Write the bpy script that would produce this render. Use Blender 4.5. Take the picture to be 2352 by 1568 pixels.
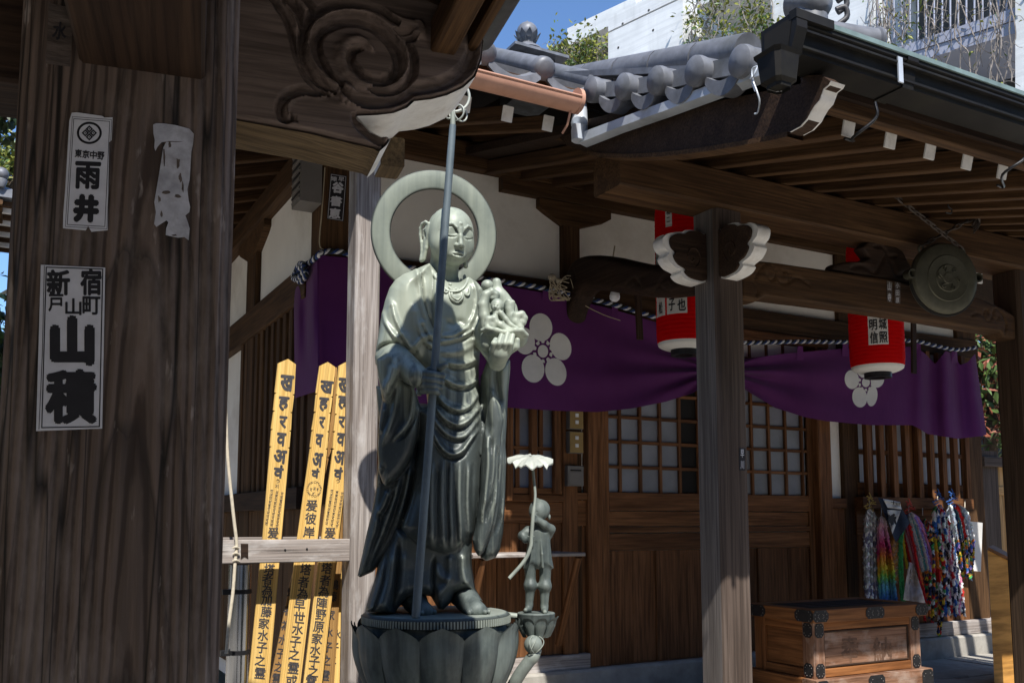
import bpy, bmesh, math, random
import numpy as np
from mathutils import Matrix, Vector
from mathutils.bvhtree import BVHTree
rad = math.radians
random.seed(7); RNG = np.random.default_rng(7)
for _o in list(bpy.data.objects): bpy.data.objects.remove(_o)
SC = bpy.context.scene; COL = SC.collection

# ------------------------------------------------------------------ camera
FPX, PPX, PPY = 2145.0, 1176.0, 970.0            # measured on a 2352 px wide copy of the photo
YAW, PITCH = rad(28.5), rad(5.99); CAM = np.array([0.0, 0.0, 1.5])
_s, _c, _st, _ct = math.sin(YAW), math.cos(YAW), math.sin(PITCH), math.cos(PITCH)
RV = np.array([_c, -_s, 0.0]); FV = np.array([_s*_ct, _c*_ct, _st]); UV = np.array([-_s*_st, -_c*_st, _ct])
cd = bpy.data.cameras.new('camera'); cam = bpy.data.objects.new('camera', cd); COL.objects.link(cam)
cam.matrix_world = Matrix(((RV[0], UV[0], -FV[0], CAM[0]), (RV[1], UV[1], -FV[1], CAM[1]), (RV[2], UV[2], -FV[2], CAM[2]), (0, 0, 0, 1)))
cd.sensor_width = 36.0; cd.lens = FPX/2352*36.0; cd.shift_y = (PPY-784.0)/2352; cd.clip_start = .05; cd.clip_end = 2000
SC.camera = cam
# ------------------------------------------------------------------ light
SUN_AZ, SUN_EL = rad(16.5), rad(52.0)             # direction the light travels, measured from +Y towards +X
SV = np.array([math.sin(SUN_AZ)*math.cos(SUN_EL), math.cos(SUN_AZ)*math.cos(SUN_EL), -math.sin(SUN_EL)])
world = bpy.data.worlds.new('World'); SC.world = world; world.use_nodes = True
nt = world.node_tree; nt.nodes.clear()
sky = nt.nodes.new('ShaderNodeTexSky'); sky.sky_type = 'NISHITA'; sky.sun_disc = False
sky.sun_elevation = SUN_EL; sky.sun_rotation = math.pi + SUN_AZ
sky.altitude = 50; sky.air_density = 1.0; sky.dust_density = .2; sky.ozone_density = 8.0
bg = nt.nodes.new('ShaderNodeBackground'); bg.inputs['Strength'].default_value = .15
wo = nt.nodes.new('ShaderNodeOutputWorld'); nt.links.new(sky.outputs[0], bg.inputs[0]); nt.links.new(bg.outputs[0], wo.inputs[0])
sl = bpy.data.lights.new('sun', 'SUN'); sl.energy = 5.0; sl.angle = rad(.53); sl.color = (1.0, .955, .89)
sun = bpy.data.objects.new('sun', sl); COL.objects.link(sun)
sun.rotation_euler = Vector(SV).to_track_quat('-Z', 'Y').to_euler(); sun.location = (-3, -9, 14)
SC.view_settings.view_transform = 'Standard'; SC.view_settings.look = 'None'
SC.view_settings.gamma = 1; SC.view_settings.exposure = 0.48; SC.view_settings.use_curve_mapping = False

# ------------------------------------------------------------------ measuring helpers (photo ray -> point on a real plane)
def ray(x, y): return FV + (x-PPX)/FPX*RV - (y-PPY)/FPX*UV
def aY(x, y, Y): d = ray(x, y); return CAM + d*(Y/d[1])
def aX(x, y, X): d = ray(x, y); return CAM + d*(X/d[0])
def aZ(x, y, Z): d = ray(x, y); return CAM + d*((Z-1.5)/d[2])
def aD(x, y, D): d = ray(x, y); return CAM + d*(D/(d[0]*_s+d[1]*_c))
def aP(x, y, p, n): d = ray(x, y); n = np.asarray(n); return CAM + d*(((np.asarray(p)-CAM)@n)/(d@n))

# ------------------------------------------------------------------ object helpers
W = {}
def link(name, me, m=None, parent=None, M=None, smooth=None):
    o = bpy.data.objects.new(name, me); COL.objects.link(o)
    M = Matrix() if M is None else M
    W[o] = M
    if parent is not None:
        o.parent = parent; o.matrix_basis = W[parent].inverted() @ M
    else: o.matrix_basis = M
    if m is not None and not me.materials: me.materials.append(m)
    if smooth is not None and len(me.polygons):
        me.polygons.foreach_set('use_smooth', [True]*len(me.polygons))
        if smooth < 179: me.set_sharp_from_angle(angle=rad(smooth))
    return o
def tag(o, label=None, cat=None, group=None, kind=None):
    for k, v in (('label', label), ('category', cat), ('group', group), ('kind', kind)):
        if v: o[k] = v
    return o
def thing(name, label, cat, loc=(0, 0, 0), group=None, M=None):
    o = bpy.data.objects.new(name, None); COL.objects.link(o); o.empty_display_size = .05
    M = Matrix.Translation(Vector(loc)) if M is None else M
    o.matrix_basis = M; W[o] = M
    return tag(o, label, cat, group)
def T(v): return Matrix.Translation(Vector(v))
def frame(p, x, z=(0, 0, 1)):
    """matrix with local X along x, local Z as near to z as possible"""
    x = Vector(x).normalized(); z = Vector(z); y = z.cross(x)
    if y.length < 1e-5: y = Vector((0, 1, 0)).cross(x)
    y.normalize(); z = x.cross(y)
    return Matrix(((x.x, y.x, z.x, p[0]), (x.y, y.y, z.y, p[1]), (x.z, y.z, z.z, p[2]), (0, 0, 0, 1)))
class MB:
    def __init__(s): s.v = []; s.f = []; s.mi = []; s.cm = 0
    def add(s, v, f):
        n = len(s.v); s.v += [tuple(float(a) for a in p) for p in v]; s.f += [tuple(int(i)+n for i in q) for q in f]; s.mi += [s.cm]*len(f); return s
    def box(s, a, b, M=None):
        (x0, y0, z0), (x1, y1, z1) = a, b
        v = [(x, y, z) for z in (z0, z1) for y in (y0, y1) for x in (x0, x1)]
        if M is not None: v = [M @ Vector(p) for p in v]
        return s.add(v, [(0, 2, 3, 1), (4, 5, 7, 6), (0, 1, 5, 4), (2, 6, 7, 3), (0, 4, 6, 2), (1, 3, 7, 5)])
    def cbox(s, a, b, c=.004, M=None):
        """box, long axis x, chamfered long edges"""
        (x0, y0, z0), (x1, y1, z1) = a, b
        c = min(c, (y1-y0)*.3, (z1-z0)*.3)
        pr = [(y0+c, z0), (y1-c, z0), (y1, z0+c), (y1, z1-c), (y1-c, z1), (y0+c, z1), (y0, z1-c), (y0, z0+c)]
        v = [(x0, p, q) for p, q in pr]+[(x1, p, q) for p, q in pr]
        if M is not None: v = [M @ Vector(p) for p in v]
        return s.add(v, [tuple(range(7, -1, -1)), tuple(range(8, 16))]+[(i, (i+1) % 8, 8+(i+1) % 8, 8+i) for i in range(8)])
    def quad(s, a, b, c, d): return s.add([a, b, c, d], [(0, 1, 2, 3)])
    def prism(s, poly, off):
        """poly: 3-D points of a planar outline, extruded by vector off"""
        n = len(poly); off = np.asarray(off, float)
        v = [tuple(np.asarray(p, float)) for p in poly]+[tuple(np.asarray(p, float)+off) for p in poly]
        a = np.zeros(3)
        for i in range(n): a += np.cross(v[i], v[(i+1) % n])
        f = [tuple(range(n)), tuple(range(2*n-1, n-1, -1))]+[(i, n+i, n+(i+1) % n, (i+1) % n) for i in range(n)]
        if a @ off > 0: f = [tuple(reversed(q)) for q in f]
        return s.add(v, f)
    def tube(s, pts, r, n=8, cap=True, flat=1.0):
        P = np.asarray(pts, float); m = len(P); r = np.broadcast_to(np.asarray(r, float), (m,))
        t = np.gradient(P, axis=0); t /= np.linalg.norm(t, axis=1)[:, None]+1e-12
        a = np.array([0, 0, 1.0]) if abs(t[0, 2]) < .9 else np.array([1.0, 0, 0])
        nx = np.cross(a, t[0]); nx /= np.linalg.norm(nx); v = []
        for i in range(m):
            nx = nx-(nx@t[i])*t[i]; nx /= np.linalg.norm(nx)+1e-12; ny = np.cross(t[i], nx)
            for k in range(n):
                th = 2*math.pi*k/n
                v.append(P[i]+r[i]*(math.cos(th)*nx+flat*math.sin(th)*ny))
        f = [(i*n+k, i*n+(k+1) % n, (i+1)*n+(k+1) % n, (i+1)*n+k) for i in range(m-1) for k in range(n)]
        if cap: f += [tuple(range(n-1, -1, -1)), tuple(range((m-1)*n, m*n))]
        return s.add(v, f)
    def lathe(s, prof, n=24, M=None, cap=True, a0=0, a1=2*math.pi):
        full = abs(a1-a0-2*math.pi) < 1e-6; k = n if full else n+1; v = []
        for (r, z) in prof:
            for i in range(k):
                a = a0+(a1-a0)*i/n; v.append((r*math.cos(a), r*math.sin(a), z))
        if M is not None: v = [M @ Vector(p) for p in v]
        m = len(prof); f = []
        for j in range(m-1):
            for i in range(n):
                i2 = (i+1) % k; f.append((j*k+i, j*k+i2, (j+1)*k+i2, (j+1)*k+i))
        if cap and full: f += [tuple(range(k-1, -1, -1)), tuple(range((m-1)*k, m*k))]
        return s.add(v, f)
    def sphere(s, c, r, n=12, sc=(1, 1, 1)):
        prof = [(max(1e-4, math.sin(math.pi*i/n)), -math.cos(math.pi*i/n)) for i in range(n+1)]
        return s.lathe(prof, n+4, T(c) @ Matrix.Diagonal((r*sc[0], r*sc[1], r*sc[2], 1)))
    def grid(s, P, closed=False):
        """P: (m,n,3) array of points"""
        m, n, _ = P.shape; kk = n if closed else n-1
        return s.add(P.reshape(-1, 3), [(i*n+j, i*n+(j+1) % n, (i+1)*n+(j+1) % n, (i+1)*n+j) for i in range(m-1) for j in range(kk)])
    def mesh(s, name='m', M=None):
        me = bpy.data.meshes.new(name)
        v = s.v
        if M is not None: Mi = M.inverted(); v = [tuple(Mi @ Vector(p)) for p in v]
        me.from_pydata(v, [], s.f); me.update()
        if max(s.mi, default=0): me.polygons.foreach_set('material_index', s.mi)
        return me
    def build(s, name, m=None, parent=None, M=None, smooth=None, mats=None):
        """vertices are in world space; M is the object's own frame"""
        if M is None and parent is not None: M = T(W[parent].translation)
        me = s.mesh(name, M)
        for q in (mats or []): me.materials.append(q)
        return link(name, me, m, parent, M, smooth)
def beam(name, p0, p1, w, h, m, parent=None, up=(0, 0, 1), c=.005):
    """timber with its axis from p0 to p1; w across, h along `up`"""
    p0 = np.asarray(p0, float); p1 = np.asarray(p1, float); L = float(np.linalg.norm(p1-p0))
    b = MB().cbox((0, -w/2, -h/2), (L, w/2, h/2), c)
    M = frame(p0, p1-p0, up)
    return link(name, b.mesh(name), m, parent, M)
def _slab(name, a, b, m, parent, axis, c):
    ce = (a+b)/2; d = np.abs(b-a)
    p0 = ce.copy(); p1 = ce.copy(); p0[axis] = min(a[axis], b[axis]); p1[axis] = max(a[axis], b[axis])
    if axis == 2: return beam(name, p0, p1, d[0], d[1], m, parent, (0, 1, 0), c)
    if axis == 0: return beam(name, p0, p1, d[1], d[2], m, parent, (0, 0, 1), c)
    return beam(name, p0, p1, d[0], d[2], m, parent, (0, 0, 1), c)
def blk(name, x0, x1, y0, y1, z0, z1, m, parent=None, axis=0, c=.004):
    return _slab(name, np.array([min(x0, x1), min(y0, y1), min(z0, z1)], float), np.array([max(x0, x1), max(y0, y1), max(z0, z1)], float), m, parent, axis, c)
def dup(o, M, parent=None, name=None):
    """copy of one object (sharing its mesh) at world matrix M"""
    c = o.copy(); COL.objects.link(c); W[c] = M
    if name: c.name = name
    if parent is not None: c.parent = parent; c.matrix_basis = W[parent].inverted() @ M
    else: c.matrix_basis = M
    return c
def curve_pts(ctrl, n=40):
    """Catmull-Rom through control points"""
    P = np.asarray(ctrl, float); P = np.vstack([2*P[0]-P[1], P, 2*P[-1]-P[-2]]); out = []
    m = len(P)-3
    for i in range(n+1):
        t = i/n*m; k = min(int(t), m-1); t -= k
        a, b, c, d = P[k:k+4]
        out.append(.5*((2*b)+(-a+c)*t+(2*a-5*b+4*c-d)*t*t+(-a+3*b-3*c+d)*t**3))
    return np.array(out)

# ------------------------------------------------------------------ text (Blender's built-in font has the Japanese glyphs)
_tc = {}
def glyphs(txt, size=1.0, bold=.0, line=1.0):
    """flat mesh data of text, one character per row, centred, lying in local XY"""
    k = (txt, bold, line)
    if k not in _tc:
        cu = bpy.data.curves.new('t', 'FONT'); cu.body = txt; cu.align_x = 'CENTER'; cu.align_y = 'TOP'
        cu.size = 1.0; cu.space_line = line; cu.offset = bold; cu.resolution_u = 3; cu.fill_mode = 'FRONT'
        o = bpy.data.objects.new('t', cu); COL.objects.link(o)
        dg = bpy.context.evaluated_depsgraph_get(); me = bpy.data.meshes.new_from_object(o.evaluated_get(dg))
        v = np.array([q.co[:] for q in me.vertices]) if len(me.vertices) else np.zeros((0, 3)); f = [tuple(p.vertices) for p in me.polygons]
        bpy.data.objects.remove(o); bpy.data.curves.remove(cu); bpy.data.meshes.remove(me)
        _tc[k] = (v, f)
    v, f = _tc[k]
    return v*size, f
def text_fit(txt, w, h, bold=0.0, line=1.0):
    """text stretched to exactly w x h, centred on the origin"""
    v, f = glyphs(txt, 1.0, 0.0, line); v = v.copy()
    if not len(v): return v, f
    lo, hi = v.min(0), v.max(0); k = bold
    v[:, 0] = (v[:, 0]-(lo[0]+hi[0])/2)/max(1e-6, hi[0]-lo[0]); v[:, 1] = (v[:, 1]-(lo[1]+hi[1])/2)/max(1e-6, hi[1]-lo[1])
    v = v*(1-2*k)
    if k > 0:                                          # thicken the strokes with shifted copies, one layer each (z = layer)
        vs, fs = [], []
        for i in range(8):
            a = i*math.pi/4+.2; n = len(vs)*len(v); vs.append(v+np.array([k*math.cos(a), k*math.sin(a), i+1.])); fs += [tuple(j+n for j in q) for q in f]
        v, f = np.concatenate(vs), fs
    v[:, 0] *= w; v[:, 1] *= h
    return v, f

# ------------------------------------------------------------------ signed-distance sculpting + surface nets
class SDF:
    def __init__(s, lo, hi, h):
        s.lo = np.array(lo, float); s.h = h; s.n = np.ceil((np.array(hi)-s.lo)/h).astype(int)+1
        s.ax = [(s.lo[i]+h*np.arange(s.n[i])).astype(np.float32) for i in range(3)]
        s.F = np.full(s.n, 1.0, np.float32)
    def sub(s, lo, hi, pad):
        sl = []
        for i in range(3):
            a = int(max(0, math.floor((lo[i]-pad-s.lo[i])/s.h))); b = int(min(s.n[i], math.ceil((hi[i]+pad-s.lo[i])/s.h)+1))
            if b <= a: return None
            sl.append(slice(a, b))
        return tuple(sl), s.ax[0][sl[0]][:, None, None], s.ax[1][sl[1]][None, :, None], s.ax[2][sl[2]][None, None, :]
    def _mix(s, sl, d, k, op):
        F = s.F[sl]
        if op == 'sub': d = -d
        sg = 1 if op == 'add' else -1
        if k <= 0: s.F[sl] = np.minimum(F, d) if op == 'add' else np.maximum(F, d); return
        hh = np.maximum(k-np.abs(F-d), 0)/k
        s.F[sl] = (np.minimum(F, d)-hh*hh*k*.25) if op == 'add' else (np.maximum(F, d)+hh*hh*k*.25)
    def ell(s, c, r, k=.01, op='add', R=None):
        c = np.asarray(c, float); r = np.asarray(r, float); m = float(max(r)) if R is not None else 0
        q = s.sub(c-np.maximum(r, m), c+np.maximum(r, m), k+.03)
        if q is None: return s
        sl, X, Y, Z = q; X = X-c[0]; Y = Y-c[1]; Z = Z-c[2]
        if R is not None:
            R = np.asarray(R, float); X, Y, Z = (R[0, i]*X+R[1, i]*Y+R[2, i]*Z for i in range(3))
        a = np.sqrt((X/r[0])**2+(Y/r[1])**2+(Z/r[2])**2)+1e-9; b = np.sqrt((X/r[0]**2)**2+(Y/r[1]**2)**2+(Z/r[2]**2)**2)+1e-9
        s._mix(sl, (a*(a-1)/b).astype(np.float32), k, op); return s
    def cap(s, a, b, ra, rb=None, k=.01, op='add', sc=None):
        a = np.asarray(a, float); b = np.asarray(b, float); rb = ra if rb is None else rb; R = max(ra, rb)
        q = s.sub(np.minimum(a, b)-R, np.maximum(a, b)+R, k+.02)
        if q is None: return s
        sl, X, Y, Z = q; d = b-a; L = d@d+1e-12
        t = np.clip(((X-a[0])*d[0]+(Y-a[1])*d[1]+(Z-a[2])*d[2])/L, 0, 1)
        D = np.sqrt((X-a[0]-t*d[0])**2+(Y-a[1]-t*d[1])**2+(Z-a[2]-t*d[2])**2)-(ra+(rb-ra)*t)
        s._mix(sl, D.astype(np.float32), k, op); return s
    def chain(s, pts, rs, k=.01, op='add'):
        rs = np.broadcast_to(np.asarray(rs, float), (len(pts),))
        for i in range(len(pts)-1): s.cap(pts[i], pts[i+1], rs[i], rs[i+1], k, op)
        return s
    def poly(s, P, wc, Tk, R, k=.01, op='add', disp=None, ax=(0, 2, 1)):
        """rounded slab: outline P in axes ax[0],ax[1]; centre wc and half depth Tk along ax[2] (numbers or fields)"""
        P = np.asarray(P, float); a0, a1 = s.ax[ax[0]], s.ax[ax[1]]
        d2 = poly_sd(P, a0[:, None], a1[None, :])
        def ex(q):
            q = np.asarray(q, np.float32)
            if q.ndim < 2: return q
            return q[:, None, :] if ax == (0, 2, 1) else q[:, :, None]
        A = s.ax[ax[2]]; A = A[None, :, None] if ax == (0, 2, 1) else A[None, None, :]
        w = A
        if disp is not None:
            w = A+ex(disp)*np.clip((ex(wc)+.02-A)/.05, 0, 1)
        T_ = ex(Tk); q0 = np.maximum(ex(d2)+R, 0); q1 = np.abs(w-ex(wc))*(R/T_)
        D = (np.sqrt(q0*q0+q1*q1)-R)*np.minimum(1, T_/R)
        s._mix(tuple([slice(None)]*3), D.astype(np.float32), k, op); return s
    def mesh(s, name='m', M=None):
        v, f = surface_nets(s.F, s.lo, s.h)
        if M is not None:
            A = np.array(M); v = v@A[:3, :3].T+A[:3, 3]
        me = bpy.data.meshes.new(name)
        me.vertices.add(len(v)); me.vertices.foreach_set('co', v.astype(np.float32).ravel())
        me.loops.add(f.size); me.loops.foreach_set('vertex_index', f.ravel().astype(np.int32))
        me.polygons.add(len(f)); me.polygons.foreach_set('loop_start', np.arange(0, f.size, 4, dtype=np.int32))
        me.polygons.foreach_set('use_smooth', np.ones(len(f), bool))
        me.update(calc_edges=True); me.validate()
        return me
def poly_sd(P, X, Y):
    d = None; ins = np.zeros(np.broadcast(X, Y).shape, bool); n = len(P)
    for i in range(n):
        a, b = P[i], P[(i+1) % n]; e = b-a; wx, wy = X-a[0], Y-a[1]
        t = np.clip((wx*e[0]+wy*e[1])/(e@e+1e-12), 0, 1); q = (wx-e[0]*t)**2+(wy-e[1]*t)**2
        d = q if d is None else np.minimum(d, q)
        c1 = (a[1] <= Y) != (b[1] <= Y)
        xi = a[0]+(Y-a[1])*e[0]/(e[1] if abs(e[1]) > 1e-12 else 1e-12)
        ins ^= c1 & (X < xi)
    d = np.sqrt(d); return np.where(ins, -d, d)
def line_d(P, X, Y):
    """distance to an open polyline and parameter 0..1 along it"""
    P = np.asarray(P, float); L = np.concatenate([[0], np.cumsum(np.linalg.norm(np.diff(P, axis=0), axis=1))]); L /= L[-1]
    d = np.full(np.broadcast(X, Y).shape, 1e9); tt = np.zeros_like(d)
    for i in range(len(P)-1):
        a, b = P[i], P[i+1]; e = b-a; wx, wy = X-a[0], Y-a[1]
        t = np.clip((wx*e[0]+wy*e[1])/(e@e+1e-12), 0, 1); q = np.hypot(wx-e[0]*t, wy-e[1]*t)
        m = q < d; d = np.where(m, q, d); tt = np.where(m, L[i]+(L[i+1]-L[i])*t, tt)
    return d, tt
def surface_nets(F, lo, h):
    F = F.astype(np.float32); n = np.array(F.shape)
    sg = F < 0
    cnt = np.zeros(n-1, np.int8)
    for i in (0, 1):
        for j in (0, 1):
            for k in (0, 1): cnt += sg[i:n[0]-1+i, j:n[1]-1+j, k:n[2]-1+k]
    act = (cnt > 0) & (cnt < 8); I = np.argwhere(act); idx = np.full(n-1, -1, np.int64); idx[act] = np.arange(len(I))
    acc = np.zeros((len(I), 3)); num = np.zeros(len(I))
    cor = [(0, 0, 0), (1, 0, 0), (0, 1, 0), (1, 1, 0), (0, 0, 1), (1, 0, 1), (0, 1, 1), (1, 1, 1)]
    val = [F[I[:, 0]+c[0], I[:, 1]+c[1], I[:, 2]+c[2]] for c in cor]
    for a in range(8):
        for ax in range(3):
            b = a | (1 << ax)
            if b == a: continue
            va, vb = val[a], val[b]; m = (va < 0) != (vb < 0); t = np.where(m, va/np.where(m, va-vb, 1), 0)
            p = np.array(cor[a], float)[None, :].repeat(len(I), 0); p[:, ax] += t
            acc += p*m[:, None]; num += m
    v = lo+h*(I+acc/num[:, None]); fs = []
    for ax in range(3):
        u, w = (ax+1) % 3, (ax+2) % 3
        s0 = [slice(None)]*3; s1 = [slice(None)]*3; s0[ax] = slice(0, n[ax]-1); s1[ax] = slice(1, n[ax])
        A, B = sg[tuple(s0)], sg[tuple(s1)]; E = np.argwhere(A != B)
        ok = (E[:, u] > 0) & (E[:, w] > 0) & (E[:, u] < n[u]-1) & (E[:, w] < n[w]-1); E = E[ok]
        if not len(E): continue
        def g(du, dw):
            q = E.copy(); q[:, u] += du; q[:, w] += dw; return idx[q[:, 0], q[:, 1], q[:, 2]]
        q = np.stack([g(-1, -1), g(0, -1), g(0, 0), g(-1, 0)], 1)
        neg = A[E[:, 0], E[:, 1], E[:, 2]]
        q[~neg] = q[~neg][:, ::-1]; fs.append(q)
    return v, np.concatenate(fs)
# ------------------------------------------------------------------ materials
_M = {}
class NB:
    def __init__(s, name):
        s.m = bpy.data.materials.new(name); s.m.use_nodes = True; s.t = s.m.node_tree; s.t.nodes.clear()
        s.o = s.n('ShaderNodeOutputMaterial'); s.p = s.n('ShaderNodeBsdfPrincipled'); s.l(s.p.outputs[0], s.o.inputs[0])
    def n(s, t, **k):
        q = s.t.nodes.new(t)
        for a, b in k.items(): setattr(q, a, b)
        return q
    def l(s, a, b): s.t.links.new(a, b)
    def coord(s, scale=(1, 1, 1), kind='Object', loc=None, rot=None):
        tc = s.n('ShaderNodeTexCoord'); mp = s.n('ShaderNodeMapping'); s.l(tc.outputs[kind], mp.inputs[0])
        mp.inputs['Scale'].default_value = scale
        if rot: mp.inputs['Rotation'].default_value = rot
        if kind == 'Object':
            oi = s.n('ShaderNodeObjectInfo'); mu = s.n('ShaderNodeMath', operation='MULTIPLY'); mu.inputs[1].default_value = 37.0
            s.l(oi.outputs['Random'], mu.inputs[0]); cx = s.n('ShaderNodeCombineXYZ'); s.l(mu.outputs[0], cx.inputs[0]); s.l(mu.outputs[0], cx.inputs[1]); s.l(cx.outputs[0], mp.inputs['Location'])
        return mp.outputs[0]
    def noise(s, v, scale=1, detail=4, rough=.55, dist=0.0):
        q = s.n('ShaderNodeTexNoise'); q.inputs['Scale'].default_value = scale; q.inputs['Detail'].default_value = detail
        q.inputs['Roughness'].default_value = rough; q.inputs['Distortion'].default_value = dist; s.l(v, q.inputs['Vector']); return q.outputs['Fac']
    def ramp(s, f, stops):
        q = s.n('ShaderNodeValToRGB'); e = q.color_ramp.elements
        while len(e) < len(stops): e.new(.5)
        for el, (p, c) in zip(e, stops):
            el.position = p; el.color = (c, c, c, 1) if isinstance(c, (int, float)) else (*c, 1)
        s.l(f, q.inputs[0]); return q.outputs[0]
    def mix(s, f, a, b, mode='MIX'):
        q = s.n('ShaderNodeMix', data_type='RGBA', blend_type=mode)
        for i, x in ((0, f), (6, a), (7, b)):
            if isinstance(x, (int, float)): q.inputs[i].default_value = x
            elif isinstance(x, tuple): q.inputs[i].default_value = (*x, 1)
            else: s.l(x, q.inputs[i])
        return q.outputs[2]
    def bump(s, h, strength=.3, dist=.01):
        q = s.n('ShaderNodeBump'); q.inputs['Strength'].default_value = strength; q.inputs['Distance'].default_value = dist
        s.l(h, q.inputs['Height']); s.l(q.outputs[0], s.p.inputs['Normal'])
    def set(s, col=None, rough=None, metal=None, spec=None):
        for k, x in (('Base Color', col), ('Roughness', rough), ('Metallic', metal), ('Specular IOR Level', spec)):
            if x is None: continue
            if isinstance(x, tuple): s.p.inputs[k].default_value = (*x, 1)
            elif isinstance(x, (int, float)): s.p.inputs[k].default_value = x
            else: s.l(x, s.p.inputs[k])
        return s.m
def wood(name, dark, light, rough=.72, bump=.35, fx=1.3, fy=16, spots=None, var=.25, spec=.3, crack=.5):
    spec = min(spec, .2); b = NB(name); v = b.coord((fx, fy, fy)); g = b.noise(v, 1.0, 6, .6, .8)
    v2 = b.coord((fx*2, fy*6, fy*6)); g2 = b.noise(v2, 1.0, 4, .6, .2)
    c = b.mix(b.ramp(g, [(.3, 0.), (.7, 1.)]), dark, light)
    c = b.mix(b.ramp(g2, [(.35, .75), (.6, 0.)]), c, tuple(x*.45 for x in dark))
    if spots:
        v3 = b.coord((fx*3, fy*.5, fy*.5)); c = b.mix(b.ramp(b.noise(v3, 1., 5, .65), [(.5, 0.), (.72, .8)]), c, spots)
    if crack:
        v4 = b.coord((fx*.35, fy*1.6, fy*1.6)); cr = b.ramp(b.noise(v4, 1., 2, .4, .3), [(.478, 0.), (.5, 1.), (.522, 0.)])
        cm = b.ramp(b.noise(b.coord((fx, fy*.3, fy*.3)), 1., 2), [(.5, 0.), (.6, crack)])
        mm = b.n('ShaderNodeMath', operation='MULTIPLY'); b.l(cr, mm.inputs[0]); b.l(cm, mm.inputs[1])
        c = b.mix(mm.outputs[0], c, tuple(x*.2 for x in dark))
    oi = b.n('ShaderNodeObjectInfo'); mr = b.n('ShaderNodeMapRange'); mr.inputs['To Min'].default_value = 1-var; mr.inputs['To Max'].default_value = 1+var
    b.l(oi.outputs['Random'], mr.inputs[0]); c = b.mix(1.0, c, mr.outputs[0], 'MULTIPLY')
    hh = b.n('ShaderNodeMath', operation='ADD'); b.l(g, hh.inputs[0]); b.l(g2, hh.inputs[1]); b.bump(hh.outputs[0], bump, .004)
    return b.set(c, rough, 0., spec)
def plain(name, col, rough=.6, metal=0., var=.15, scale=12, bump=.0, spec=.4, dirt=None, kind='Object'):
    b = NB(name); v = b.coord((1, 1, 1), kind); g = b.noise(v, scale, 5, .6)
    c = b.mix(b.ramp(g, [(.3, 0.), (.7, 1.)]), tuple(x*(1-var) for x in col), tuple(min(1, x*(1+var)) for x in col))
    if dirt: c = b.mix(b.ramp(b.noise(v, scale*.35, 6, .7), [(.5, 0.), (.75, .85)]), c, dirt)
    if bump: b.bump(b.noise(v, scale*5, 4), bump, .003)
    return b.set(c, rough, metal, spec)
def attrcol(name, rough=.7, spec=.2):
    b = NB(name); a = b.n('ShaderNodeAttribute'); a.attribute_name = 'Col'; return b.set(a.outputs['Color'], rough, 0., spec)

m_wood = wood('old_brown_timber', (0.054, 0.027, 0.012), (0.130, 0.069, 0.030), var=.2)
m_wood_dark = wood('dark_timber', (0.027, 0.015, 0.010), (0.060, 0.035, 0.021), var=.2)
m_gate = wood('weathered_gate_timber', (0.090, 0.069, 0.058), (0.173, 0.138, 0.120), bump=.8, fx=.9, fy=13, spots=(.19, .17, .15), var=.03, crack=.9)
m_nose = wood('carved_gate_timber', (0.131, 0.096, 0.079), (0.228, 0.172, 0.144), bump=.25, fx=1.5, fy=9, var=.05, crack=.6)
m_underside = wood('brown_soffit_timber', (0.104, 0.070, 0.036), (0.207, 0.145, 0.077), var=.1)
m_grey = wood('silver_weathered_timber', (.24, .20, .175), (.46, .42, .39), bump=.5, fx=1.1, fy=20, spots=(.56, .54, .52), var=.1)
m_porch = wood('porch_post_timber', (0.078, 0.056, 0.044), (0.151, 0.115, 0.094), bump=.35, fx=.8, fy=14, var=.1)
m_porchg = wood('bleached_porch_post_timber', (0.121, 0.105, 0.096), (0.218, 0.197, 0.184), bump=.4, fx=.8, fy=15, var=.05)
m_porchd = wood('shaded_porch_post_timber', (.045, .028, .018), (.085, .056, .036), bump=.35, fx=.8, fy=16, var=.1)  # darker copy for the right post, its shade put into the colour
m_door = wood('door_timber', (.125, .052, .019), (.27, .122, .052), rough=.6, bump=.2, var=.2, fy=10, crack=.2, spec=.15)
m_box = wood('offering_box_timber', (0.184, 0.068, 0.021), (0.333, 0.138, 0.047), rough=.6, bump=.2, var=.08, fy=9, crack=.3)
m_boxw = wood('worn_box_timber', (0.172, 0.077, 0.039), (0.332, 0.189, 0.121), rough=.7, bump=.5, var=.05, fy=10, spots=(.42, .33, .27))
m_orange = wood('orange_plywood', (0.425, 0.200, 0.044), (0.625, 0.325, 0.088), rough=.6, bump=.05, var=.05, fy=4, crack=0)
m_fencew = wood('yellow_fence_timber', (0.432, 0.240, 0.090), (0.696, 0.444, 0.204), rough=.7, bump=.2, var=.1, fy=8)
m_toba = wood('pale_cedar_board', (.70, .43, .12), (.88, .61, .22), rough=.6, bump=.08, fx=.5, fy=45, var=.17, crack=0)
m_toba_old = wood('aged_cedar_board', (.32, .17, .055), (.5, .3, .11), rough=.65, bump=.1, fx=.5, fy=40, var=.1, crack=.2)
m_plaster = plain('white_plaster', (.80, .77, .71), .85, var=.05, scale=3, dirt=(.55, .5, .43), spec=.1)
m_whitep = plain('white_painted_wood', (.74, .73, .70), .7, var=.08, scale=25, dirt=(.5, .46, .4), spec=.2)
m_paper = plain('weathered_paper', (0.559, 0.559, 0.595), .85, var=.08, scale=40, spec=.1)
m_papertorn = plain('torn_paper', (0.425, 0.425, 0.459), .85, var=.3, scale=30, spec=.1, dirt=(0.170, 0.153, 0.145))
m_ink = plain('black_ink', (.016, .015, .018), .6, var=.2, scale=60)
m_inkgrey = plain('grey_brush_ink', (.05, .048, .052), .6, var=.4, scale=60)
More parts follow.
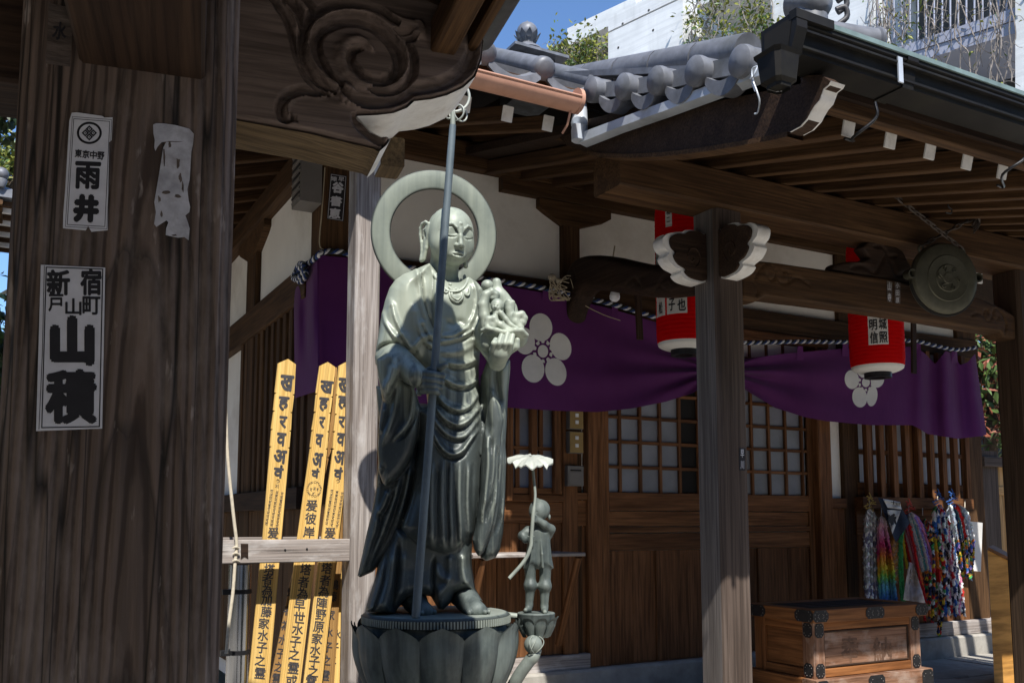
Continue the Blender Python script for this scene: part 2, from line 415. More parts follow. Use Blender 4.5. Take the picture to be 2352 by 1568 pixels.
m_tile = plain('silver_roof_tile', (.165, .172, .19), .5, .1, var=.3, scale=11, bump=.15, dirt=(.085, .088, .075))
m_tiledark = plain('dark_roof_tile', (.07, .07, .075), .5, .1, var=.3, scale=20, bump=.1)
m_copper = plain('copper_gutter', (0.528, 0.288, 0.200), .5, .0, var=.12, scale=9, dirt=(0.400, 0.208, 0.144))
m_gutter = plain('dark_gutter', (.012, .011, .010), .55, .0, var=.3, scale=8, spec=.2, dirt=(.03, .028, .02))
m_gutlip = plain('verdigris_gutter_lip', (.19, .26, .25), .5, .2, var=.25, scale=12)
m_zinc = plain('zinc_flashing', (.55, .6, .66), .4, .2, var=.15, scale=7, dirt=(.3, .32, .33))
m_steel = plain('polished_steel', (.42, .43, .44), .2, 1., var=.1, scale=5)
m_iron = plain('black_iron', (.022, .022, .024), .45, .4, var=.3, scale=30, bump=.2)
m_rust = plain('brown_chain_iron', (.07, .055, .045), .6, .4, var=.4, scale=60)
m_concdark = plain('grey_concrete', (.085, .082, .078), .85, var=.2, scale=1.5, spec=.2)  # dark concrete; the balcony recess shade is put into its colour
m_bluegrey = plain('grey_steel_beam', (.34, .36, .44), .6, .1, var=.06, scale=2)
m_stone = plain('foundation_stone', (.36, .34, .30), .85, var=.2, scale=8, bump=.4, dirt=(.22, .2, .17))
m_ground = plain('pale_paving', (.44, .40, .34), .9, var=.15, scale=3, bump=.3, dirt=(.34, .30, .25))
m_glass = plain('grey_window_glass', (0.257, 0.272, 0.310), .12, 0., var=.25, scale=2.5, spec=.6)
m_glassw = plain('frosted_white_glass', (.5, .53, .58), .35, 0., var=.12, scale=3, spec=.5)
m_dark = plain('dark_interior', (.012, .011, .010), .9, var=.1)
m_gold = plain('brass_switch_plate', (.36, .24, .09), .4, .3, var=.1)
m_metalgrey = plain('grey_metal_box', (.2, .185, .17), .5, .3, var=.1, scale=6)
m_rope_w = plain('white_rope_strand', (.62, .62, .64), .8, var=.2, scale=80)
m_rope_b = plain('blue_rope_strand', (.02, .045, .16), .8, var=.3, scale=80)
m_rope_k = plain('black_rope_strand', (.015, .02, .02), .8, var=.3, scale=80)
m_cord = plain('cream_cord', (.55, .49, .38), .8, var=.15, scale=60)
m_wire = plain('cream_cable', (.45, .38, .26), .6, var=.1)
m_bulb = plain('frosted_bulb', (.8, .82, .85), .25, 0., var=.03)
m_leafY = plain('yellow_green_leaf', (.20, .21, .03), .5, var=.4, scale=3)
m_leafG = plain('mid_green_leaf', (.075, .13, .03), .5, var=.4, scale=3)
m_leafD = plain('dark_green_leaf', (.025, .05, .015), .5, var=.4, scale=3)
m_leafR = plain('red_young_leaf', (.28, .09, .05), .5, var=.3, scale=3)
m_stem = plain('bare_grey_stem', (.22, .19, .165), .85, var=.3, scale=20)
m_bark = plain('brown_bark', (.09, .065, .045), .9, var=.3, scale=20, bump=.4)
m_paperw = plain('white_cloth', (.66, .65, .62), .85, var=.06, scale=10)
m_gongm = plain('dull_bronze_gong', (0.096, 0.092, 0.065), .5, .5, var=.2, scale=20, bump=.1)
def _lant():
    b = NB('red_lantern_paper'); g = b.noise(b.coord(), 20, 3)
    c = b.mix(g, (.66, .003, .004), (.8, .005, .006)); b.set(c, .7, 0., .1)
    tr = b.n('ShaderNodeBsdfTranslucent'); tr.inputs['Color'].default_value = (.85, .012, .012, 1); mx = b.n('ShaderNodeMixShader'); mx.inputs[0].default_value = .4; b.l(b.p.outputs[0], mx.inputs[1]); b.l(tr.outputs[0], mx.inputs[2]); b.l(mx.outputs[0], b.o.inputs[0])
    return b.m
m_red = _lant()
def _conc():
    b = NB('board_marked_concrete'); g = b.noise(b.coord((1, 1, 1)), .9, 6, .65); bd = b.noise(b.coord((.25, .25, 9)), 1., 3, .6); st = b.noise(b.coord((2.2, 2.2, .18)), 1., 5, .6); fi = b.noise(b.coord(), 40, 3)
    c = b.mix(b.ramp(g, [(.35, 0.), (.7, 1.)]), (.74, .755, .75), (.58, .595, .595)); c = b.mix(b.ramp(bd, [(.42, .35), (.55, 0.)]), c, (.5, .515, .52)); c = b.mix(b.ramp(st, [(.55, 0.), (.75, .5)]), c, (.42, .43, .42)); c = b.mix(b.ramp(fi, [(.62, 0.), (.75, .35)]), c, (.35, .36, .36))
    b.bump(bd, .25, .01); return b.set(c, .88, 0., .15)
m_concrete = _conc()
def _purple():
    b = NB('purple_cloth'); v = b.coord((1, 1, 1)); g = b.noise(v, 3.0, 4)
    c = b.mix(b.ramp(g, [(.3, 0.), (.7, 1.)]), (.118, .024, .132), (.165, .038, .178))
    w = b.noise(b.coord((9, 9, 3.2)), 1., 5, .6, .6); b.bump(w, .45, .012)
    b.set(c, .75, 0., .15); b.p.inputs['Sheen Weight'].default_value = .25; b.p.inputs['Sheen Roughness'].default_value = .4
    tr = b.n('ShaderNodeBsdfTranslucent'); tr.inputs['Color'].default_value = (.16, .05, .24, 1)
    mx = b.n('ShaderNodeMixShader'); mx.inputs[0].default_value = .35; b.l(b.p.outputs[0], mx.inputs[1]); b.l(tr.outputs[0], mx.inputs[2]); b.l(mx.outputs[0], b.o.inputs[0])
    return b.m
m_purple = _purple()
def crease_shade(b, c, lo=.425, hi=.58):
    """fold shadow is painted into the creases as dark colour, ridges are rubbed paler"""
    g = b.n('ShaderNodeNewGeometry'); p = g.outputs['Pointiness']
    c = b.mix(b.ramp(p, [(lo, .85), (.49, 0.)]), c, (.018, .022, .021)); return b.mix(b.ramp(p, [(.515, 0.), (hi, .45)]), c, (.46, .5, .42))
def _bronze(name, pale, dark, amt, cr=True):
    """green bronze: pale rain-washed patina broken by dark vertical run-off streaks"""
    b = NB(name); v = b.coord((30, 30, 1.2)); st = b.noise(v, 1., 5, .6, .3); v2 = b.coord((5, 5, 4)); bl = b.noise(v2, 1., 5, .6)
    v3 = b.coord((60, 60, 60)); fi = b.noise(v3, 1., 3)
    ad = b.n('ShaderNodeMath', operation='ADD'); b.l(st, ad.inputs[0]); b.l(bl, ad.inputs[1])
    c = b.mix(b.ramp(ad.outputs[0], [(amt-.18, 0.), (amt+.18, 1.)]) if False else b.ramp(_half(b, ad.outputs[0]), [(max(0, amt-.12), 0.), (min(1, amt+.12), 1.)]), dark, pale)
    c = b.mix(b.ramp(fi, [(.5, 0.), (.8, .15)]), c, tuple(x*1.2 for x in pale))
    c = crease_shade(b, c) if cr else c
    r = b.ramp(bl, [(.3, .46), (.7, .68)]); b.bump(fi, .12, .002)
    b.set(c, r, .12, .4); return b.m
def _half(b, s):
    q = b.n('ShaderNodeMath', operation='MULTIPLY'); b.l(s, q.inputs[0]); q.inputs[1].default_value = .5; return q.outputs[0]
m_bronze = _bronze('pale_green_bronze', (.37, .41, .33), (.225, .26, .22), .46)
m_bronzed = _bronze('dark_green_bronze', (.16, .19, .175), (.055, .07, .068), .53)  # darker copy for the lower statue parts, their shade put into the colour
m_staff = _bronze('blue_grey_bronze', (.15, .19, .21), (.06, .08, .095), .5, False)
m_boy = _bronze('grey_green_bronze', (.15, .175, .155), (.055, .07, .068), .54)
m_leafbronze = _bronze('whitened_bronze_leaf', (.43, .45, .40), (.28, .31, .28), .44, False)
# ------------------------------------------------------------------ setting: ground, sky comes from the world
YW, XC = 5.28, 1.575                                # front wall plane, left wall plane
g = MB(); g.quad((-250, -250, 0), (250, -250, 0), (250, 250, 0), (-250, 250, 0)); tag(g.build('ground', m_ground), kind='structure')
pv = thing('stone_platform', 'pale stone platform on which the temple hall stands', 'platform', (4.6, 4.5, 0))
pv['kind'] = 'structure'
ZP = .38
xs = [2.3+.62*i for i in range(14)]
for i in range(13):
    for j, (y0, y1) in enumerate(((3.0, 3.75), (3.755, 4.5), (4.505, 5.22))):
        o = j*.2-.2
        blk('paving_stone', xs[i]+o+.004, xs[i+1]+o-.004, y0, y1-.004, 0, ZP-.004+.004*((i*7+j*3) % 3), m_stone, pv, c=.01)

# ------------------------------------------------------------------ the hall
th = thing('temple_hall', 'dark timber temple hall with white plaster walls and silver tiled roof behind the bronze statue', 'temple', (4.65, 8.3, 0))
XR = 7.70
def fx(x, y, Y=YW): return float(aY(x, y, Y)[0])
def fz(x, y, Y=YW): return float(aY(x, y, Y)[2])
# plaster
def pl(name, a, b): blk(name, a[0], b[0], a[1], b[1], a[2], b[2], m_plaster, th, 0, .001)
pl('plaster_wall', (XC+.03, YW+.03, 2.6), (XR-.2, YW+.09, 3.8))
pl('plaster_wall', (XC+.03, YW+.031, .3), (3.5, YW+.091, 2.598))
pl('plaster_wall', (5.5, YW+.031, .3), (XR-.2, YW+.091, 2.598))
pl('side_plaster_wall', (XC+.032, YW+.1, .3), (XC+.09, 11.3, 3.8))
pl('right_plaster_wall', (XR-.09, YW+.1, .3), (XR-.03, 11.3, 3.8))
pl('rear_plaster_wall', (XC+.1, 11.3, .3), (XR-.1, 11.36, 3.8))
# posts (front wall)
def vpost(x0, x1, y0, y1, z0, z1, m=None, name='post'): return blk(name, x0, x1, y0, y1, z0, z1, m or m_wood, th, 2, .008)
vpost(XC, fx(800, 600), YW, YW+.2, .3, 3.74)
xp0, xp1 = fx(1290, 560), fx(1332, 560)
vpost(xp0, xp1, YW-.005, YW+.14, .3, 3.66)
vpost(fx(2212, 1080), fx(2257, 1080), YW-.005, YW+.2, .3, 3.74)
vpost(fx(1925, 760), fx(1962, 760), YW-.005, YW+.14, .3, 3.66)
# beams on the front wall
blk('wall_beam', XC-.6, XR+.6, YW-.05, YW+.16, 3.76, 3.93, m_wood, th, 0)
blk('bracket_arm', fx(1150, 440), XR, YW-.03, YW+.11, 3.662, 3.757, m_wood, th, 0)
x0, x1 = fx(1236, 480), fx(1400, 500)
zt, zb = 3.658, fz(1288, 517)
b = MB(); pr = [(x0, zt), (x0, zt-.06), (x0+.05, zt-.09), (xp0-.001, zb), (xp1+.001, zb), (x1-.05, zt-.09), (x1, zt-.06), (x1, zt)]
b.prism([(x, YW-.02, z) for x, z in pr], (0, .12, 0)); b.build('boat_bracket', m_wood, th)
blk('tie_rail', XC+.2, XR-.12, YW-.035, YW+.12, 2.93, 3.095, m_wood, th, 0)
blk('floor_sill', XC+.2, XR-.12, YW-.06, YW+.14, fz(1480, 1568)+.03, fz(1480, 1541), m_grey, th, 0)
blk('foundation_stone', XC-.15, XR+.12, YW-.1, YW+.25, ZP-.3, .545, m_stone, th, 0, .015)
# side wall (left): members run along Y
blk('side_top_beam', XC-.05, XC+.11, YW-.5, 11.8, 3.67, 3.84, m_wood, th, 1)
blk('side_tie_rail', XC-.03, XC+.1, YW+.21, 11.4, 2.85, 3.066, m_wood, th, 1)
blk('side_floor_sill', XC-.05, XC+.11, YW+.21, 11.4, 1.57, 1.70, m_wood_dark, th, 1)
def sideY(px, py): return float(aX(px, py, XC)[1])
ya, yb = sideY(590, 620), sideY(570, 620)
vpost(XC-.01, XC+.1, ya, yb, 3.068, 3.668)
vpost(XC-.01, XC+.1, ya, yb, .3, 2.848)
b = MB(); yc = (ya+yb)/2
b.prism([(XC-.02, y, z) for y, z in ((yc-.42, 3.668), (yc-.42, 3.62), (yc-.36, 3.58), (yc-.08, 3.47), (yc+.08, 3.47), (yc+.36, 3.58), (yc+.42, 3.62), (yc+.42, 3.668))], (.12, 0, 0)); b.build('boat_bracket', m_wood, th)
# side lattice window: bars one by one, dark glass behind
for i in range(12):
    y = YW+.23+i*.155
    blk('window_bar', XC-.012, XC+.03, y, y+.075, 1.702, 2.848, m_wood, th, 2)
blk('side_window', XC+.045, XC+.06, YW+.2, YW+2.07, 1.70, 2.85, m_dark, th, 2)
for i in range(27):
    blk('wall_board', XC-.002+.002*(i % 2), XC+.028, YW+.215+i*.22, YW+.215+(i+1)*.22-.006,   .425, 1.568, m_grey if i > 99 else m_wood, th, 2)
# rafters of the main roof: front
YE = 3.82                                            # eave line of the main roof
zr = [float(aY(1165, 262, YE+.12)[2]), 3.99]
SL = (zr[1]-zr[0])/(YW-YE-.12)
def rafter_front(x, first=[None]):
    p0 = np.array([x, YE+.12, zr[0]]); p1 = np.array([x, 7.0, zr[0]+SL*(7.0-YE-.12)])
    o = beam('rafter', p0, p1, .058, .075, m_wood, th)
    b = MB().cbox((-.006, -.0295, -.038), (0.0, .0295, .038), .002)
    link('painted_rafter_end', b.mesh('painted_rafter_end', None), m_whitep, o, W[o])
rx = float(aY(1165, 262, YE+.12)[0]); dx = float(aY(1258, 285, YE+.12)[0])-rx
for i in range(-6, 3): rafter_front(rx+i*dx)
for i in range(3, 22): rafter_front(rx+i*dx) if rx+i*dx > 6.9 else None
# rafters of the left eave, along X
for i in range(20):
    y = YE+.5+i*.3; z0 = 3.52
    beam('side_rafter', (.28, y, z0), (XC+.05, y, 3.90), .058, .075, m_wood, th)
# roof boarding (soffit) and tiled roof
PK = np.array([4.65, 8.3, 6.22]); EX0, EX1, EY1, ZE = .12, 9.18, 12.8, zr[0]+.07
def hipface(a, b, t, z, name, mm, off):
    m_ = MB(); a = np.array([*a, z]); b_ = np.array([*b, z]); top = PK+np.array([0, 0, off])
    m_.prism([a, b_, top], (0, 0, .04)); return m_.build(name, mm, th)
soff = []
for (a, b_) in (((EX0, YE), (EX1, YE)), ((EX1, YE), (EX1, EY1)), ((EX1, EY1), (EX0, EY1)), ((EX0, EY1), (EX0, YE))):
    hipface(a, b_, None, ZE, 'roof_boarding', m_wood_dark, -.12)
    hipface(a, b_, None, ZE+.075, 'tile_bed', m_tiledark, -.03)
blk('eave_fascia', EX0, 2.5, YE-.02, YE+.02, ZE-.02, ZE+.075, m_wood, th, 0)
# front slope tiles: round rows up the slope with discs at the eave, concave pan tiles between
tiles = None
pit = .325; tx = float(aY(1249, 158, YE-.05)[0]); zt_ = float(aY(1249, 158, YE-.05)[2])
sl2 = (PK[2]-zt_)/(PK[1]-YE); rn = np.array([0, 1, sl2]); rl = np.linalg.norm(rn); rn = rn/rl
def round_tile(L):
    b = MB(); b.lathe([(.052, 0), (.052, L)], 12, T((0, 0, 0)) @ Matrix.Rotation(rad(90), 4, 'Y') @ Matrix.Identity(4)); return b
for i in range(-7, 25):
    x = tx+i*pit
    if x < EX0+.1 or x > EX1-.1: continue
    L = min(x-EX0, EX1-x, 4.4)*rl*.98
    if 2.75 < x < 6.35:                              # under the porch roof: starts further up
        s0 = 1.3
        if L < s0+.3: continue
    else: s0 = 0
    p0 = np.array([x, YE-.05, zt_])+rn*s0
    M = frame(p0, rn)
    b = MB(); b.lathe([(.052, 0), (.052, L-s0)], 10, Matrix.Rotation(rad(90), 4, 'Y'))
    o = link('round_tile', b.mesh('round_tile'), m_tile, th, M, 60)
    if s0 == 0:
        b = MB(); b.lathe([(.0, -.03), (.035, -.029), (.054, -.02), (.058, -.006), (.058, .03), (.053, .03)], 20, Matrix.Rotation(rad(90), 4, 'Y'), cap=False)
        link('tile_disc', b.mesh('tile_disc'), m_tile, o, M, 50)
    # pan tile to the right of this row
    if EX0+.3 < x and x+pit < EX1 and not (2.6 < x < 6.2):
        n = 11; cr = [(.02+j/(n-1)*(pit-.04), -.012-.062*math.sin(math.pi*j/(n-1))**.8) for j in range(n)]
        ol = [(x+a, YE-.055, zt_+z) for a, z in cr]+[(x+a, YE-.055, zt_+z-.05) for a, z in reversed(cr)]
        b = MB(); b.prism(ol, rn*1.0); b.build('pan_tile', m_tile, th, smooth=30)
# finial on the peak
fin = thing('roof_finial', 'silver tiled roof finial, a lotus-cupped jewel ball on a small square roof', 'finial', tuple(PK))
d_ = float(PK @ np.array([_s, _c, 0])); px2m = d_/2145.
fb = lambda y: float(aD(1210, y, d_)[2]); cx, cy = [float(v) for v in aD(1211, 100, d_)[:2]]
TM = T((cx, cy, 0))
b = MB(); hs = .27
zz = fb(148); b.box((cx-hs*.8, cy-hs*.8, PK[2]-.35), (cx+hs*.8, cy+hs*.8, zz)); b.build('finial_base', m_tile, fin)
b = MB(); b.add([(cx-hs*1.2, cy-hs*1.2, zz), (cx+hs*1.2, cy-hs*1.2, zz), (cx+hs*1.2, cy+hs*1.2, zz), (cx-hs*1.2, cy+hs*1.2, zz),
                 (cx-hs*1.2, cy-hs*1.2, zz+.03), (cx+hs*1.2, cy-hs*1.2, zz+.03), (cx+hs*1.2, cy+hs*1.2, zz+.03), (cx-hs*1.2, cy+hs*1.2, zz+.03),
                 (cx-.1, cy-.1, fb(116)), (cx+.1, cy-.1, fb(116)), (cx+.1, cy+.1, fb(116)), (cx-.1, cy+.1, fb(116))],
                [(3, 2, 1, 0), (0, 1, 5, 4), (1, 2, 6, 5), (2, 3, 7, 6), (3, 0, 4, 7), (4, 5, 9, 8), (5, 6, 10, 9), (6, 7, 11, 10), (7, 4, 8, 11), (8, 9, 10, 11)])
b.build('finial_roof', m_tile, fin)
b = MB(); b.lathe([(.17, fb(120)), (.15, fb(114)), (.09, fb(108)), (.075, fb(102)), (.085, fb(96)), (.1, fb(94)), (.06, fb(88))], 20, TM); b.build('finial_stem', m_tile, fin, smooth=40)
b = MB(); r = 25.5*px2m; zc = fb(76)
b.sphere((cx, cy, zc), r, 18); b.lathe([(.012, zc+r*.97), (.004, zc+r*1.22)], 8, TM); b.build('finial_ball', m_tile, fin, smooth=179)
for i in range(10):
    a = i*2*math.pi/10; b = MB(); n = 5; P = np.zeros((6, n, 3))
    for j in range(6):
        t = j/5; rr = .045+.10*t**.8; hh = fb(107)+(fb(77)-fb(107))*t+.012*math.sin(t*3); w = .038*math.sin(math.pi*min(1, .25+t*.75))+.002
        for k in range(n):
            q = (k/(n-1)-.5)*2; P[j, k] = (cx+rr*math.cos(a)-q*w*math.sin(a), cy+rr*math.sin(a)+q*w*math.cos(a), hh-.008*q*q)
    b.grid(P); b.grid(P[:, ::-1]+np.array([0, 0, -.006])); b.build('lotus_petal', m_tile, fin, smooth=179)
# ------------------------------------------------------------------ copper gutter of the main eave
gut = thing('copper_gutter', 'round copper eave gutter under the tiles left of the porch roof', 'gutter', (2.0, YE-.12, ZE))
YG = YE-.13; pa = aY(960, 142, YG); pb = aY(1322, 232, YG)
def halfpipe(p0, p1, r, th_=.006, n=14):
    b = MB(); M = frame(p0, np.array(p1)-np.array(p0)); L = float(np.linalg.norm(np.array(p1)-np.array(p0))); P = np.zeros((2, n+1, 3)); Q = np.zeros((2, n+1, 3))
    for j in range(n+1):
        a = math.pi+math.pi*j/n
        for i in (0, 1):
            P[i, j] = M @ Vector((i*L, r*math.cos(a), r*math.sin(a))); Q[i, j] = M @ Vector((i*L, (r-th_)*math.cos(a), (r-th_)*math.sin(a)))
    b.grid(P); b.grid(Q[:, ::-1])
    for i in (0, 1):
        for j in range(n): b.quad(P[i, j], P[i, j+1], Q[i, j+1], Q[i, j])
    for j in (0, n): b.quad(P[0, j], P[1, j], Q[1, j], Q[0, j])
    return b
halfpipe(pa, pb, .058).build('gutter_trough', m_copper, gut, smooth=50)
b = MB(); b.tube([pa+np.array([0, -.058, .0]), pb+np.array([0, -.058, .0])], .006, 8); b.build('gutter_rim', m_copper, gut, smooth=60)
b = MB(); M = frame(pb, pb-pa); b.lathe([(0, 0), (.062, 0), (.062, .02), (0, .02)], 18, M @ Matrix.Rotation(rad(90), 4, 'Y')); b.build('gutter_end_cap', m_copper, gut, smooth=40)
b = MB(); b.tube([pb+np.array([-.03, 0, -.06]), pb+np.array([-.035, .02, -.12]), pb+np.array([-.04, .06, -.15])], .006, 8); b.build('gutter_bracket', m_copper, gut, smooth=60)
# ------------------------------------------------------------------ doors, windows and boards of the front wall
def fbx(name, x0, x1, z0, z1, y0, y1, m, parent, axis=0, c=.003): return blk(name, x0, x1, y0, y1, z0, z1, m, parent, axis, c)
PIT = .172
def lattice_door(x0, x1, yf, bars, darkcols=()):
    """sliding door: framed lattice of panes above, rails and two panels below"""
    d = thing('door', None, None, ((x0+x1)/2, yf+.03, .6)); d.parent = th; d.matrix_basis = W[th].inverted() @ W[d]
    zs = fz(1480, 1541); zl = 1.693; zt = 2.93
    sw = .055
    for a, b in ((x0, x0+sw), (x1-sw, x1)): fbx('stile', a, b, zs, zt, yf, yf+.04, m_door, d, 2)
    xi0, xi1 = x0+sw+.001, x1-sw-.001
    def zz(y): return fz(1480, y)
    for z0, z1, o in ((zz(1172), zl, 0), (zz(1208), zz(1173.5), .012), (zz(1222), zz(1209), 0), (zz(1262), zz(1224), .004), (zs, zs+.07, 0)):
        fbx('rail', xi0, xi1, z0, z1, yf+.002+o, yf+.036, m_door, d, 0)
    zp = [zl+.013+PIT*k for k in range(9)]
    for k in range(1, 8):
        fbx('lattice_bar', xi0, xi1, zl+PIT*k-.011, zl+PIT*k+.011, yf+.006, yf+.026, m_door, d, 0, .002)
    xs_ = [xi0]+[b for b in bars]+[xi1]
    for b in bars: fbx('lattice_bar', b-.011, b+.011, zl, zt-.05, yf+.002, yf+.0245, m_door, d, 2, .002)
    fbx('rail', xi0, xi1, zt-.05, zt, yf+.002, yf+.036, m_door, d, 0)
    for i in range(len(xs_)-1):
        for k in range(6):
            fbx('pane', xs_[i]+.0, xs_[i+1]-.001, zl+PIT*k+.001, zl+PIT*(k+1)-.001, yf+.028, yf+.031, m_dark if i in darkcols else m_glass, d, 0, .0005)
    xm = (x0+x1)/2; pz0, pz1 = zs+.071, zz(1263)
    fbx('stile', xm-.045, xm+.045, pz0, pz1, yf+.002, yf+.036, m_door, d, 2)
    for a, b in ((xi0, xm-.046), (xm+.046, xi1)): 
        n = 2; w = (b-a)/n
        for q in range(n): fbx('panel', a+q*w+.0008, a+(q+1)*w-.0008, pz0, pz1, yf+.018, yf+.03, m_door, d, 2, .001)
    return d
lattice_door(3.545, 4.52, YW-.03, [3.697+PIT*k for k in range(5)], (4, 5))
lattice_door(4.46, 5.555, YW+.015, [4.765+PIT*k for k in range(5)][:])
for o in [o for o in W if o.name.startswith('door')]: pass
vpost(3.425, 3.543, YW-.045, YW+.1, .55, 2.928, m_door, 'door_jamb')
vpost(5.558, 5.70, YW-.045, YW+.1, .55, 2.928, m_door, 'door_jamb')
blk('lintel', 3.43, 5.70, YW-.05, YW+.1, 2.86, 2.927, m_door, th, 0)
# narrow plaster strips beside the doors are the wall itself; low boards under them
def board(name, x0, x1, y0z, y1z, off=0.0, ax=2, m=None): return fbx(name, x0, x1, y0z, y1z, YW-.02+off, YW+.025, m or m_door, th, ax, .002)
zr1 = fz(1340, 1131)
board('sill_rail', fx(1320, 1140), 3.424, zr1-.05, zr1, -.01, 0)
board('wall_panel', fx(1320, 1140), 3.424, zr1-.22, zr1-.052, .01, 0)
board('wall_panel', fx(1320, 1140), 3.424, fz(1340, 1505), zr1-.222, .02, 2)
vpost(fx(1288, 1050), fx(1322, 1050), YW-.03, YW+.1, .3, 2.928, m_door)
# left lattice window and the boards below it
xw0, xw1 = 1.80, fx(1288, 1050)-.002
wz0 = fz(1230, 1132)
w1 = thing('window', None, None, ((xw0+xw1)/2, YW, wz0)); w1.parent = th; w1.matrix_basis = W[th].inverted() @ W[w1]
fbx('pane', xw0, xw1, wz0, 2.93, YW+.012, YW+.018, m_glass, w1)
fbx('frame', xw0, xw1, wz0-.01, wz0+.035, YW-.02, YW+.01, m_door, w1, 0)
k = 0; x = fx(1275, 1050)-.04
while x > xw0:
    if k % 2 == 0: fbx('window_bar', x, x+.045, wz0-.05 if k else wz0, 2.93, YW-.065, YW-.022, m_door, w1, 2)
    else: fbx('lattice_bar', x, x+.03, wz0+.035, 2.93, YW-.014, YW+.008, m_door, w1, 2)
    x -= .088; k += 1
fbx('frame', xw1-.05, xw1, wz0+.036, 2.93, YW-.018, YW+.01, m_door, w1, 2)
for z in (fz(1230, 1030), fz(1230, 940)+.1): fbx('lattice_bar', xw0, xw1-.052, z-.012, z+.012, YW-.018, YW-.0145, m_door, w1, 0)
z_a, z_b = fz(1230, 1152), fz(1230, 1200)
board('sill_rail', xw0, xw1, z_a, wz0-.012, -.02, 0)
board('wall_rail', xw0, xw1, z_b, z_a-.002, .0, 0)
n = 9; zlo = fz(1230, 1505)
for i in range(n): board('wall_board', xw0+(xw1-xw0)*i/n+.002, xw0+(xw1-xw0)*(i+1)/n-.002, zlo, z_b-.002, .012+.003*(i % 2), 2)
blk('base_rail', XC+.22, 3.42, YW-.055, YW+.05, fz(1260, 1540)-.05, fz(1260, 1504), m_grey, th, 0)
# folding shelf on brackets
sh = thing('wall_shelf', 'narrow brown folding shelf on diagonal braces below the lattice window', 'shelf', (2.9, YW-.2, 1.4))
zs_ = float(aY(1330, 1268, YW-.3)[2]); xs0, xs1 = float(aY(1080, 1268, YW-.3)[0]), float(aY(1337, 1268, YW-.3)[0])
blk('shelf_board', xs0, xs1, YW-.34, YW-.03, zs_-.022, zs_, m_grey, sh, 0)
def brace(x, y0, z0, y1, z1): beam('brace', (x, y0, z0), (x, y1, z1), .04, .035, m_door, sh, (0, 0, 1))
brace(xs1-.03, YW-.3, zs_-.03, YW-.06, fz(1275, 1495)+.05); brace(xs0+.08, YW-.3, zs_-.03, YW-.06, fz(1275, 1495)+.05)
# right barred window
xv0, xv1 = fx(1960, 1050)+.03, fx(2212, 1080)-.003
vz0, vz1 = fz(2080, 1143), 2.93
w2 = thing('window', None, None, ((xv0+xv1)/2, YW, vz0)); w2.parent = th; w2.matrix_basis = W[th].inverted() @ W[w2]
xm = fx(2085, 1050)
for (a, b) in ((xv0, xm-.05), (xm+.05, xv1)):
    for k in range(2):
        z0 = vz0+.12; h = fz(2080, 1042)-z0
        za = z0 if k == 0 else z0+h+.02; zb_ = z0+h-.02 if k == 0 else vz1
        m3 = 3
        for q in range(m3): fbx('pane', a+(b-a)*q/m3+.012, a+(b-a)*(q+1)/m3-.012, za, zb_, YW+.012, YW+.017, m_glassw, w2, 0, .0005)
        for q in range(1, m3): fbx('lattice_bar', a+(b-a)*q/m3-.011, a+(b-a)*q/m3+.011, za, zb_, YW-.002, YW+.018, m_door, w2, 2, .002)
    fbx('lattice_bar', a, b, z0+h-.019, z0+h+.019, YW-.004, YW+.019, m_door, w2, 0)
    fbx('frame', a, b, vz0+.001, vz0+.119, YW-.01, YW+.02, m_door, w2, 0)
fbx('mullion', xm-.049, xm+.049, vz0, vz1, YW-.03, YW+.02, m_door, w2, 2)
nb = 9
for i in range(nb):
    x = xv0+.06+(xv1-xv0-.1)*i/(nb-1)
    fbx('window_bar', x-.028, x+.028, vz0+.002, vz1, YW-.085, YW-.04, m_door, w2, 2)
board('sill_rail', xv0-.04, xv1, vz0-.09, vz0, -.07, 0)
board('wall_rail', xv0-.04, xv1, vz0-.3, vz0-.092, .0, 0)
n = 7
for i in range(n): board('wall_board', xv0-.03+(xv1-xv0+.02)*i/n+.002, xv0-.03+(xv1-xv0+.02)*(i+1)/n-.002, .62, vz0-.302, .012+.004*(i % 2), 2, m_door)
blk('base_rail', 5.71, XR+.02, YW-.055, YW+.05, .548, .66, m_grey, th, 0)
# low boards under the right plaster strip
board('sill_rail', 5.702, 5.86, zr1-.09, zr1-.01, -.01, 0); board('wall_panel', 5.702, 5.86, .62, zr1-.092, .012, 2)
# switch boxes and intercom on the post beside the door
for i, (ya_, yb_) in enumerate(((942, 986), (992, 1041))):
    a, b = aY(1306, yb_, YW-.03), aY(1325, ya_, YW-.03)
    sb = thing('switch_box', ('upper' if i == 0 else 'lower')+' brass fronted switch box with two white buttons on the post by the lattice door', 'switch box', ((a[0]+b[0])/2, YW-.05, a[2]), 'switch boxes on the door post')
    blk('case', a[0]-.02, b[0]+.02, YW-.075, YW-.031, a[2], b[2], m_metalgrey, sb); blk('plate', a[0]-.018, b[0]+.018, YW-.079, YW-.0755, a[2]+.004, b[2]-.004, m_gold, sb)
    for z in (.35, .7): blk('button', (a[0]+b[0])/2-.012, (a[0]+b[0])/2+.012, YW-.085, YW-.0795, a[2]+(b[2]-a[2])*z-.012, a[2]+(b[2]-a[2])*z+.012, m_whitep, sb, 0, .002)
a, b = aY(1303, 1116, YW-.03), aY(1324, 1070, YW-.03)
ic = thing('letter_box', 'small grey metal letter slot box below the switch boxes', 'letter box', ((a[0]+b[0])/2, YW-.05, a[2]))
blk('case', a[0]-.02, b[0]+.03, YW-.07, YW-.031, a[2], b[2], m_metalgrey, ic, 0, .004); blk('slot', a[0]+.0, b[0]+.01, YW-.0735, YW-.0705, b[2]-.035, b[2]-.026, m_dark, ic, 0, .001); blk('lid', a[0]-.012, b[0]+.022, YW-.0745, YW-.0705, a[2]+.01, b[2]-.045, m_metalgrey, ic, 0, .001)
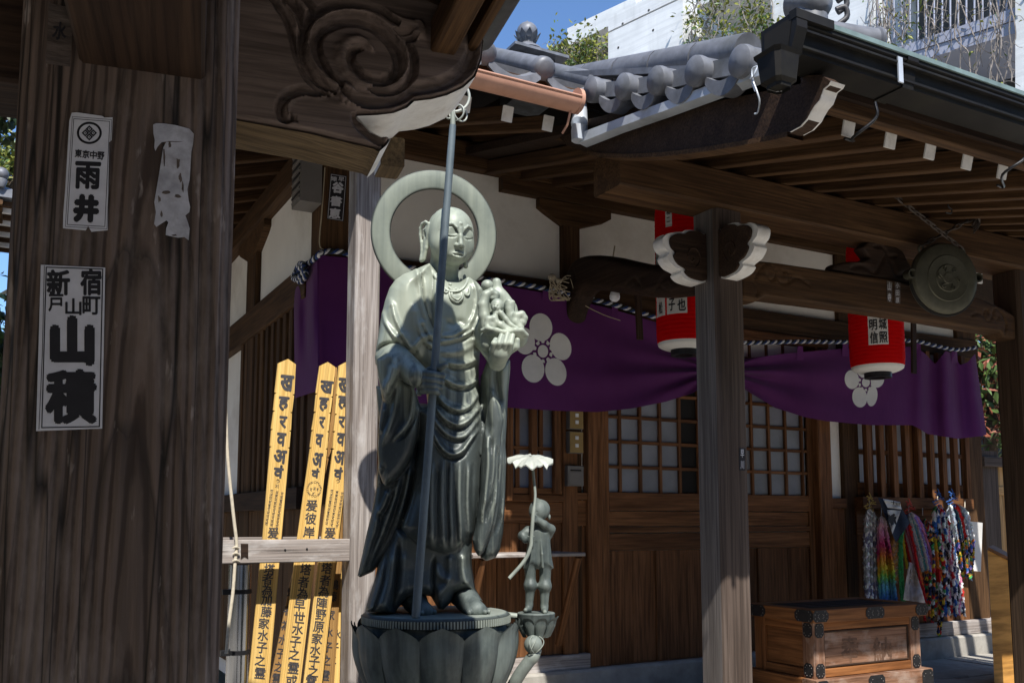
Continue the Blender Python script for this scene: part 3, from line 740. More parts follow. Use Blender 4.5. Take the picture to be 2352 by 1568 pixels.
# ------------------------------------------------------------------ porch of the hall
PY0 = 3.666; PW = .195
P1X, P3X = 3.20, 5.75
def porch_post(x, mm=None):
    b = MB(); c = .022; s = PW
    pr = [(c, 0), (s-c, 0), (s, c), (s, s-c), (s-c, s), (c, s), (0, s-c), (0, c)]
    M = frame((x, PY0, ZP), (0, 0, 1), (1, 0, 0))
    # local X up; profile in local (Y,Z): Z->world x, Y-> world y
    L = 3.133-ZP
    v = [(0, -q, p) for p, q in pr]+[(L, -q, p) for p, q in pr]
    b.add(v, [tuple(range(7, -1, -1)), tuple(range(8, 16))]+[(i, (i+1) % 8, 8+(i+1) % 8, 8+i) for i in range(8)])
    me = b.mesh('porch_post'); me.materials.append(mm or m_porch); me.materials.append(m_porchg if mm is None else mm)
    for p in me.polygons:
        if abs(p.normal.z) > .9 and p.center.z < .01: p.material_index = 1
    o = link('porch_post', me, mm or m_porch, th, M)
    bmx = bmesh.new(); bmx.from_mesh(me); bmesh.ops.recalc_face_normals(bmx, faces=bmx.faces); bmx.to_mesh(me); bmx.free()
    return o
pp1, pp3 = porch_post(P1X), porch_post(P3X, m_porchd)
blk('porch_eave_beam', 2.575, 6.25, PY0-.03, PY0+.2, 3.135, 3.335, m_wood, th, 0, .012)
# carved rainbow beam between the posts
def relief_block(outline, n_off, strokes, name, m, parent, h=.006, depth=.16, groove=.008, R=.012):
    """outline and strokes in (s,z) metres on a plane spanned by unit vectors given in n_off=(origin, su, sz, out)"""
    O, su, sn = n_off                                  # origin, in-plane unit x, outward normal (z is up)
    P = np.asarray(outline, float); lo, hi = P.min(0)-.02, P.max(0)+.02
    S = SDF((lo[0], -.02, lo[1]), (hi[0], depth+.02, hi[1]), h)
    U_, Z_ = S.ax[0][:, None].astype(float), S.ax[2][None, :].astype(float)
    up = np.zeros((S.n[0], S.n[2])); dn = up.copy(); disp = up
    for pts, wd, amp in strokes:
        c = curve_pts(pts, 24); d, t = line_d(c, U_, Z_); tp = np.clip(np.minimum(t, 1-t)*6+.35, 0, 1)
        g_ = amp*np.exp(-(d/(wd*tp))**2)
        if amp > 0: up = np.maximum(up, g_)
        else: dn = np.minimum(dn, g_)
    disp = np.where(dn < -.003, np.minimum(dn+up*.35, up), up) if len(strokes) > 12 else up+dn
    S.poly(P, depth/2, depth/2, R, 0, disp=np.clip(disp, -.028, .02))
    su = Vector(su); inn = -Vector(sn); M = Matrix(((su.x, inn.x, 0, O[0]), (su.y, inn.y, 0, O[1]), (su.z, inn.z, 1, O[2]), (0, 0, 0, 1)))
    me = S.mesh(name); return link(name, me, m, parent, M)
xk0, xk1 = P1X+PW+.001, P3X-.001; Lk = xk1-xk0
kz0, kz1 = 2.70, 2.90
ol = [(0, kz0-.03), (.12, kz0-.028), (.17, kz0), (.5, kz0+.008), (Lk/2, kz0+.014), (Lk-.5, kz0+.008), (Lk-.17, kz0), (Lk-.12, kz0-.028), (Lk, kz0-.03), (Lk, kz1-.07), (Lk-.12, kz1-.03), (Lk-.35, kz1+.01), (Lk/2, kz1+.03), (.35, kz1+.012), (0, kz1)]
def scroll(x, z, s, f=1):
    return [([(x+f*s*a, z+s*b) for a, b in q], w*s, -.008) for q, w in (
        ([(-.10, -.62), (.0, -.45), (-.1, -.25), (.04, .05), (.3, .28), (.55, .22), (.6, -.02), (.42, -.12), (.3, .02)], .045),
        ([(.6, .1), (.75, -.15), (1.0, -.12), (1.05, .12), (.9, .18), (.85, .05)], .04),
        ([(1.0, -.15), (1.2, .0), (1.45, .02), (1.8, -.12)], .035))]
st = scroll(.12, (kz0+kz1)/2+.03, .22)+scroll(Lk-.12, (kz0+kz1)/2+.0, .19, -1)
st += [([(.2, kz0+.03), (Lk/2, kz0+.036), (Lk-.2, kz0+.03)], .006, -.005)]
relief_block(ol, ((xk0, PY0+.03, 0), (1, 0, 0), (0, -1, 0)), st, 'carved_rainbow_beam', m_wood, th, .009, .14)
# frog-leg strut carving on the beam
ol2 = [(-.45, 0), (.45, 0), (.43, .05), (.3, .08), (.22, .12), (.16, .2), (.05, .235), (-.12, .235), (-.2, .17), (-.14, .12), (-.2, .09), (-.3, .075), (-.43, .04)]
st2 = [([(-.3, .03), (-.2, .06), (-.1, .03), (-.05, .08), (.0, .15)], .014, -.012), ([(.3, .03), (.22, .07), (.1, .04), (.06, .1), (.0, .16)], .014, -.012), ([(-.1, .19), (-.02, .2), (.03, .15), (.1, .16)], .012, -.012)]
xf = float(aY(2010, 600, PY0+.07)[0])
relief_block([(x, z+2.925) for x, z in ol2], ((xf+.07, PY0+.05, 0), (1, 0, 0), (0, -1, 0)), [([(x, z+2.925) for x, z in q], w, a) for q, w, a in st2], 'frog_leg_strut', m_wood_dark, th, .008, .08)
# curved shrimp beam from the post back to the wall
xe = P1X+PW/2
yb_ = [(PY0+PW-.02), YW-.03]
top = curve_pts([(3.86, 2.87), (4.3, 2.99), (4.7, 3.14), (5.0, 3.22), (5.15, 3.2), (5.25, 3.07)], 14); bot = curve_pts([(5.25, 2.82), (5.17, 2.8), (5.1, 2.9), (4.95, 2.98), (4.6, 2.88), (4.2, 2.77), (3.86, 2.72)], 14)
st = [([(4.35, 2.86), (4.42, 2.93), (4.5, 2.9), (4.45, 2.85), (4.42, 2.89)], .012, -.008), ([(4.5, 2.9), (4.3, 2.8), (4.1, 2.86), (4.0, 2.84)], .008, -.006), ([(4.02, 2.8), (4.1, 2.87), (4.17, 2.83), (4.1, 2.78), (4.08, 2.82)], .01, -.007), ([(5.1, 3.0), (5.17, 3.08), (5.1, 3.14), (5.06, 3.07)], .01, -.007)]
relief_block([(YW-y, z) for y, z in top]+[(YW-y, z) for y, z in bot], ((xe-.08, YW, 0), (0, -1, 0), (-1, 0, 0)), [([(YW-y, z) for y, z in q], w, a) for q, w, a in st], 'shrimp_beam', m_wood_dark, th, .009, .16, R=.05)
b = MB(); yk, zk = 4.43, 3.05
# cloud-shaped beam noses with white painted scalloped rims on post 1
nz = [(0, 0), (.03, -.012), (.10, .0), (.13, .03), (.125, .05), (.17, .075), (.195, .12), (.185, .15), (.21, .18), (.215, .23), (.18, .27), (.13, .28), (.10, .305), (.05, .315), (.02, .30), (0, .305)]
noz = thing('cloud_beam_nose', None, None, (P1X, PY0, 2.8)); noz.parent = th; noz.matrix_basis = W[th].inverted() @ W[noz]
def cloud_nose(O, su, sn, name, sc=1.0):
    """su: direction the nose points, sn: face normal towards the viewer; thickness .13"""
    t = .085; su = np.array(su, float); sn = np.array(sn, float); O = np.array(O, float)
    nz_ = [(max(0., x), z) for x, z in curve_pts([(x*1.28, .03+z*.86) for x, z in nz], 64)]; pts = [O+su*x*sc+np.array([0, 0, z*sc]) for x, z in nz_]
    b = MB(); b.prism(pts, -sn*t); rim = b.build(name+'_painted_rim', m_whitep, noz, smooth=25)
    inner = [(max(0, x*.86-.0), .012+z*.94) for x, z in nz_]
    fr = [(O+su*x*sc+np.array([0, 0, z*sc])) for x, z in inner]
    b = MB(); b.prism([p+sn*.001 for p in fr], sn*.012)
    b.build(name+'_face', m_wood_dark, noz)
    zc = [(.07, .10), (.045, .14), (.06, .19), (.105, .195), (.125, .155), (.105, .125), (.085, .14), (.09, .16)]
    b = MB(); b.tube(curve_pts([O+su*x*sc+np.array([0, 0, z*sc])+sn*.0125 for x, z in zc], 20), .005, 6); b.build(name+'_scroll', m_wood_dark, noz, smooth=60)
cloud_nose((P1X-.001, PY0+.085, 2.72), (-1, 0, 0), (0, -1, 0), 'left_nose')
cloud_nose((P1X+.03, PY0-.001, 2.725), (0, -1, 0), (-1, 0, 0), 'front_nose')
bk_ = thing('white_bracket_end', None, None, (5.3, 4.3, 3)); bk_.parent = th; bk_.matrix_basis = W[th].inverted() @ W[bk_]
pA = aY(2243, 630, 4.4); blk('painted_beam_end', pA[0]-.04, pA[0]+.04, 4.38, 4.4, pA[2]-.07, pA[2]+.07, m_whitep, bk_); blk('beam', pA[0]-.038, pA[0]+.038, 4.4, YW, pA[2]-.068, pA[2]+.068, m_wood, bk_, 1)
# rafters with white painted ends
YR = 2.55; zR = 3.09; SLP = .26
xr0 = 2.936; dxr = .2475
for i in range(-1, 15):
    x = xr0+i*dxr
    p0 = np.array([x, YR, zR]); L = 2.9
    o = beam('porch_rafter', p0, p0+np.array([0, L, L*SLP]), .062, .085, m_wood, th)
    b = MB().cbox((-.007, -.0315, -.043), (0, .0315, .043), .002); link('painted_rafter_end', b.mesh('painted_rafter_end'), m_whitep, o, W[o])
zb = lambda y: zR+.05+(y-YR)*SLP
b = MB(); b.add([(2.5, 2.38, zb(2.38)), (6.25, 2.38, zb(2.38)), (6.25, 5.3, zb(5.3)), (2.5, 5.3, zb(5.3)), (2.5, 2.38, zb(2.38)+.05), (6.25, 2.38, zb(2.38)+.05), (6.25, 5.3, zb(5.3)+.05), (2.5, 5.3, zb(5.3)+.05)],
                [(3, 2, 1, 0), (4, 5, 6, 7), (0, 1, 5, 4), (1, 2, 6, 5), (2, 3, 7, 6), (3, 0, 4, 7)])
b.build('porch_roof_boarding', m_wood_dark, th)
# two stepped fascias under the gutter
blk('porch_fascia', 2.52, 6.25, 2.42, 2.475, 3.062, 3.15, m_wood, th, 0)
blk('porch_fascia', 2.52, 6.25, 2.375, 2.418, 3.13, 3.2, m_wood, th, 0)
# bargeboard of the left verge: outline read on the plane X=2.5
XB = 2.5
def bq(cx, cy): p = aX((1380+.3061*cx)/1.0884, (160+.3061*cy)/1.0884, XB); return (XB, float(p[1]), float(p[2]))
barge = [bq(*p) for p in ((150, 560), (60, 600), (120, 665), (260, 715), (420, 742), (650, 745), (900, 733), (1200, 700), (1500, 652), (1800, 598), (1950, 566), (2035, 520), (2095, 455), (2120, 405), (2150, 355), (2190, 310), (2205, 270), (2225, 215), (2270, 180), (2285, 150), (2200, 90), (1750, 100), (1300, 210), (900, 330), (500, 460))]
bg_ = thing('bargeboard', None, None, (XB, 3.0, 3.1)); bg_.parent = th; bg_.matrix_basis = W[th].inverted() @ W[bg_]
b = MB(); b.prism(barge, (.055, 0, 0)); b.build('board', m_wood_dark, bg_)
lip = [bq(*p) for p in ((300, 722), (420, 748), (650, 752), (900, 740), (1200, 707), (1500, 659), (1800, 605), (1940, 574))]
b = MB(); P = np.zeros((len(lip), 4, 3))
for i, p in enumerate(lip):
    for j, (dx_, dz) in enumerate(((-.012, 0), (-.012, .02), (.07, .02), (.07, 0))): P[i, j] = (p[0]+dx_, p[1], p[2]+dz-.012)
b.grid(P, True); b.build('lower_moulding', m_wood, bg_)
se = [bq(*p) for p in ((1950, 562), (2035, 516), (2095, 451), (2120, 401), (2150, 351), (2190, 306), (2205, 266), (2225, 211), (2270, 176), (2285, 146))]
b = MB(); P = np.zeros((len(se), 2, 3))
for i, p in enumerate(se): P[i, 0] = (p[0]-.006, p[1]-.004, p[2]); P[i, 1] = (p[0]+.062, p[1]-.004, p[2])
b.grid(P); b.grid(P[:, ::-1]+np.array([0, .003, .002])); b.build('painted_end', m_whitep, bg_, smooth=60)
# zinc verge flashing
def zq(cx, cy, X): p = aX((1380+.3061*cx)/1.0884, (160+.3061*cy)/1.0884, X); return p
zf = thing('zinc_flashing', None, None, (2.44, 3.2, 3.3)); zf.parent = th; zf.matrix_basis = W[th].inverted() @ W[zf]
top_ = [zq(*p, 2.44) for p in ((240, 560), (520, 455), (900, 315), (1300, 165), (1720, 8))]; bo_ = [zq(*p, 2.44) for p in ((215, 648), (520, 525), (900, 390), (1300, 240), (1735, 78))]
b = MB(); n = len(top_)
P = np.array([[t_, bb, bb+np.array([.05, 0, -.012]), t_+np.array([.05, 0, 0])] for t_, bb in zip(top_, bo_)]); b.grid(P, True); b.build('flashing_strip', m_zinc, zf)
a = zq(235, 620, 2.44); b = MB(); b.tube([zq(235, 300, 2.47), zq(225, 470, 2.46), zq(222, 490, 2.45)], [.03, .042, .042], 12); b.tube([zq(228, 500, 2.44), zq(222, 560, 2.44), zq(215, 630, 2.435)], [.04, .042, .036], 10)
b.build('downpipe_elbow', m_zinc, zf, smooth=45)
# verge tiles: discs facing left, pan tile fronts between, a long ridge roll above
vt = [(340, 213, .060), (600, 188, .060), (872, 138, .061), (1190, 62, .062), (1560, -18, .062)]
cent = [zq(x, y, 2.43) for x, y, r in vt]
for (p, (x, y, r)) in zip(cent, vt):
    M = frame(p, (1, .0, .08)); b = MB(); b.lathe([(0, -.035), (r*.7, -.032), (r, -.02), (r*1.04, 0), (r, .02), (r*.96, .022), (r*.96, .75)], 22, M @ Matrix.Rotation(rad(90), 4, 'Y')); b.build('round_tile', m_tile, th, smooth=40)
for i in range(len(cent)-1):
    a, c = cent[i], cent[i+1]; n = 11; e = c-a
    tp = [a+e*(.14+.72*k/(n-1))+np.array([.004, 0, -.026-.03*math.sin(math.pi*k/(n-1))]) for k in range(n)]; lo = [a+e*(.14+.72*k/(n-1))+np.array([.004, 0, -.062-.058*math.sin(math.pi*k/(n-1))**.7]) for k in range(n)]
    b = MB(); b.prism(tp+lo[::-1], (.5, 0, .03)); b.build('pan_tile', m_tile, th, smooth=30)
    b = MB(); b.prism([a+e*.1+np.array([.035, 0, .045]), a+e*.95+np.array([.035, 0, .045]), a+e*.95+np.array([.035, 0, -.03]), a+e*.1+np.array([.035, 0, -.03])], (.5, 0, .02)); b.build('verge_tile', m_tile, th)
ra, rb = aX(1290, 190, 2.62), aX(1722, 118, 2.62)
nseg = 5
for i in range(nseg):
    p = ra+(rb-ra)*i/nseg; q = ra+(rb-ra)*(i+.97)/nseg; b = MB(); b.tube([p, q], .075, 14); b.build('ridge_tile', m_tile, th, smooth=40)
# porch roof tiles with discs peeping over the gutter
zt2 = lambda y: zb(y)+.09
for i in range(1, 17):
    x = 2.74+i*.27
    p0 = np.array([x, 2.34, zt2(2.34)+.055]); p1 = np.array([x, 4.6, zt2(4.6)+.4])
    big = i == 0
    b = MB(); b.tube([p0, p1], .055, 12); o = b.build('round_tile', m_tile, th, smooth=40)
    M = frame(p0, (0, 1, .0)); b = MB(); b.lathe([(0, -.03), (.04, -.027), (.06, -.012), (.062, .02), (.055, .03)], 20, M @ Matrix.Rotation(rad(90), 4, 'Y'), cap=False); b.build('tile_disc', m_tile, th, smooth=50)
b = MB(); b.add([(2.5, 2.36, zt2(2.36)-.03), (6.25, 2.36, zt2(2.36)-.03), (6.25, 5.2, zt2(5.2)+.4), (2.5, 5.2, zt2(5.2)+.4), (2.5, 2.36, zt2(2.36)), (6.25, 2.36, zt2(2.36)), (6.25, 5.2, zt2(5.2)+.43), (2.5, 5.2, zt2(5.2)+.43)],
                [(3, 2, 1, 0), (4, 5, 6, 7), (0, 1, 5, 4), (1, 2, 6, 5), (2, 3, 7, 6), (3, 0, 4, 7)]); b.build('pan_tiling', m_tile, th)
# the two big end cylinders on the verge corner
pc = aY(1990, 95, 2.42); pc = aY(2012, 97, 2.5); b = MB(); M = frame(pc, (-1, .25, .02)); b.lathe([(0, -.028), (.04, -.024), (.058, -.008), (.06, .006), (.052, .012), (.05, .34)], 26, M @ Matrix.Rotation(rad(90), 4, 'Y')); b.build('ridge_end_tile', m_tile, th, smooth=40)
pc = aY(1872, 18, 2.42); b = MB(); b.tube([pc+np.array([-.012, .02, -.13]), pc+np.array([0, .02, -.05]), pc+np.array([.0, .03, .03])], [.058, .062, .064], 22)
M = frame(pc+np.array([0, -.0, .015]), (-.2, 1, .5)); b.lathe([(0, -.06), (.035, -.055), (.058, -.035), (.066, -.01), (.064, .1)], 26, M @ Matrix.Rotation(rad(90), 4, 'Y')); b.build('corner_ornament_tile', m_tile, th, smooth=40)
pc = aY(1925, 40, 2.6); b = MB()
for k in range(4): b.tube(curve_pts([pc+np.array([0, 0, -.03+.05*k]), pc+np.array([.03, -.02, .0+.05*k]), pc+np.array([.02, -.02, .04+.05*k]), pc+np.array([-.01, 0, .03+.05*k])], 10), .012, 8)
b.tube([pc+np.array([0, .02, -.12]), pc+np.array([.02, 0, -.06])], .04, 10); b.build('demon_tile_carving', m_tiledark, th, smooth=60)
# ------------------------------------------------------------------ porch gutter
pg = thing('box_gutter', 'long dark square gutter with green lip, end cap and funnel outlet along the porch eave', 'gutter', (4.0, 2.28, 3.1))
gx0, gx1, yF, yB, zT, zB = 2.325, 6.25, 2.215, 2.37, 3.235, 3.115
def gprof(s): return [(yF, zT), (yF, zT-.03), (yF+.012, zT-.04), (yF+.03, zB), (yB, zB), (yB, zT), (yB-.005, zT), (yB-.005, zB+.005), (yF+.034, zB+.005), (yF+.008, zT-.01)]
b = MB(); pr = gprof(0); P = np.array([[(x, y, z) for y, z in pr] for x in (gx0, gx1)]); b.grid(P, True); b.build('trough', m_gutter, pg)
b = MB(); b.box((gx0+.12, yF-.008, zT-.014), (gx1, yF+.012, zT+.004)); b.build('lip', m_gutlip, pg)
b = MB(); b.prism([(gx0-.02, yF-.012, zT+.006), (gx0-.02, yF-.012, zT-.05), (gx0-.02, yF+.02, zB-.006), (gx0-.02, yB+.004, zB-.006), (gx0-.02, yB+.004, zT+.006)], (.05, 0, 0)); b.build('end_cap', m_gutter, pg)
b = MB(); b.quad((gx0-.0215, yF+.008, zT-.012), (gx0-.0215, yF+.03, zB+.012), (gx0-.0215, yB-.012, zB+.012), (gx0-.0215, yB-.012, zT-.012)); b.build('end_hollow_shade', m_dark, pg)  # dark sheet on the cap, painting the shade of a hollow end
for z_ in (zT-.05, zB+.02): b = MB(); b.box((gx0+.03, yF+(.0 if z_ > 3.16 else .018)-.003, z_-.004), (gx1, yF+.03, z_+.004)); b.build('moulding', m_gutter, pg)
b = MB(); b.box((gx0-.022, yF-.014, zT-.02), (gx0+.16, yF+.02, zT+.012)); b.build('lip_cap', m_gutter, pg)
for px in (2085,):
    xj = float(aY(px, 180, yF)[0]); b = MB(); P = np.array([[(x, y-.006 if y < 2.3 else y, z-(.006 if z < zT-.05 else 0)) for y, z in pr[:6]] for x in (xj, xj+.06)]); b.grid(P); b.build('joint_sleeve', m_gutter, pg)
xj = float(aY(2068, 200, yF)[0]); blk('clip', xj-.012, xj+.012, yF-.006, yF+.0, zB-.01, zT-.03, m_zinc, pg)
fc = aZ(1790, 175, zB-.02); fcy = 2.29; fcx = float(aY(1788, 175, fcy)[0])
b = MB()
def ring(z, a, c): return [(fcx-a+c, fcy-a, z), (fcx+a-c, fcy-a, z), (fcx+a, fcy-a+c, z), (fcx+a, fcy+a-c, z), (fcx+a-c, fcy+a, z), (fcx-a+c, fcy+a, z), (fcx-a, fcy+a-c, z), (fcx-a, fcy-a+c, z)]
R_ = np.array([ring(zB-.001, .066, .016), ring(zB-.015, .058, .016), ring(zB-.1, .049, .014), ring(zB-.112, .036, .014), ring(zB-.125, .034, .013)]); b.grid(R_[::-1], True); b.add(R_[-1]+np.array([0, 0, .012]), [tuple(range(8))]); b.build('funnel_outlet', m_gutter, pg)
for px, py in ((2010, 300), (2352, 400)):
    p = aY(px, 235 if px < 2100 else 330, yF+.03); q = aY(1940 if px < 2100 else 2290, 318 if px < 2100 else 425, YR-.01)
    b = MB(); b.tube(curve_pts([p, p+(0, .0, -.06), p+(-.03, .08, -.11), q+(.05, .0, 0), q], 20), .006, 6); b.build('gutter_hanger', m_iron, pg, smooth=60)
wr = thing('loose_wire', 'loose white twisted wire hanging from the zinc verge flashing', 'wire', (2.45, 2.4, 3.1))
b = MB(); b.tube(curve_pts([zq(1690, 15, 2.43), zq(1635, 45, 2.42), zq(1640, 130, 2.42), zq(1675, 230, 2.42), zq(1695, 310, 2.43), zq(1680, 395, 2.45), zq(1655, 408, 2.45)], 24), .0035, 6); b.tube(curve_pts([zq(1680, 20, 2.42), zq(1650, 90, 2.41), zq(1632, 140, 2.42), zq(1660, 225, 2.42)], 16), .003, 6); b.build('wire_strands', m_zinc, wr, smooth=60)
# ------------------------------------------------------------------ the standing bronze statue
SX, SY, SA = 1.465, 3.30, rad(23.9)
su = np.array([math.cos(SA), -math.sin(SA), 0]); sw = np.array([math.sin(SA), math.cos(SA), 0]); S0 = np.array([SX, SY, 0])
MS = Matrix(((su[0], sw[0], 0, SX), (su[1], sw[1], 0, SY), (0, 0, 1, 0), (0, 0, 0, 1)))
def uz(px, py, w=0.0):
    p = aP(px, py, S0+w*sw, sw); return float((p-S0)@su), float(p[2])
def c4(p): return 845.3+.3281*p[0], 569.6+.3281*p[1]
def c5(p): return 790.1+.3557*p[0], 1010.7+.3557*p[1]
def u4(pts, w=0.0): return [uz(*c4(p), w) for p in pts]
def u5(pts, w=0.0): return [uz(*c5(p), w) for p in pts]
def q4(p, w): u, z = uz(*c4(p), w); return (u, w, z)
def q5(p, w): u, z = uz(*c5(p), w); return (u, w, z)
st = thing('buddhist_statue', 'tall green bronze standing monk statue with ring halo on a lotus pedestal', 'statue', (SX, SY, 0))
H = .0048
S = SDF((-.37, -.36, 1.13), (.33, .27, 2.55), H)
UU, ZZ = S.ax[0][:, None].astype(float), S.ax[2][None, :].astype(float)
disp = np.zeros((S.n[0], S.n[2]))
def stroke(pts, w, a, taper=.3, n=26):
    global disp
    c = curve_pts(pts, n); d, t = line_d(c, UU, ZZ); tp = np.clip(np.minimum(t, 1-t)*6+taper, 0, 1)
    disp = disp+1.65*a*tp*np.exp(-(d/(w*(.5+.5*tp)))**2)
def fold4(pts, w=.013, a=.011, g=.6, dz=26):
    stroke(u4(pts), w, a); stroke(u4([(x, y+dz) for x, y in pts]), w*.6, -a*g)
def fold5(pts, w=.013, a=.010, g=.0, dx=26):
    stroke(u5(pts), w, a)
    if g: stroke(u5([(x+dx, y) for x, y in pts]), w*.7, -a*g)
# drapery across the belly: nested swags
for P_, a in (([(545, 835), (600, 850), (660, 847), (720, 822), (775, 775)], .013), ([(515, 935), (560, 970), (620, 992), (690, 988), (740, 957), (780, 915)], .014),
           ([(478, 1045), (520, 1112), (590, 1152), (650, 1157), (710, 1130), (760, 1062), (790, 1000)], .014), ([(466, 1130), (510, 1204), (580, 1252), (640, 1262), (700, 1232), (755, 1170), (795, 1100)], .014),
           ([(462, 1225), (505, 1290), (565, 1335), (620, 1348), (680, 1332), (735, 1272), (785, 1190)], .010), ([(455, 1315), (490, 1394), (550, 1452), (605, 1462), (660, 1437), (710, 1372), (765, 1285)], .016)):
    fold4(P_, .0125, a, .75, 24)
fold4([(500, 700), (560, 690), (650, 655), (740, 590)], .012, .009, .5, 20); fold4([(520, 660), (600, 650), (680, 610), (740, 560)], .009, .008, .5, 16)
fold4([(510, 770), (600, 770), (690, 735), (780, 650)], .016, .008, .4, 26)
stroke(u4([(730, 640), (770, 610), (800, 590)]), .012, -.03)
# bare chest and lapels
stroke(u4([(628, 400), (632, 480), (635, 560)]), .018, -.006); stroke(u4([(545, 545), (590, 570), (635, 550), (690, 575), (720, 550)]), .014, -.006)
for o, a in ((0, .011), (26, -.005), (48, .009), (95, .007)): stroke(u4([(712+o*.8, 205-o*.1), (755+o, 330), (750+o, 460), (705+o*.8, 565+o*.5), (610+o*.5, 642+o*.7)]), .009, a)
for o, a in ((0, .010), (-22, -.006)): stroke(u4([(440+o, 150), (470+o, 215), (478+o, 300), (470+o, 420), (480+o, 560), (510+o, 650)]), .010, a)
stroke(u4([(345, 160), (372, 240), (382, 330), (400, 450), (440, 560), (458, 600)]), .006, -.009); stroke(u4([(330, 165), (356, 245), (368, 330), (386, 460), (425, 570)]), .011, .008)
# right upper arm folds
for P_ in ([(95, 470), (125, 570), (180, 660), (235, 710)], [(165, 420), (185, 520), (225, 620), (290, 735)], [(330, 470), (350, 600), (400, 700), (470, 740)], [(380, 560), (420, 640), (470, 690)], [(330, 760), (390, 690), (450, 660)], [(240, 650), (270, 710), (320, 770)]): fold4(P_, .012, .011, .6, 22)
stroke(u4([(58, 778), (90, 745), (130, 728), (205, 722)]), .007, -.016); stroke(u4([(205, 835), (235, 800), (290, 785), (340, 800)]), .008, -.01)
stroke(u4([(195, 880), (225, 820), (290, 800)]), .010, .008)
# hanging right sleeve folds
for P_ in ([(215, 860), (195, 960), (165, 1040), (130, 1085)], [(250, 850), (225, 960), (215, 1080), (185, 1230), (120, 1390)], [(310, 880), (325, 1000), (325, 1120), (300, 1240), (240, 1320), (195, 1370)], [(120, 1150), (105, 1250), (92, 1330)], [(190, 880), (170, 980), (110, 1060)]): fold4(P_, .012, .011, .0)
stroke(u4([(335, 960), (345, 1080), (330, 1220), (270, 1330), (205, 1375)]), .007, -.012)
for P_ in ([(215, 480), (210, 560), (170, 680), (120, 830)], [(300, 330), (260, 430), (225, 480)], [(370, 240), (330, 380), (290, 500), (230, 650), (160, 800)], [(430, 200), (400, 360), (360, 500)], [(245, 180), (225, 290)]): fold5(P_, .013, .010, .7, 30)
# long skirt: fine vertical pleats
for i, x in enumerate((520, 575, 640, 690, 745, 800)):
    fold5([(x, 150+20*(i % 2)), (x-5, 400), (x+(x-640)*.05, 560), (x+(x-640)*.1, 690)], .011, .0045+.0015*(i % 3), .9, 26)
stroke(u5([(470, 130), (455, 320), (415, 480), (385, 580)]), .010, .012)
# left sleeve folds
for P_ in ([(915, 0), (918, 180), (895, 380), (880, 520)], [(955, 60), (945, 250), (905, 440)], [(1005, 20), (995, 260), (975, 470), (945, 600)], [(1035, 50), (1030, 320), (1020, 520)]): fold5(P_, .013, .013, .8, 24)
stroke(u4([(790, 880), (800, 1050), (835, 1320)]), .012, -.02); stroke(u4([(890, 800), (900, 950), (925, 1110)]), .012, -.014)
# under-robe pleats
for P_ in ([(290, 720), (265, 900), (205, 1090)], [(365, 640), (345, 880), (318, 1105)], [(585, 750), (575, 900), (600, 1060)], [(830, 690), (835, 850), (862, 980)]): stroke(u5(P_), .008, -.013)
for P_ in ([(590, 790), (620, 860), (668, 905), (610, 985), (612, 1050)], [(330, 720), (310, 900), (265, 1080)], [(400, 720), (390, 900), (370, 1000)], [(770, 730), (775, 850), (800, 930)], [(685, 740), (682, 860), (672, 900)]): stroke(u5(P_), .014, .010)
tilt = (.27*UU+0*ZZ)
torso = u4([(432, 118), (380, 145), (300, 185), (240, 300), (240, 600), (300, 800), (400, 950), (430, 1200), (430, 1500), (840, 1500), (835, 1330), (800, 1100), (785, 950), (778, 850), (788, 690), (815, 560), (822, 400), (810, 285), (760, 225), (700, 195), (640, 235), (560, 240), (490, 190)])
belly = .118+.025*np.exp(-((ZZ-1.93)/.2)**2)
S.poly(torso, tilt+0.0, belly+0*UU, .1, 0, disp=disp)
arm = u4([(432, 120), (390, 138), (340, 158), (250, 188), (190, 232), (150, 292), (120, 380), (97, 480), (80, 580), (65, 680), (52, 775), (58, 830), (200, 800), (300, 800), (390, 800), (450, 700), (470, 600), (440, 480), (400, 300), (440, 200)], -.06)
S.poly(arm, -.060+.12*(2.2-ZZ)*(ZZ < 2.2)*-1+.25*np.minimum(UU+.15, 0), .100, .085, .008, disp=disp)
cuff = u4([(54, 782), (70, 900), (95, 1030), (108, 1072), (142, 1092), (175, 1040), (215, 950), (250, 880), (330, 850), (380, 840), (340, 800), (250, 735), (130, 726)], -.16)
S.poly(cuff, -.150, .066, .03, .003, disp=disp)
S.cap(q4((190, 770), -.14), q4((350, 900), -.235), .056, .042, .012)
c1p = u5([(225, -120), (215, 60), (225, 200), (245, 270), (268, 296), (320, 268), (385, 195), (440, 95), (478, -30), (500, -200), (450, -360), (330, -420), (250, -300)], -.13)
S.poly(c1p, -.112, .066, .032, .003, disp=disp)
c2p = u5([(205, -350), (225, -100), (222, 100), (207, 300), (182, 440), (142, 600), (112, 740), (80, 878), (98, 890), (182, 852), (232, 792), (302, 702), (352, 612), (385, 555), (415, 470), (445, 370), (465, 240), (480, 60), (490, -200), (420, -400)], -.05)
S.poly(c2p, -.038+.09*(1.75-ZZ)*(ZZ < 1.75), .058, .03, .003, disp=disp)
skirt = u5([(440, -200), (470, 60), (455, 260), (425, 400), (375, 560), (395, 615), (460, 680), (545, 717), (645, 755), (720, 740), (800, 680), (842, 600), (866, 450), (885, 300), (890, 100), (880, -200), (700, -260)])
S.poly(skirt, tilt-.015, .140-.012*np.clip((1.5-ZZ)/.3, 0, 1)+0*UU, .07, .004, disp=disp)
lsl = u4([(800, 600), (845, 690), (850, 790), (865, 950), (890, 1000), (1010, 1000), (1000, 800), (1002, 745), (930, 760), (870, 640)], -.0)
S.cap(q4((800, 560), -.02), q4((900, 770), -.12), .062, .036, .02)
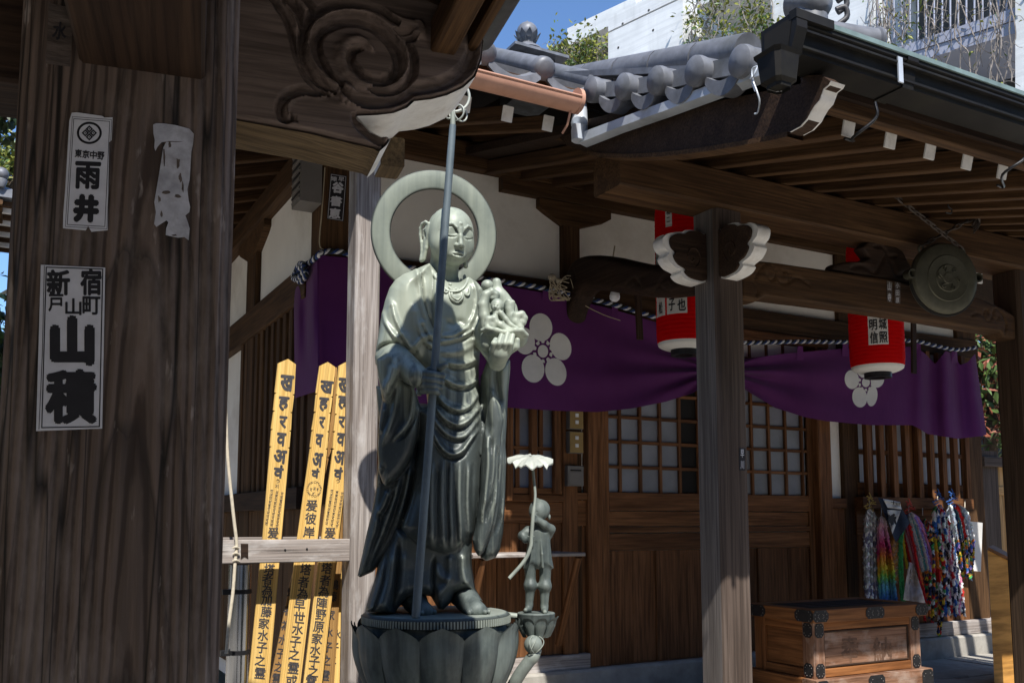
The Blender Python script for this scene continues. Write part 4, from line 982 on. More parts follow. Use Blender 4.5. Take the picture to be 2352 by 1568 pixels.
l1 = u4([(790, 900), (842, 760), (870, 790), (930, 812), (998, 770), (1000, 840), (985, 1000), (975, 1200), (965, 1390), (972, 1480)], -.02)+u5([(1046, 260), (1040, 450), (1030, 600), (1010, 710), (980, 760), (922, 781), (885, 760), (850, 600), (860, 200)], -.02)
S.poly(l1, .010, .075, .04, .003, disp=disp)
l2 = u4([(838, 1100), (850, 1000), (880, 980), (930, 1110), (950, 1200)], -.08)+u5([(1000, 100), (985, 400), (950, 590), (905, 720), (872, 752), (848, 720), (828, 640), (850, 560), (880, 330), (885, 120)], -.08)
S.poly(l2, -.072, .045, .025, .003, disp=disp)
under = u5([(330, 560), (300, 650), (225, 800), (200, 900), (150, 1065), (150, 1095), (330, 1115), (350, 1080), (410, 1020), (480, 995), (560, 1005), (605, 1085), (640, 1094), (690, 1050), (720, 990), (790, 968), (840, 985), (872, 1030), (905, 1052), (850, 960), (828, 800), (830, 560)])
S.poly(under, tilt*.7+.02, .118+.0*UU+.03*np.clip((1.32-ZZ)/.15, 0, 1), .05, .003, disp=disp)
me = S.mesh('robe', MS)
robe = link('robe', me, None, st)
me.materials.append(m_bronze); me.materials.append(m_bronzed)
co = np.zeros(len(me.vertices)*3); me.vertices.foreach_get('co', co); co = co.reshape(-1, 3)
# smooth the voxel steps a little
def relax(me, it=2, lam=.5):
    n = len(me.vertices); e = np.zeros(len(me.edges)*2, np.int64); me.edges.foreach_get('vertices', e); e = e.reshape(-1, 2)
    co = np.zeros(n*3); me.vertices.foreach_get('co', co); co = co.reshape(-1, 3); dg = np.bincount(e.ravel(), minlength=n)[:, None]
    for _ in range(it):
        for l in (lam, -lam*1.03):
            ac = np.stack([np.bincount(e[:, 0], co[e[:, 1], k], n)+np.bincount(e[:, 1], co[e[:, 0], k], n) for k in range(3)], 1)
            co = co+l*(ac/np.maximum(dg, 1)-co)
    me.vertices.foreach_set('co', co.ravel()); me.update()
relax(me, 1)
def bvh(o): return BVHTree.FromPolygons([W[o] @ v.co for v in o.data.vertices] if False else [v.co[:] for v in o.data.vertices], [tuple(p.vertices) for p in o.data.polygons])
def localise(o, M):
    """move an object's frame without moving it (mesh is in world space)"""
    o.data.transform(M.inverted()); W[o] = M; o.matrix_basis = (W[o.parent].inverted() @ M) if o.parent else M
RB = bvh(robe)
def hit(px, py, off=.0):
    d = ray(px, py); d = d/np.linalg.norm(d); h = RB.ray_cast(Vector(CAM), Vector(d))
    return (np.array(h[0])-d*off) if h[0] is not None else None
# streaked pale patina; the lower robe's shade is painted in by height
me.materials.clear(); me.materials.append(None)
def _robe_mat():
    b = NB('streaked_robe_bronze'); v = b.coord((34, 34, .9)); stx = b.noise(v, 1., 5, .6, .3); bl = b.noise(b.coord((3, 3, 2)), 1., 3, .5); fi = b.noise(b.coord((60, 60, 60)), 1., 3)
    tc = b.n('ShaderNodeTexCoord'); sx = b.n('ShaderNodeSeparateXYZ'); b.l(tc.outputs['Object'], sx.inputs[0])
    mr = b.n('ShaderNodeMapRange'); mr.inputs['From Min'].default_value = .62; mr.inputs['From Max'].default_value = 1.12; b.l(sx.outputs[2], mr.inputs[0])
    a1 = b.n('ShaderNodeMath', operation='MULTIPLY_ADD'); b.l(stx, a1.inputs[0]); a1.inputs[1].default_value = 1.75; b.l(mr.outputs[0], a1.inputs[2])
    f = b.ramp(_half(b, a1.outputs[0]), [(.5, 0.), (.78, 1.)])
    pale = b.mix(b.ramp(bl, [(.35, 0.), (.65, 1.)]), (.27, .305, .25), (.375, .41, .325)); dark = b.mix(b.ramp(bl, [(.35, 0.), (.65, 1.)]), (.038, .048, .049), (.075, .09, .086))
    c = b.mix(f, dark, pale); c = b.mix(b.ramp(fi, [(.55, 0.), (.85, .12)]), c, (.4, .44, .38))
    c = crease_shade(b, c); b.bump(fi, .1, .002); b.set(c, b.ramp(bl, [(.3, .34), (.7, .56)]), .12, .45); return b.m
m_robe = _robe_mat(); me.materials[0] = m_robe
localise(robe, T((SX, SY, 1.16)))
# ------------------------------------------------------------------ head
Hd = SDF((-.13, -.135, -.215), (.13, .14, .128), .0024)
def surf(x, z):
    i = int(round((x-Hd.lo[0])/Hd.h)); k = int(round((z-Hd.lo[2])/Hd.h)); col = Hd.F[i, :, k]; j = np.where(col < 0)[0]
    return float(Hd.ax[1][j.max()]) if len(j) else .05
Hd.ell((0, -.008, .026), (.0855, .1, .084), 0); Hd.ell((0, .016, -.034), (.082, .076, .08), .045); Hd.ell((0, .05, -.082), (.04, .032, .028), .035)
for s in (1, -1): Hd.ell((s*.042, .04, -.045), (.036, .04, .04), .03)
Hd.cap((0, -.022, -.06), (0, -.038, -.25), .057, .062, .02)
for s in (1, -1):
    br = [(.008, .010), (.017, .027), (.032, .0385), (.049, .0365), (.064, .024), (.072, .012)]
    y0 = [surf(s*x, z) for x, z in br]
    Hd.ell((s*.038, surf(s*.038, .012)+.012, .010), (.031, .018, .021), .010, 'sub')
    Hd.ell((s*.038, surf(s*.038, .006)-.0075, .006), (.027, .0115, .017), .008)
    Hd.chain([(s*x, y-.0005, z) for (x, z), y in zip(br, y0)], [.0028, .0045, .005, .0045, .0032, .0018], .003)
    gv = [(x*.98+.001, z-.0085) for x, z in br[:5]]
    Hd.chain([(s*x, surf(s*x, z)+.001, z) for x, z in gv], [.002, .0038, .004, .0032, .002], .002, 'sub')
    sl = [(.014, -.005), (.023, -.009), (.036, -.0108), (.049, -.009), (.061, -.004)]
    Hd.chain([(s*x, surf(s*x, z)+.0008, z) for x, z in sl], [.002, .0034, .0038, .0034, .0018], .0008, 'sub')
    Hd.chain([(s*x, surf(s*x, z+.0052)-.0006, z+.0052) for x, z in sl], [.0015, .0022, .0026, .0022, .0015], .002)
nb = surf(0, .02)
Hd.chain([(0, nb-.004, .022), (0, nb+.003, -.005), (0, nb+.0135, -.036)], [.0055, .0070, .0105], .008)
for s in (1, -1): Hd.ell((s*.0115, nb+.004, -.0405), (.0085, .012, .0075), .006); Hd.ell((s*.0055, nb+.008, -.0495), (.0032, .005, .004), .002, 'sub')
ym = surf(0, -.073)
Hd.ell((0, ym-.0065, -.0765), (.03, .012, .015), .012)
ym = surf(0, -.0735)
up = [(-.026, -.0745), (-.014, -.0700), (-.005, -.0672), (0, -.0685), (.005, -.0672), (.014, -.0700), (.026, -.0745)]
Hd.chain([(x, surf(x, -.0735)+.0012, z) for x, z in up], [.002, .0042, .005, .0046, .005, .0042, .002], .003)
lo_ = [(-.02, -.0805), (-.008, -.0835), (0, -.0842), (.008, -.0835), (.02, -.0805)]
Hd.chain([(x, surf(x, -.083)+.0022, z) for x, z in lo_], [.003, .005, .0054, .005, .003], .003)
Hd.chain([(x, surf(x, -.0765)+.001, -.0762+.002*abs(x)/.026) for x in (-.027, -.013, 0, .013, .027)], .0018, .001, 'sub')
Hd.ell((0, surf(0, -.0965)+.006, -.0965), (.019, .009, .0065), .008, 'sub')
Hd.ell((0, surf(0, .043)-.0005, .043), (.0062, .005, .0068), .002)
for s in (1, -1):
    hx = [(.083, -.012, .016), (.088, -.02, .034), (.096, -.034, .040), (.103, -.048, .032), (.106, -.056, .014), (.104, -.055, -.012), (.099, -.047, -.04), (.0945, -.040, -.072), (.094, -.037, -.095), (.096, -.034, -.108)]
    Hd.chain([(s*x, y, z) for x, y, z in hx], [.005, .0055, .0058, .0058, .006, .006, .0062, .0075, .009, .0095], .004)
    Hd.chain([(s*.082, -.014, .012), (s*.083, -.02, -.02), (s*.086, -.022, -.06), (s*.09, -.026, -.103)], [.006, .007, .0075, .008], .006)
    Hd.ell((s*.089, -.034, .004), (.008, .024, .034), .005); Hd.ell((s*.090, -.034, -.05), (.006, .015, .05), .004)
    Hd.chain([(s*.094, -.028, .014), (s*.099, -.04, .008), (s*.097, -.042, -.015)], .0035, .003)
    Hd.ell((s*.1, -.03, -.012), (.01, .008, .014), .004, 'sub')
hu, hz = uz(1034.4, 541, -.03)
HP = S0+hu*su-.03*sw+np.array([0, 0, hz])
pt = rad(14); fwd = Vector((0, -math.cos(pt), -math.sin(pt))); upv = Vector((0, -math.sin(pt), math.cos(pt))); xx = fwd.cross(upv)
MH = Matrix(((xx.x, fwd.x, upv.x, HP[0]), (xx.y, fwd.y, upv.y, HP[1]), (xx.z, fwd.z, upv.z, HP[2]), (0, 0, 0, 1)))
me = Hd.mesh('head'); relax(me, 2); link('head', me, m_bronze, st, MH)
# ------------------------------------------------------------------ hands
def place(Sd, name, m, parent, it=1):
    me = Sd.mesh(name, MS); relax(me, it); o = link(name, me, m, parent); localise(o, T(np.array(W[parent].translation))); return o
WS = -.245                                            # depth of the staff where it is gripped
Rh = SDF((-.17, -.32, 1.80), (.06, -.14, 2.12), .0026)
Rh.ell(q4((385, 935), WS+.03), (.030, .026, .042), 0); Rh.cap(q4((300, 880), WS+.06), q4((370, 910), WS+.035), .034, .03, .02)
for i, (y, xe_, xk) in enumerate(((888, 532, 392), (928, 522, 388), (968, 512, 392), (1005, 500, 402))):
    r = (.0128, .0132, .0128, .0115)[i]
    Rh.chain([q4((xk-28, y-4), WS+.018), q4((xk+12, y-10), WS-.020), q4((xk+70, y-3), WS-.030), q4((xe_-8, y+4+i*2), WS-.014)], [r*1.05, r*1.1, r, r*.88], .003)
Rh.chain([q4((380, 880), WS+.02), q4((440, 855), WS+.012), q4((500, 838), WS-.004), q4((545, 818), WS-.012)], [.016, .0145, .013, .010], .006)
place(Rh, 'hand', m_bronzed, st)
WL = -.205
Lh = SDF((.09, -.30, 1.86), (.31, -.06, 2.25), .0026)
Lh.ell(q4((925, 715), WL+.01), (.038, .026, .032), 0); Lh.cap(q4((905, 800), WL+.085), q4((925, 735), WL+.02), .033, .036, .02)
for i, (x, y, xb) in enumerate(((893, 640, 872), (934, 612, 905), (976, 600, 945), (1012, 612, 985))):
    r = (.0105, .0118, .0122, .0115)[i]
    Lh.chain([q4((xb, 715), WL-.006), q4(((xb+x)/2-2, 668), WL-.024), q4((x, y), WL-.012)], [r*1.1, r, r*.85], .004)
Lh.chain([q4((985, 720), WL+.02), q4((1035, 690), WL+.01), q4((1045, 645), WL+.005)], [.016, .0135, .0105], .006)
place(Lh, 'hand', m_bronze, st)
# ------------------------------------------------------------------ feet
Ft = SDF((-.19, -.24, 1.125), (.20, .06, 1.26), .003)
ZT = 1.157
fd = np.array([-math.sin(SA)*-1*.0, 0, 0])
fwd2 = np.array([0.405, -.914])                        # toe direction (u,w): the statue faces -Y
side = np.array([.914, .405])
for (px, py) in ((400, 1080), (742, 1050)):
    u0, z0 = uz(*c5((px+75, py)), -.06); base = np.array([u0, -.06])
    def fp(a, b, z): q = base+fwd2*a+side*b; return (q[0], q[1], ZT+z)
    Ft.cap(fp(-.09, 0, .06), fp(-.02, 0, .045), .045, .04, .0); Ft.cap(fp(-.03, 0, .04), fp(.055, .0, .018), .042, .03, .02); Ft.ell(fp(.04, 0, .015), (.042, .042, .02), .02)
    for k in range(5):
        b = -.034+.017*k; L = .085-.006*abs(k-1) if k else .078
        s_ = 1 if px < 600 else -1; bb = b*s_
        Ft.cap(fp(.045, bb*.9, .014), fp(L, bb*1.1, .010), .0105 if k != 4 else .013, .0085 if k != 4 else .011, .004)
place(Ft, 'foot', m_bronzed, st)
# ------------------------------------------------------------------ halo
hp = aP(998, 536, S0+.14*sw, sw); dep = float((hp-CAM)@FV); ro, ri = 145.5/FPX*dep, 100.5/FPX*dep
ax_ = rad(23.9-7); nrm = Vector((-math.sin(ax_), -math.cos(ax_), -.12)).normalized()
Mh = frame(hp, nrm, (0, 0, 1))
b = MB(); prof = [(ri, -.004), (ri+.004, .005), (ri+.01, .007), (ro-.01, .007), (ro-.004, .005), (ro, -.004), (ro-.004, -.007), (ri+.004, -.007), (ri, -.004)]
b.lathe(prof, 96, Matrix.Rotation(rad(90), 4, 'Y'), cap=False); link('halo', b.mesh('halo'), m_bronze, st, Mh, 40)
b = MB(); b.tube([hp+np.array([0, .03, -ri-.03]), np.array([SX-.02, SY+.15, 2.0])], .012, 8); b.build('halo_stay', m_bronzed, st)
# ------------------------------------------------------------------ necklace
nk = thing('necklace', None, None, (SX, SY, 2.3)); nk.parent = st; nk.matrix_basis = W[st].inverted() @ W[nk]
def chest_tube(pts, r, n=20, off=.003, closed=False):
    P = [hit(*c4(p), off) for p in (curve_pts(pts, n))]; P = [p for p in P if p is not None]
    b = MB(); b.tube(P, r, 6); return b
chest_tube([(462, 185), (490, 225), (525, 270), (560, 300), (610, 305), (655, 290), (690, 245), (700, 215)], .0065, 26, .004).build('collar_band', m_bronze, nk, smooth=60)
for pts in ([(568, 300), (575, 345), (600, 372), (632, 376), (660, 355), (668, 315), (664, 300)], [(585, 305), (590, 340), (608, 358), (632, 360), (650, 345), (655, 310)], [(676, 300), (682, 325), (697, 333), (709, 318), (707, 285)], [(540, 285), (532, 305), (548, 312), (560, 300)], [(566, 270), (580, 290), (610, 300), (645, 292), (668, 270)]):
    chest_tube(pts, .0045, 18).build('pendant', m_bronze, nk, smooth=60)
for p in ((614, 288), (478, 188), (575, 255), (600, 295), (630, 296), (650, 288)):
    h_ = hit(*c4(p), .004)
    if h_ is not None: b = MB(); b.sphere(h_, .007, 8); b.build('bead', m_bronze, nk, smooth=179)
# ------------------------------------------------------------------ lotus pedestal
pd = thing('lotus_pedestal', None, None, (SX, SY, .6)); pd.parent = st; pd.matrix_basis = W[st].inverted() @ W[pd]
PM = T((SX, SY, 0))
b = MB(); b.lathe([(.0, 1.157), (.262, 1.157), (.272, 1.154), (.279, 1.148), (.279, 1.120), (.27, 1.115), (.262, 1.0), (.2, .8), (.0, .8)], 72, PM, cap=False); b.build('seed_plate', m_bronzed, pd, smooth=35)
for i in range(150):
    a = 2*math.pi*i/150
    if math.sin(a) > .55: continue
    b = MB(); M = T((SX, SY, 0)) @ Matrix.Rotation(a, 4, 'Z'); b.box((.277, -.0028, 1.121), (.2825, .0028, 1.147), M); b.build('rim_rib', m_bronzed, pd)
def bowl_r(t):                                         # t 0 top .. 1 bottom
    return .298-.012*t-.10*max(0, t-.25)**1.6*1.2 if t < .99 else .185
def petal(a0, hw, out, ztop, name):
    b = MB(); m_, n_ = 18, 13; P = np.zeros((m_, n_, 3))
    for j in range(n_):
        q = (j/(n_-1)-.5)*2; zt = ztop-.036*abs(q)**2.6-.012*(1-abs(q))**3*-1
        for i in range(m_):
            t = i/(m_-1); z = zt-(ztop-.80)*t**1.0; tt = (ztop-z)/(ztop-.80)
            rr = bowl_r(tt)+out+.020*(1-q*q)*math.sin(math.pi*min(1, .25+.75*tt))+(.009*(1-t/.14)**2 if t < .14 else 0)-.004*math.exp(-(q/.08)**2)
            a = a0+q*hw*(1-.30*max(0, tt-.3)); P[i, j] = (SX+rr*math.cos(a), SY+rr*math.sin(a), z)
    b.grid(P[:, ::-1]); b.grid((P-np.array([SX, SY, 0]))*np.array([.965, .965, 1])+np.array([SX, SY, -.004])); 
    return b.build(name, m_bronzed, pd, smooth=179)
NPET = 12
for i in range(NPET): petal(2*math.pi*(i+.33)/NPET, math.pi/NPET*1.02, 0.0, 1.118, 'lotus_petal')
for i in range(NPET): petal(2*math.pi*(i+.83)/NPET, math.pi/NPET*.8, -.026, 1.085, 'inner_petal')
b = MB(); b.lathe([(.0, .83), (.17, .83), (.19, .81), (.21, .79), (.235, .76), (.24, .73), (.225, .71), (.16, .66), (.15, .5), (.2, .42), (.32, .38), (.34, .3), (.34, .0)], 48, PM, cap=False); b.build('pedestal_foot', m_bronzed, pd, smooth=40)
# ------------------------------------------------------------------ staff (held by the statue)
sb_ = aZ(955, 1417, 1.16); g0 = np.array(MS @ Vector(q4((432, 930), WS)))
dirn = g0-sb_; 
# put the top of the staff on the ray of the photo's staff head while staying in line with the grip
tt_ = None; best = None
for k in np.linspace(1.3, 2.6, 400):
    p = sb_+dirn*k; v = p-CAM; py = PPY-FPX*(v@UV)/(v@FV)
    if best is None or abs(py-288) < best: best = abs(py-288); tt_ = k
stop_ = sb_+dirn*tt_
tx = aD(1040, 288, float(stop_@np.array([_s, _c, 0])))
sf = thing('monk_staff', 'long blue green bronze ringed staff gripped in the statue right hand', 'staff', tuple(sb_))
b = MB(); b.tube([sb_, sb_+(tx-sb_)*.30, sb_+(tx-sb_)*.62, sb_+(tx-sb_)*.93, tx], [.0155, .0148, .0142, .0138, .0125], 16); b.build('shaft', m_staff, sf, smooth=50)
b = MB(); b.tube([tx, tx+np.array([0, 0, .05])], [.010, .009], 12); b.build('ferrule', m_bronzed, sf, smooth=50)
hc = tx+np.array([0, 0, .115])
def loop(c, r, t, a, name, mm):
    P = [c+np.array([math.cos(q)*r*math.cos(a), math.cos(q)*r*math.sin(a), math.sin(q)*r]) for q in np.linspace(0, 2*math.pi, 29)]
    b = MB(); b.tube(P, t, 8, cap=False); b.build(name, mm, sf, smooth=60)
loop(hc, .062, .0055, -.3, 'staff_loop', m_leafbronze)
for q, a in ((-.5, .5), (-.8, 1.1), (.35, -.9), (.7, .2)): loop(hc+np.array([q*.045, 0, -.062]), .03, .0032, a, 'staff_ring', m_leafbronze)
# ------------------------------------------------------------------ lotus leaf with infants, resting on the raised left hand
WB = -.155
inf = thing('infant_lotus_figure', 'small bronze lotus flower holding infants on the statue raised left hand', 'figurine', tuple(MS @ Vector(q4((950, 560), WB))))
B = SDF((.06, -.27, 1.90), (.38, .02, 2.43), .0024)
ctr = np.array(q4((950, 600), WB))
def e4(p, w, rx, ry, rz, k=.006, op='add'): B.ell(q4(p, w), (rx, ry, rz), k, op)
e4((955, 612), WB, .088, .060, .020, 0); e4((940, 650), WB+.01, .05, .04, .03, .02); e4((955, 580), WB-.0, .078, .052, .014, .008, 'sub')
rim = [(800, 575), (840, 560), (900, 575), (960, 592), (1030, 575), (1075, 575), (1112, 608)]
B.chain([q4(p, WB-.03-.03*math.sin(math.pi*i/6)) for i, p in enumerate(rim)], .0075, .012)
e4((835, 660), WB+.01, .026, .03, .035, .02); e4((1060, 650), WB+.02, .028, .03, .025, .02); e4((960, 565), WB+.02, .07, .04, .02, .02)
def curl(pts, rs, w, k=.006): B.chain([q4(p, w) for p in pts], rs, k)
curl([(830, 560), (815, 480), (805, 400), (825, 330), (865, 305), (895, 325), (890, 350), (872, 350)], [.022, .022, .02, .018, .014, .012, .011, .010], WB+.01)
curl([(835, 540), (845, 500), (880, 495), (898, 525), (880, 545), (862, 532)], [.014, .014, .014, .014, .012, .012], WB-.035)
curl([(1060, 560), (1030, 520), (1040, 475), (1075, 465), (1095, 490), (1085, 520), (1068, 508)], [.018, .018, .016, .014, .012, .012, .010], WB-.01)
curl([(800, 560), (850, 400), (900, 240), (930, 330), (1000, 420), (1045, 520)], [.02, .018, .012, .016, .018, .02], WB+.045, .02)
e4((930, 440), WB+.035, .05, .014, .075, .02)
e4((835, 262), WB+.02, .0235, .023, .022, .002); e4((838, 285), WB+.025, .018, .018, .02, .004)
e4((905, 402), WB-.015, .0255, .026, .0265, .002); e4((898, 418), WB-.032, .016, .012, .014, .006)
e4((893, 412), WB-.044, .0042, .006, .0045, .003); e4((881, 400), WB-.041, .006, .003, .0016, .001, 'sub'); e4((908, 403), WB-.0425, .006, .003, .0016, .001, 'sub'); e4((893, 425), WB-.0455, .005, .003, .0016, .001, 'sub')
e4((992, 400), WB+.01, .022, .022, .024, .003); e4((1012, 380), WB+.0, .009, .009, .009, .004); e4((985, 372), WB+.0, .012, .010, .010, .004)
curl([(905, 450), (912, 490), (920, 540)], [.02, .024, .026], WB-.0); curl([(930, 455), (965, 500), (1000, 540), (1040, 560)], [.011, .010, .009, .008], WB-.035); curl([(895, 455), (890, 490), (900, 520)], [.010, .009, .009], WB-.03)
curl([(990, 430), (1000, 480), (1010, 530)], [.018, .018, .02], WB+.005); curl([(930, 540), (975, 575), (1020, 580)], [.016, .013, .010], WB-.035)
place(B, 'infants_on_lotus', m_bronze, inf)
# ------------------------------------------------------------------ child statue with a lotus-leaf parasol, on its own small lotus
def cb(p): return (1240+p[0]*.4)/1.0884, (1080+p[1]*.4)/1.0884
WB2 = .06
def qb(p, w=0.0): u, z = uz(*cb(p), WB2+w); return (u, WB2+w, z)
bo = thing('child_statue', 'small bronze child statue holding a lotus leaf parasol on a lotus cup', 'statue', tuple(MS @ Vector(qb((250, 1125)))))
p0, p1 = np.array(qb((60, 1180))), np.array(qb((400, 380)))
B = SDF((p0[0], -.08+WB2-.06, p0[2]-.0), (p1[0], WB2+.13, p1[2]), .0027)
U1 = abs(qb((100, 600))[0]-qb((0, 600))[0])/100        # metres per crop pixel
def E(p, w, rx, ry, rz, k=.006, op='add'): B.ell(qb(p, w), (rx*U1, ry*U1, rz*U1), k, op)
def C(pts, rs, k=.008, op='add'): B.chain([qb(p[:2], p[2] if len(p) > 2 else 0) for p in pts], [r*U1 for r in rs], k, op)
E((272, 482), 0, 66, 66, 64, 0); E((262, 505), -.015, 52, 48, 46, .015); E((255, 432), -.0, 14, 14, 22, .01)
E((243, 512), -.042, 7, 8, 6, .004); E((332, 528), .0, 10, 14, 18, .004); E((225, 497), -.036, 12, 8, 4, .002, 'sub'); E((262, 497), -.039, 12, 8, 4, .002, 'sub'); E((245, 530), -.036, 10, 8, 4, .002, 'sub')
C([(270, 550), (262, 590)], [30, 36])
B.poly([qb(p)[::2] for p in ((215, 585), (190, 620), (195, 700), (185, 760), (172, 850), (215, 835), (262, 853), (285, 838), (310, 848), (360, 850), (348, 780), (340, 700), (335, 620), (300, 590), (262, 578))], WB2, 52*U1, 40*U1, .01)
C([(282, 680, -.03), (288, 760, -.035), (292, 840, -.035)], [6, 8, 9], .004)
for x in (215, 250, 325): C([(x, 690, -.035), (x-3, 830, -.04)], [4, 6], .008, 'sub')
C([(200, 615, 0), (165, 645, -.015), (185, 668, -.03), (215, 668, -.045)], [30, 27, 22, 18]); C([(325, 640, 0), (342, 605, -.015), (300, 575, -.035), (245, 542, -.048)], [30, 28, 24, 18])
for y in (655, 666, 677): C([(206, y, -.05), (222, y-2, -.06), (236, y-4, -.055)], [8, 7, 6], .002)
for y in (524, 536, 548, 558): C([(250, y, -.052), (236, y-4, -.062), (224, y-4, -.054)], [8, 7.5, 6.5], .002)
C([(213, 840), (215, 960), (207, 1070)], [36, 32, 24], .01); C([(308, 840), (305, 965), (302, 1080)], [38, 33, 24], .01)
E((214, 955), -.01, 34, 36, 26, .02); E((306, 960), -.01, 35, 36, 26, .02)
C([(207, 1085, 0), (203, 1103, -.005), (185, 1110, -.03)], [22, 18, 13], .01); C([(302, 1095, 0), (303, 1112, -.008), (305, 1122, -.045)], [22, 18, 14], .01)
o = place(B, 'child_figure', m_boy, bo)
b = MB(); b.tube([MS @ Vector(v) for v in curve_pts([qb((229, 215), -.03), qb((237, 300), -.035), qb((245, 400), -.045), qb((232, 520), -.062), qb((222, 650), -.066), qb((215, 720), -.07), qb((175, 805), -.075), qb((82, 912), -.085)], 40)], [.0055]*15+[.0075]*26, 8); b.build('leaf_stalk', m_boy, bo, smooth=60)
lc = np.array(qb((215, 168), -.02)); lr = 143*U1; b = MB(); n, m_ = 64, 9; P = np.zeros((m_, n, 3))
for i in range(m_):
    t = i/(m_-1)
    for k in range(n):
        a = 2*math.pi*k/n; wv = t**2*(.006*math.sin(9*a)+.004*math.sin(17*a+1)); r = lr*(t if t > .06 else .06)*(1+.02*t*math.sin(11*a))
        P[i, k] = (lc[0]+r*math.cos(a), lc[1]+r*math.sin(a), lc[2]+.012*(1-t*t)+wv-.010*t**4+.0025*math.sin(22*a)*t)
Q = P.copy(); Q[:, :, 2] -= .004
A = np.array(MS)
tl_ = rad(17); Rt = np.array([[1, 0, 0], [0, math.cos(tl_), -math.sin(tl_)], [0, math.sin(tl_), math.cos(tl_)]]); tw = lambda X: ((X-lc)@Rt.T+lc)@A[:3, :3].T+A[:3, 3]
b.grid(tw(P)[:, ::-1][:, ::-1], True); b.grid(tw(Q)[:, ::-1], True); b.build('lotus_leaf', m_leafbronze, bo, smooth=60)
# cup
cu = np.array(MS @ Vector(qb((250, 1125)))); rt = 122*U1; zt = cu[2]; zb2 = qb((255, 1292))[2]; PMb = T((cu[0], cu[1], 0)); hh = zt-zb2
b = MB(); b.lathe([(0, zt), (rt*.93, zt), (rt*.97, zt-.004), (rt*.96, zt-.018), (rt*.93, zt-.03), (rt*.78, zt-hh*.55), (rt*.4, zt-hh*.95), (0, zt-hh)], 40, PMb, cap=False); b.build('lotus_cup', m_bronzed, bo, smooth=40)
for i in range(9):
    a0 = 2*math.pi*(i+.4)/9; b = MB(); P = np.zeros((10, 9, 3))
    for j in range(9):
        q = (j/8-.5)*2
        for k in range(10):
            t = k/9; z0 = zt-.014-.02*abs(q)**3; z = z0+(zb2+.01-z0)*t; tt = (zt-z)/hh; r = rt*(1.02-.25*tt-.45*max(0, tt-.45)**1.2)+.008*(1-q*q)+(.006 if k == 0 else 0); a = a0+q*math.pi/9*.98*(1-.2*tt); P[k, j] = (cu[0]+r*math.cos(a), cu[1]+r*math.sin(a), z)
    b.grid(P[:, ::-1]); b.build('lotus_petal', m_bronzed, bo, smooth=179)
bc = np.array(MS @ Vector(qb((232, 1325), -.06))); b = MB(); b.sphere(bc, 56*U1, 14); b.build('lotus_bud', m_bronzed, bo, smooth=179)
for k in range(3):
    P = [bc+57*U1*np.array([math.cos(a+k*1.3)*math.sin(f), -abs(math.sin(a*.5+1))*math.sin(f), math.cos(f)]) for a, f in zip(np.linspace(0, 1.6, 14), np.linspace(.5, 2.4, 14))]
    b = MB(); b.tube(P, .002, 5); b.build('bud_vein', m_bronzed, bo, smooth=60)
b = MB(); b.tube([MS @ Vector(v) for v in curve_pts([qb((255, 1290), -.0), qb((240, 1385), -.055), qb((205, 1432), -.06), qb((155, 1500), -.06), qb((115, 1568), -.05), qb((60, 1680), 0), qb((30, 1900), .03), qb((20, 2300), .03)], 40)], [.02]*4+[.024]*37, 12); b.build('cup_stem', m_bronzed, bo, smooth=60)
b = MB(); b.tube([MS @ Vector(qb((60, 1140), -.02)), MS @ Vector(qb((130, 1148), -.02))], .012, 8); b.build('link_leaf', m_bronzed, bo, smooth=60)
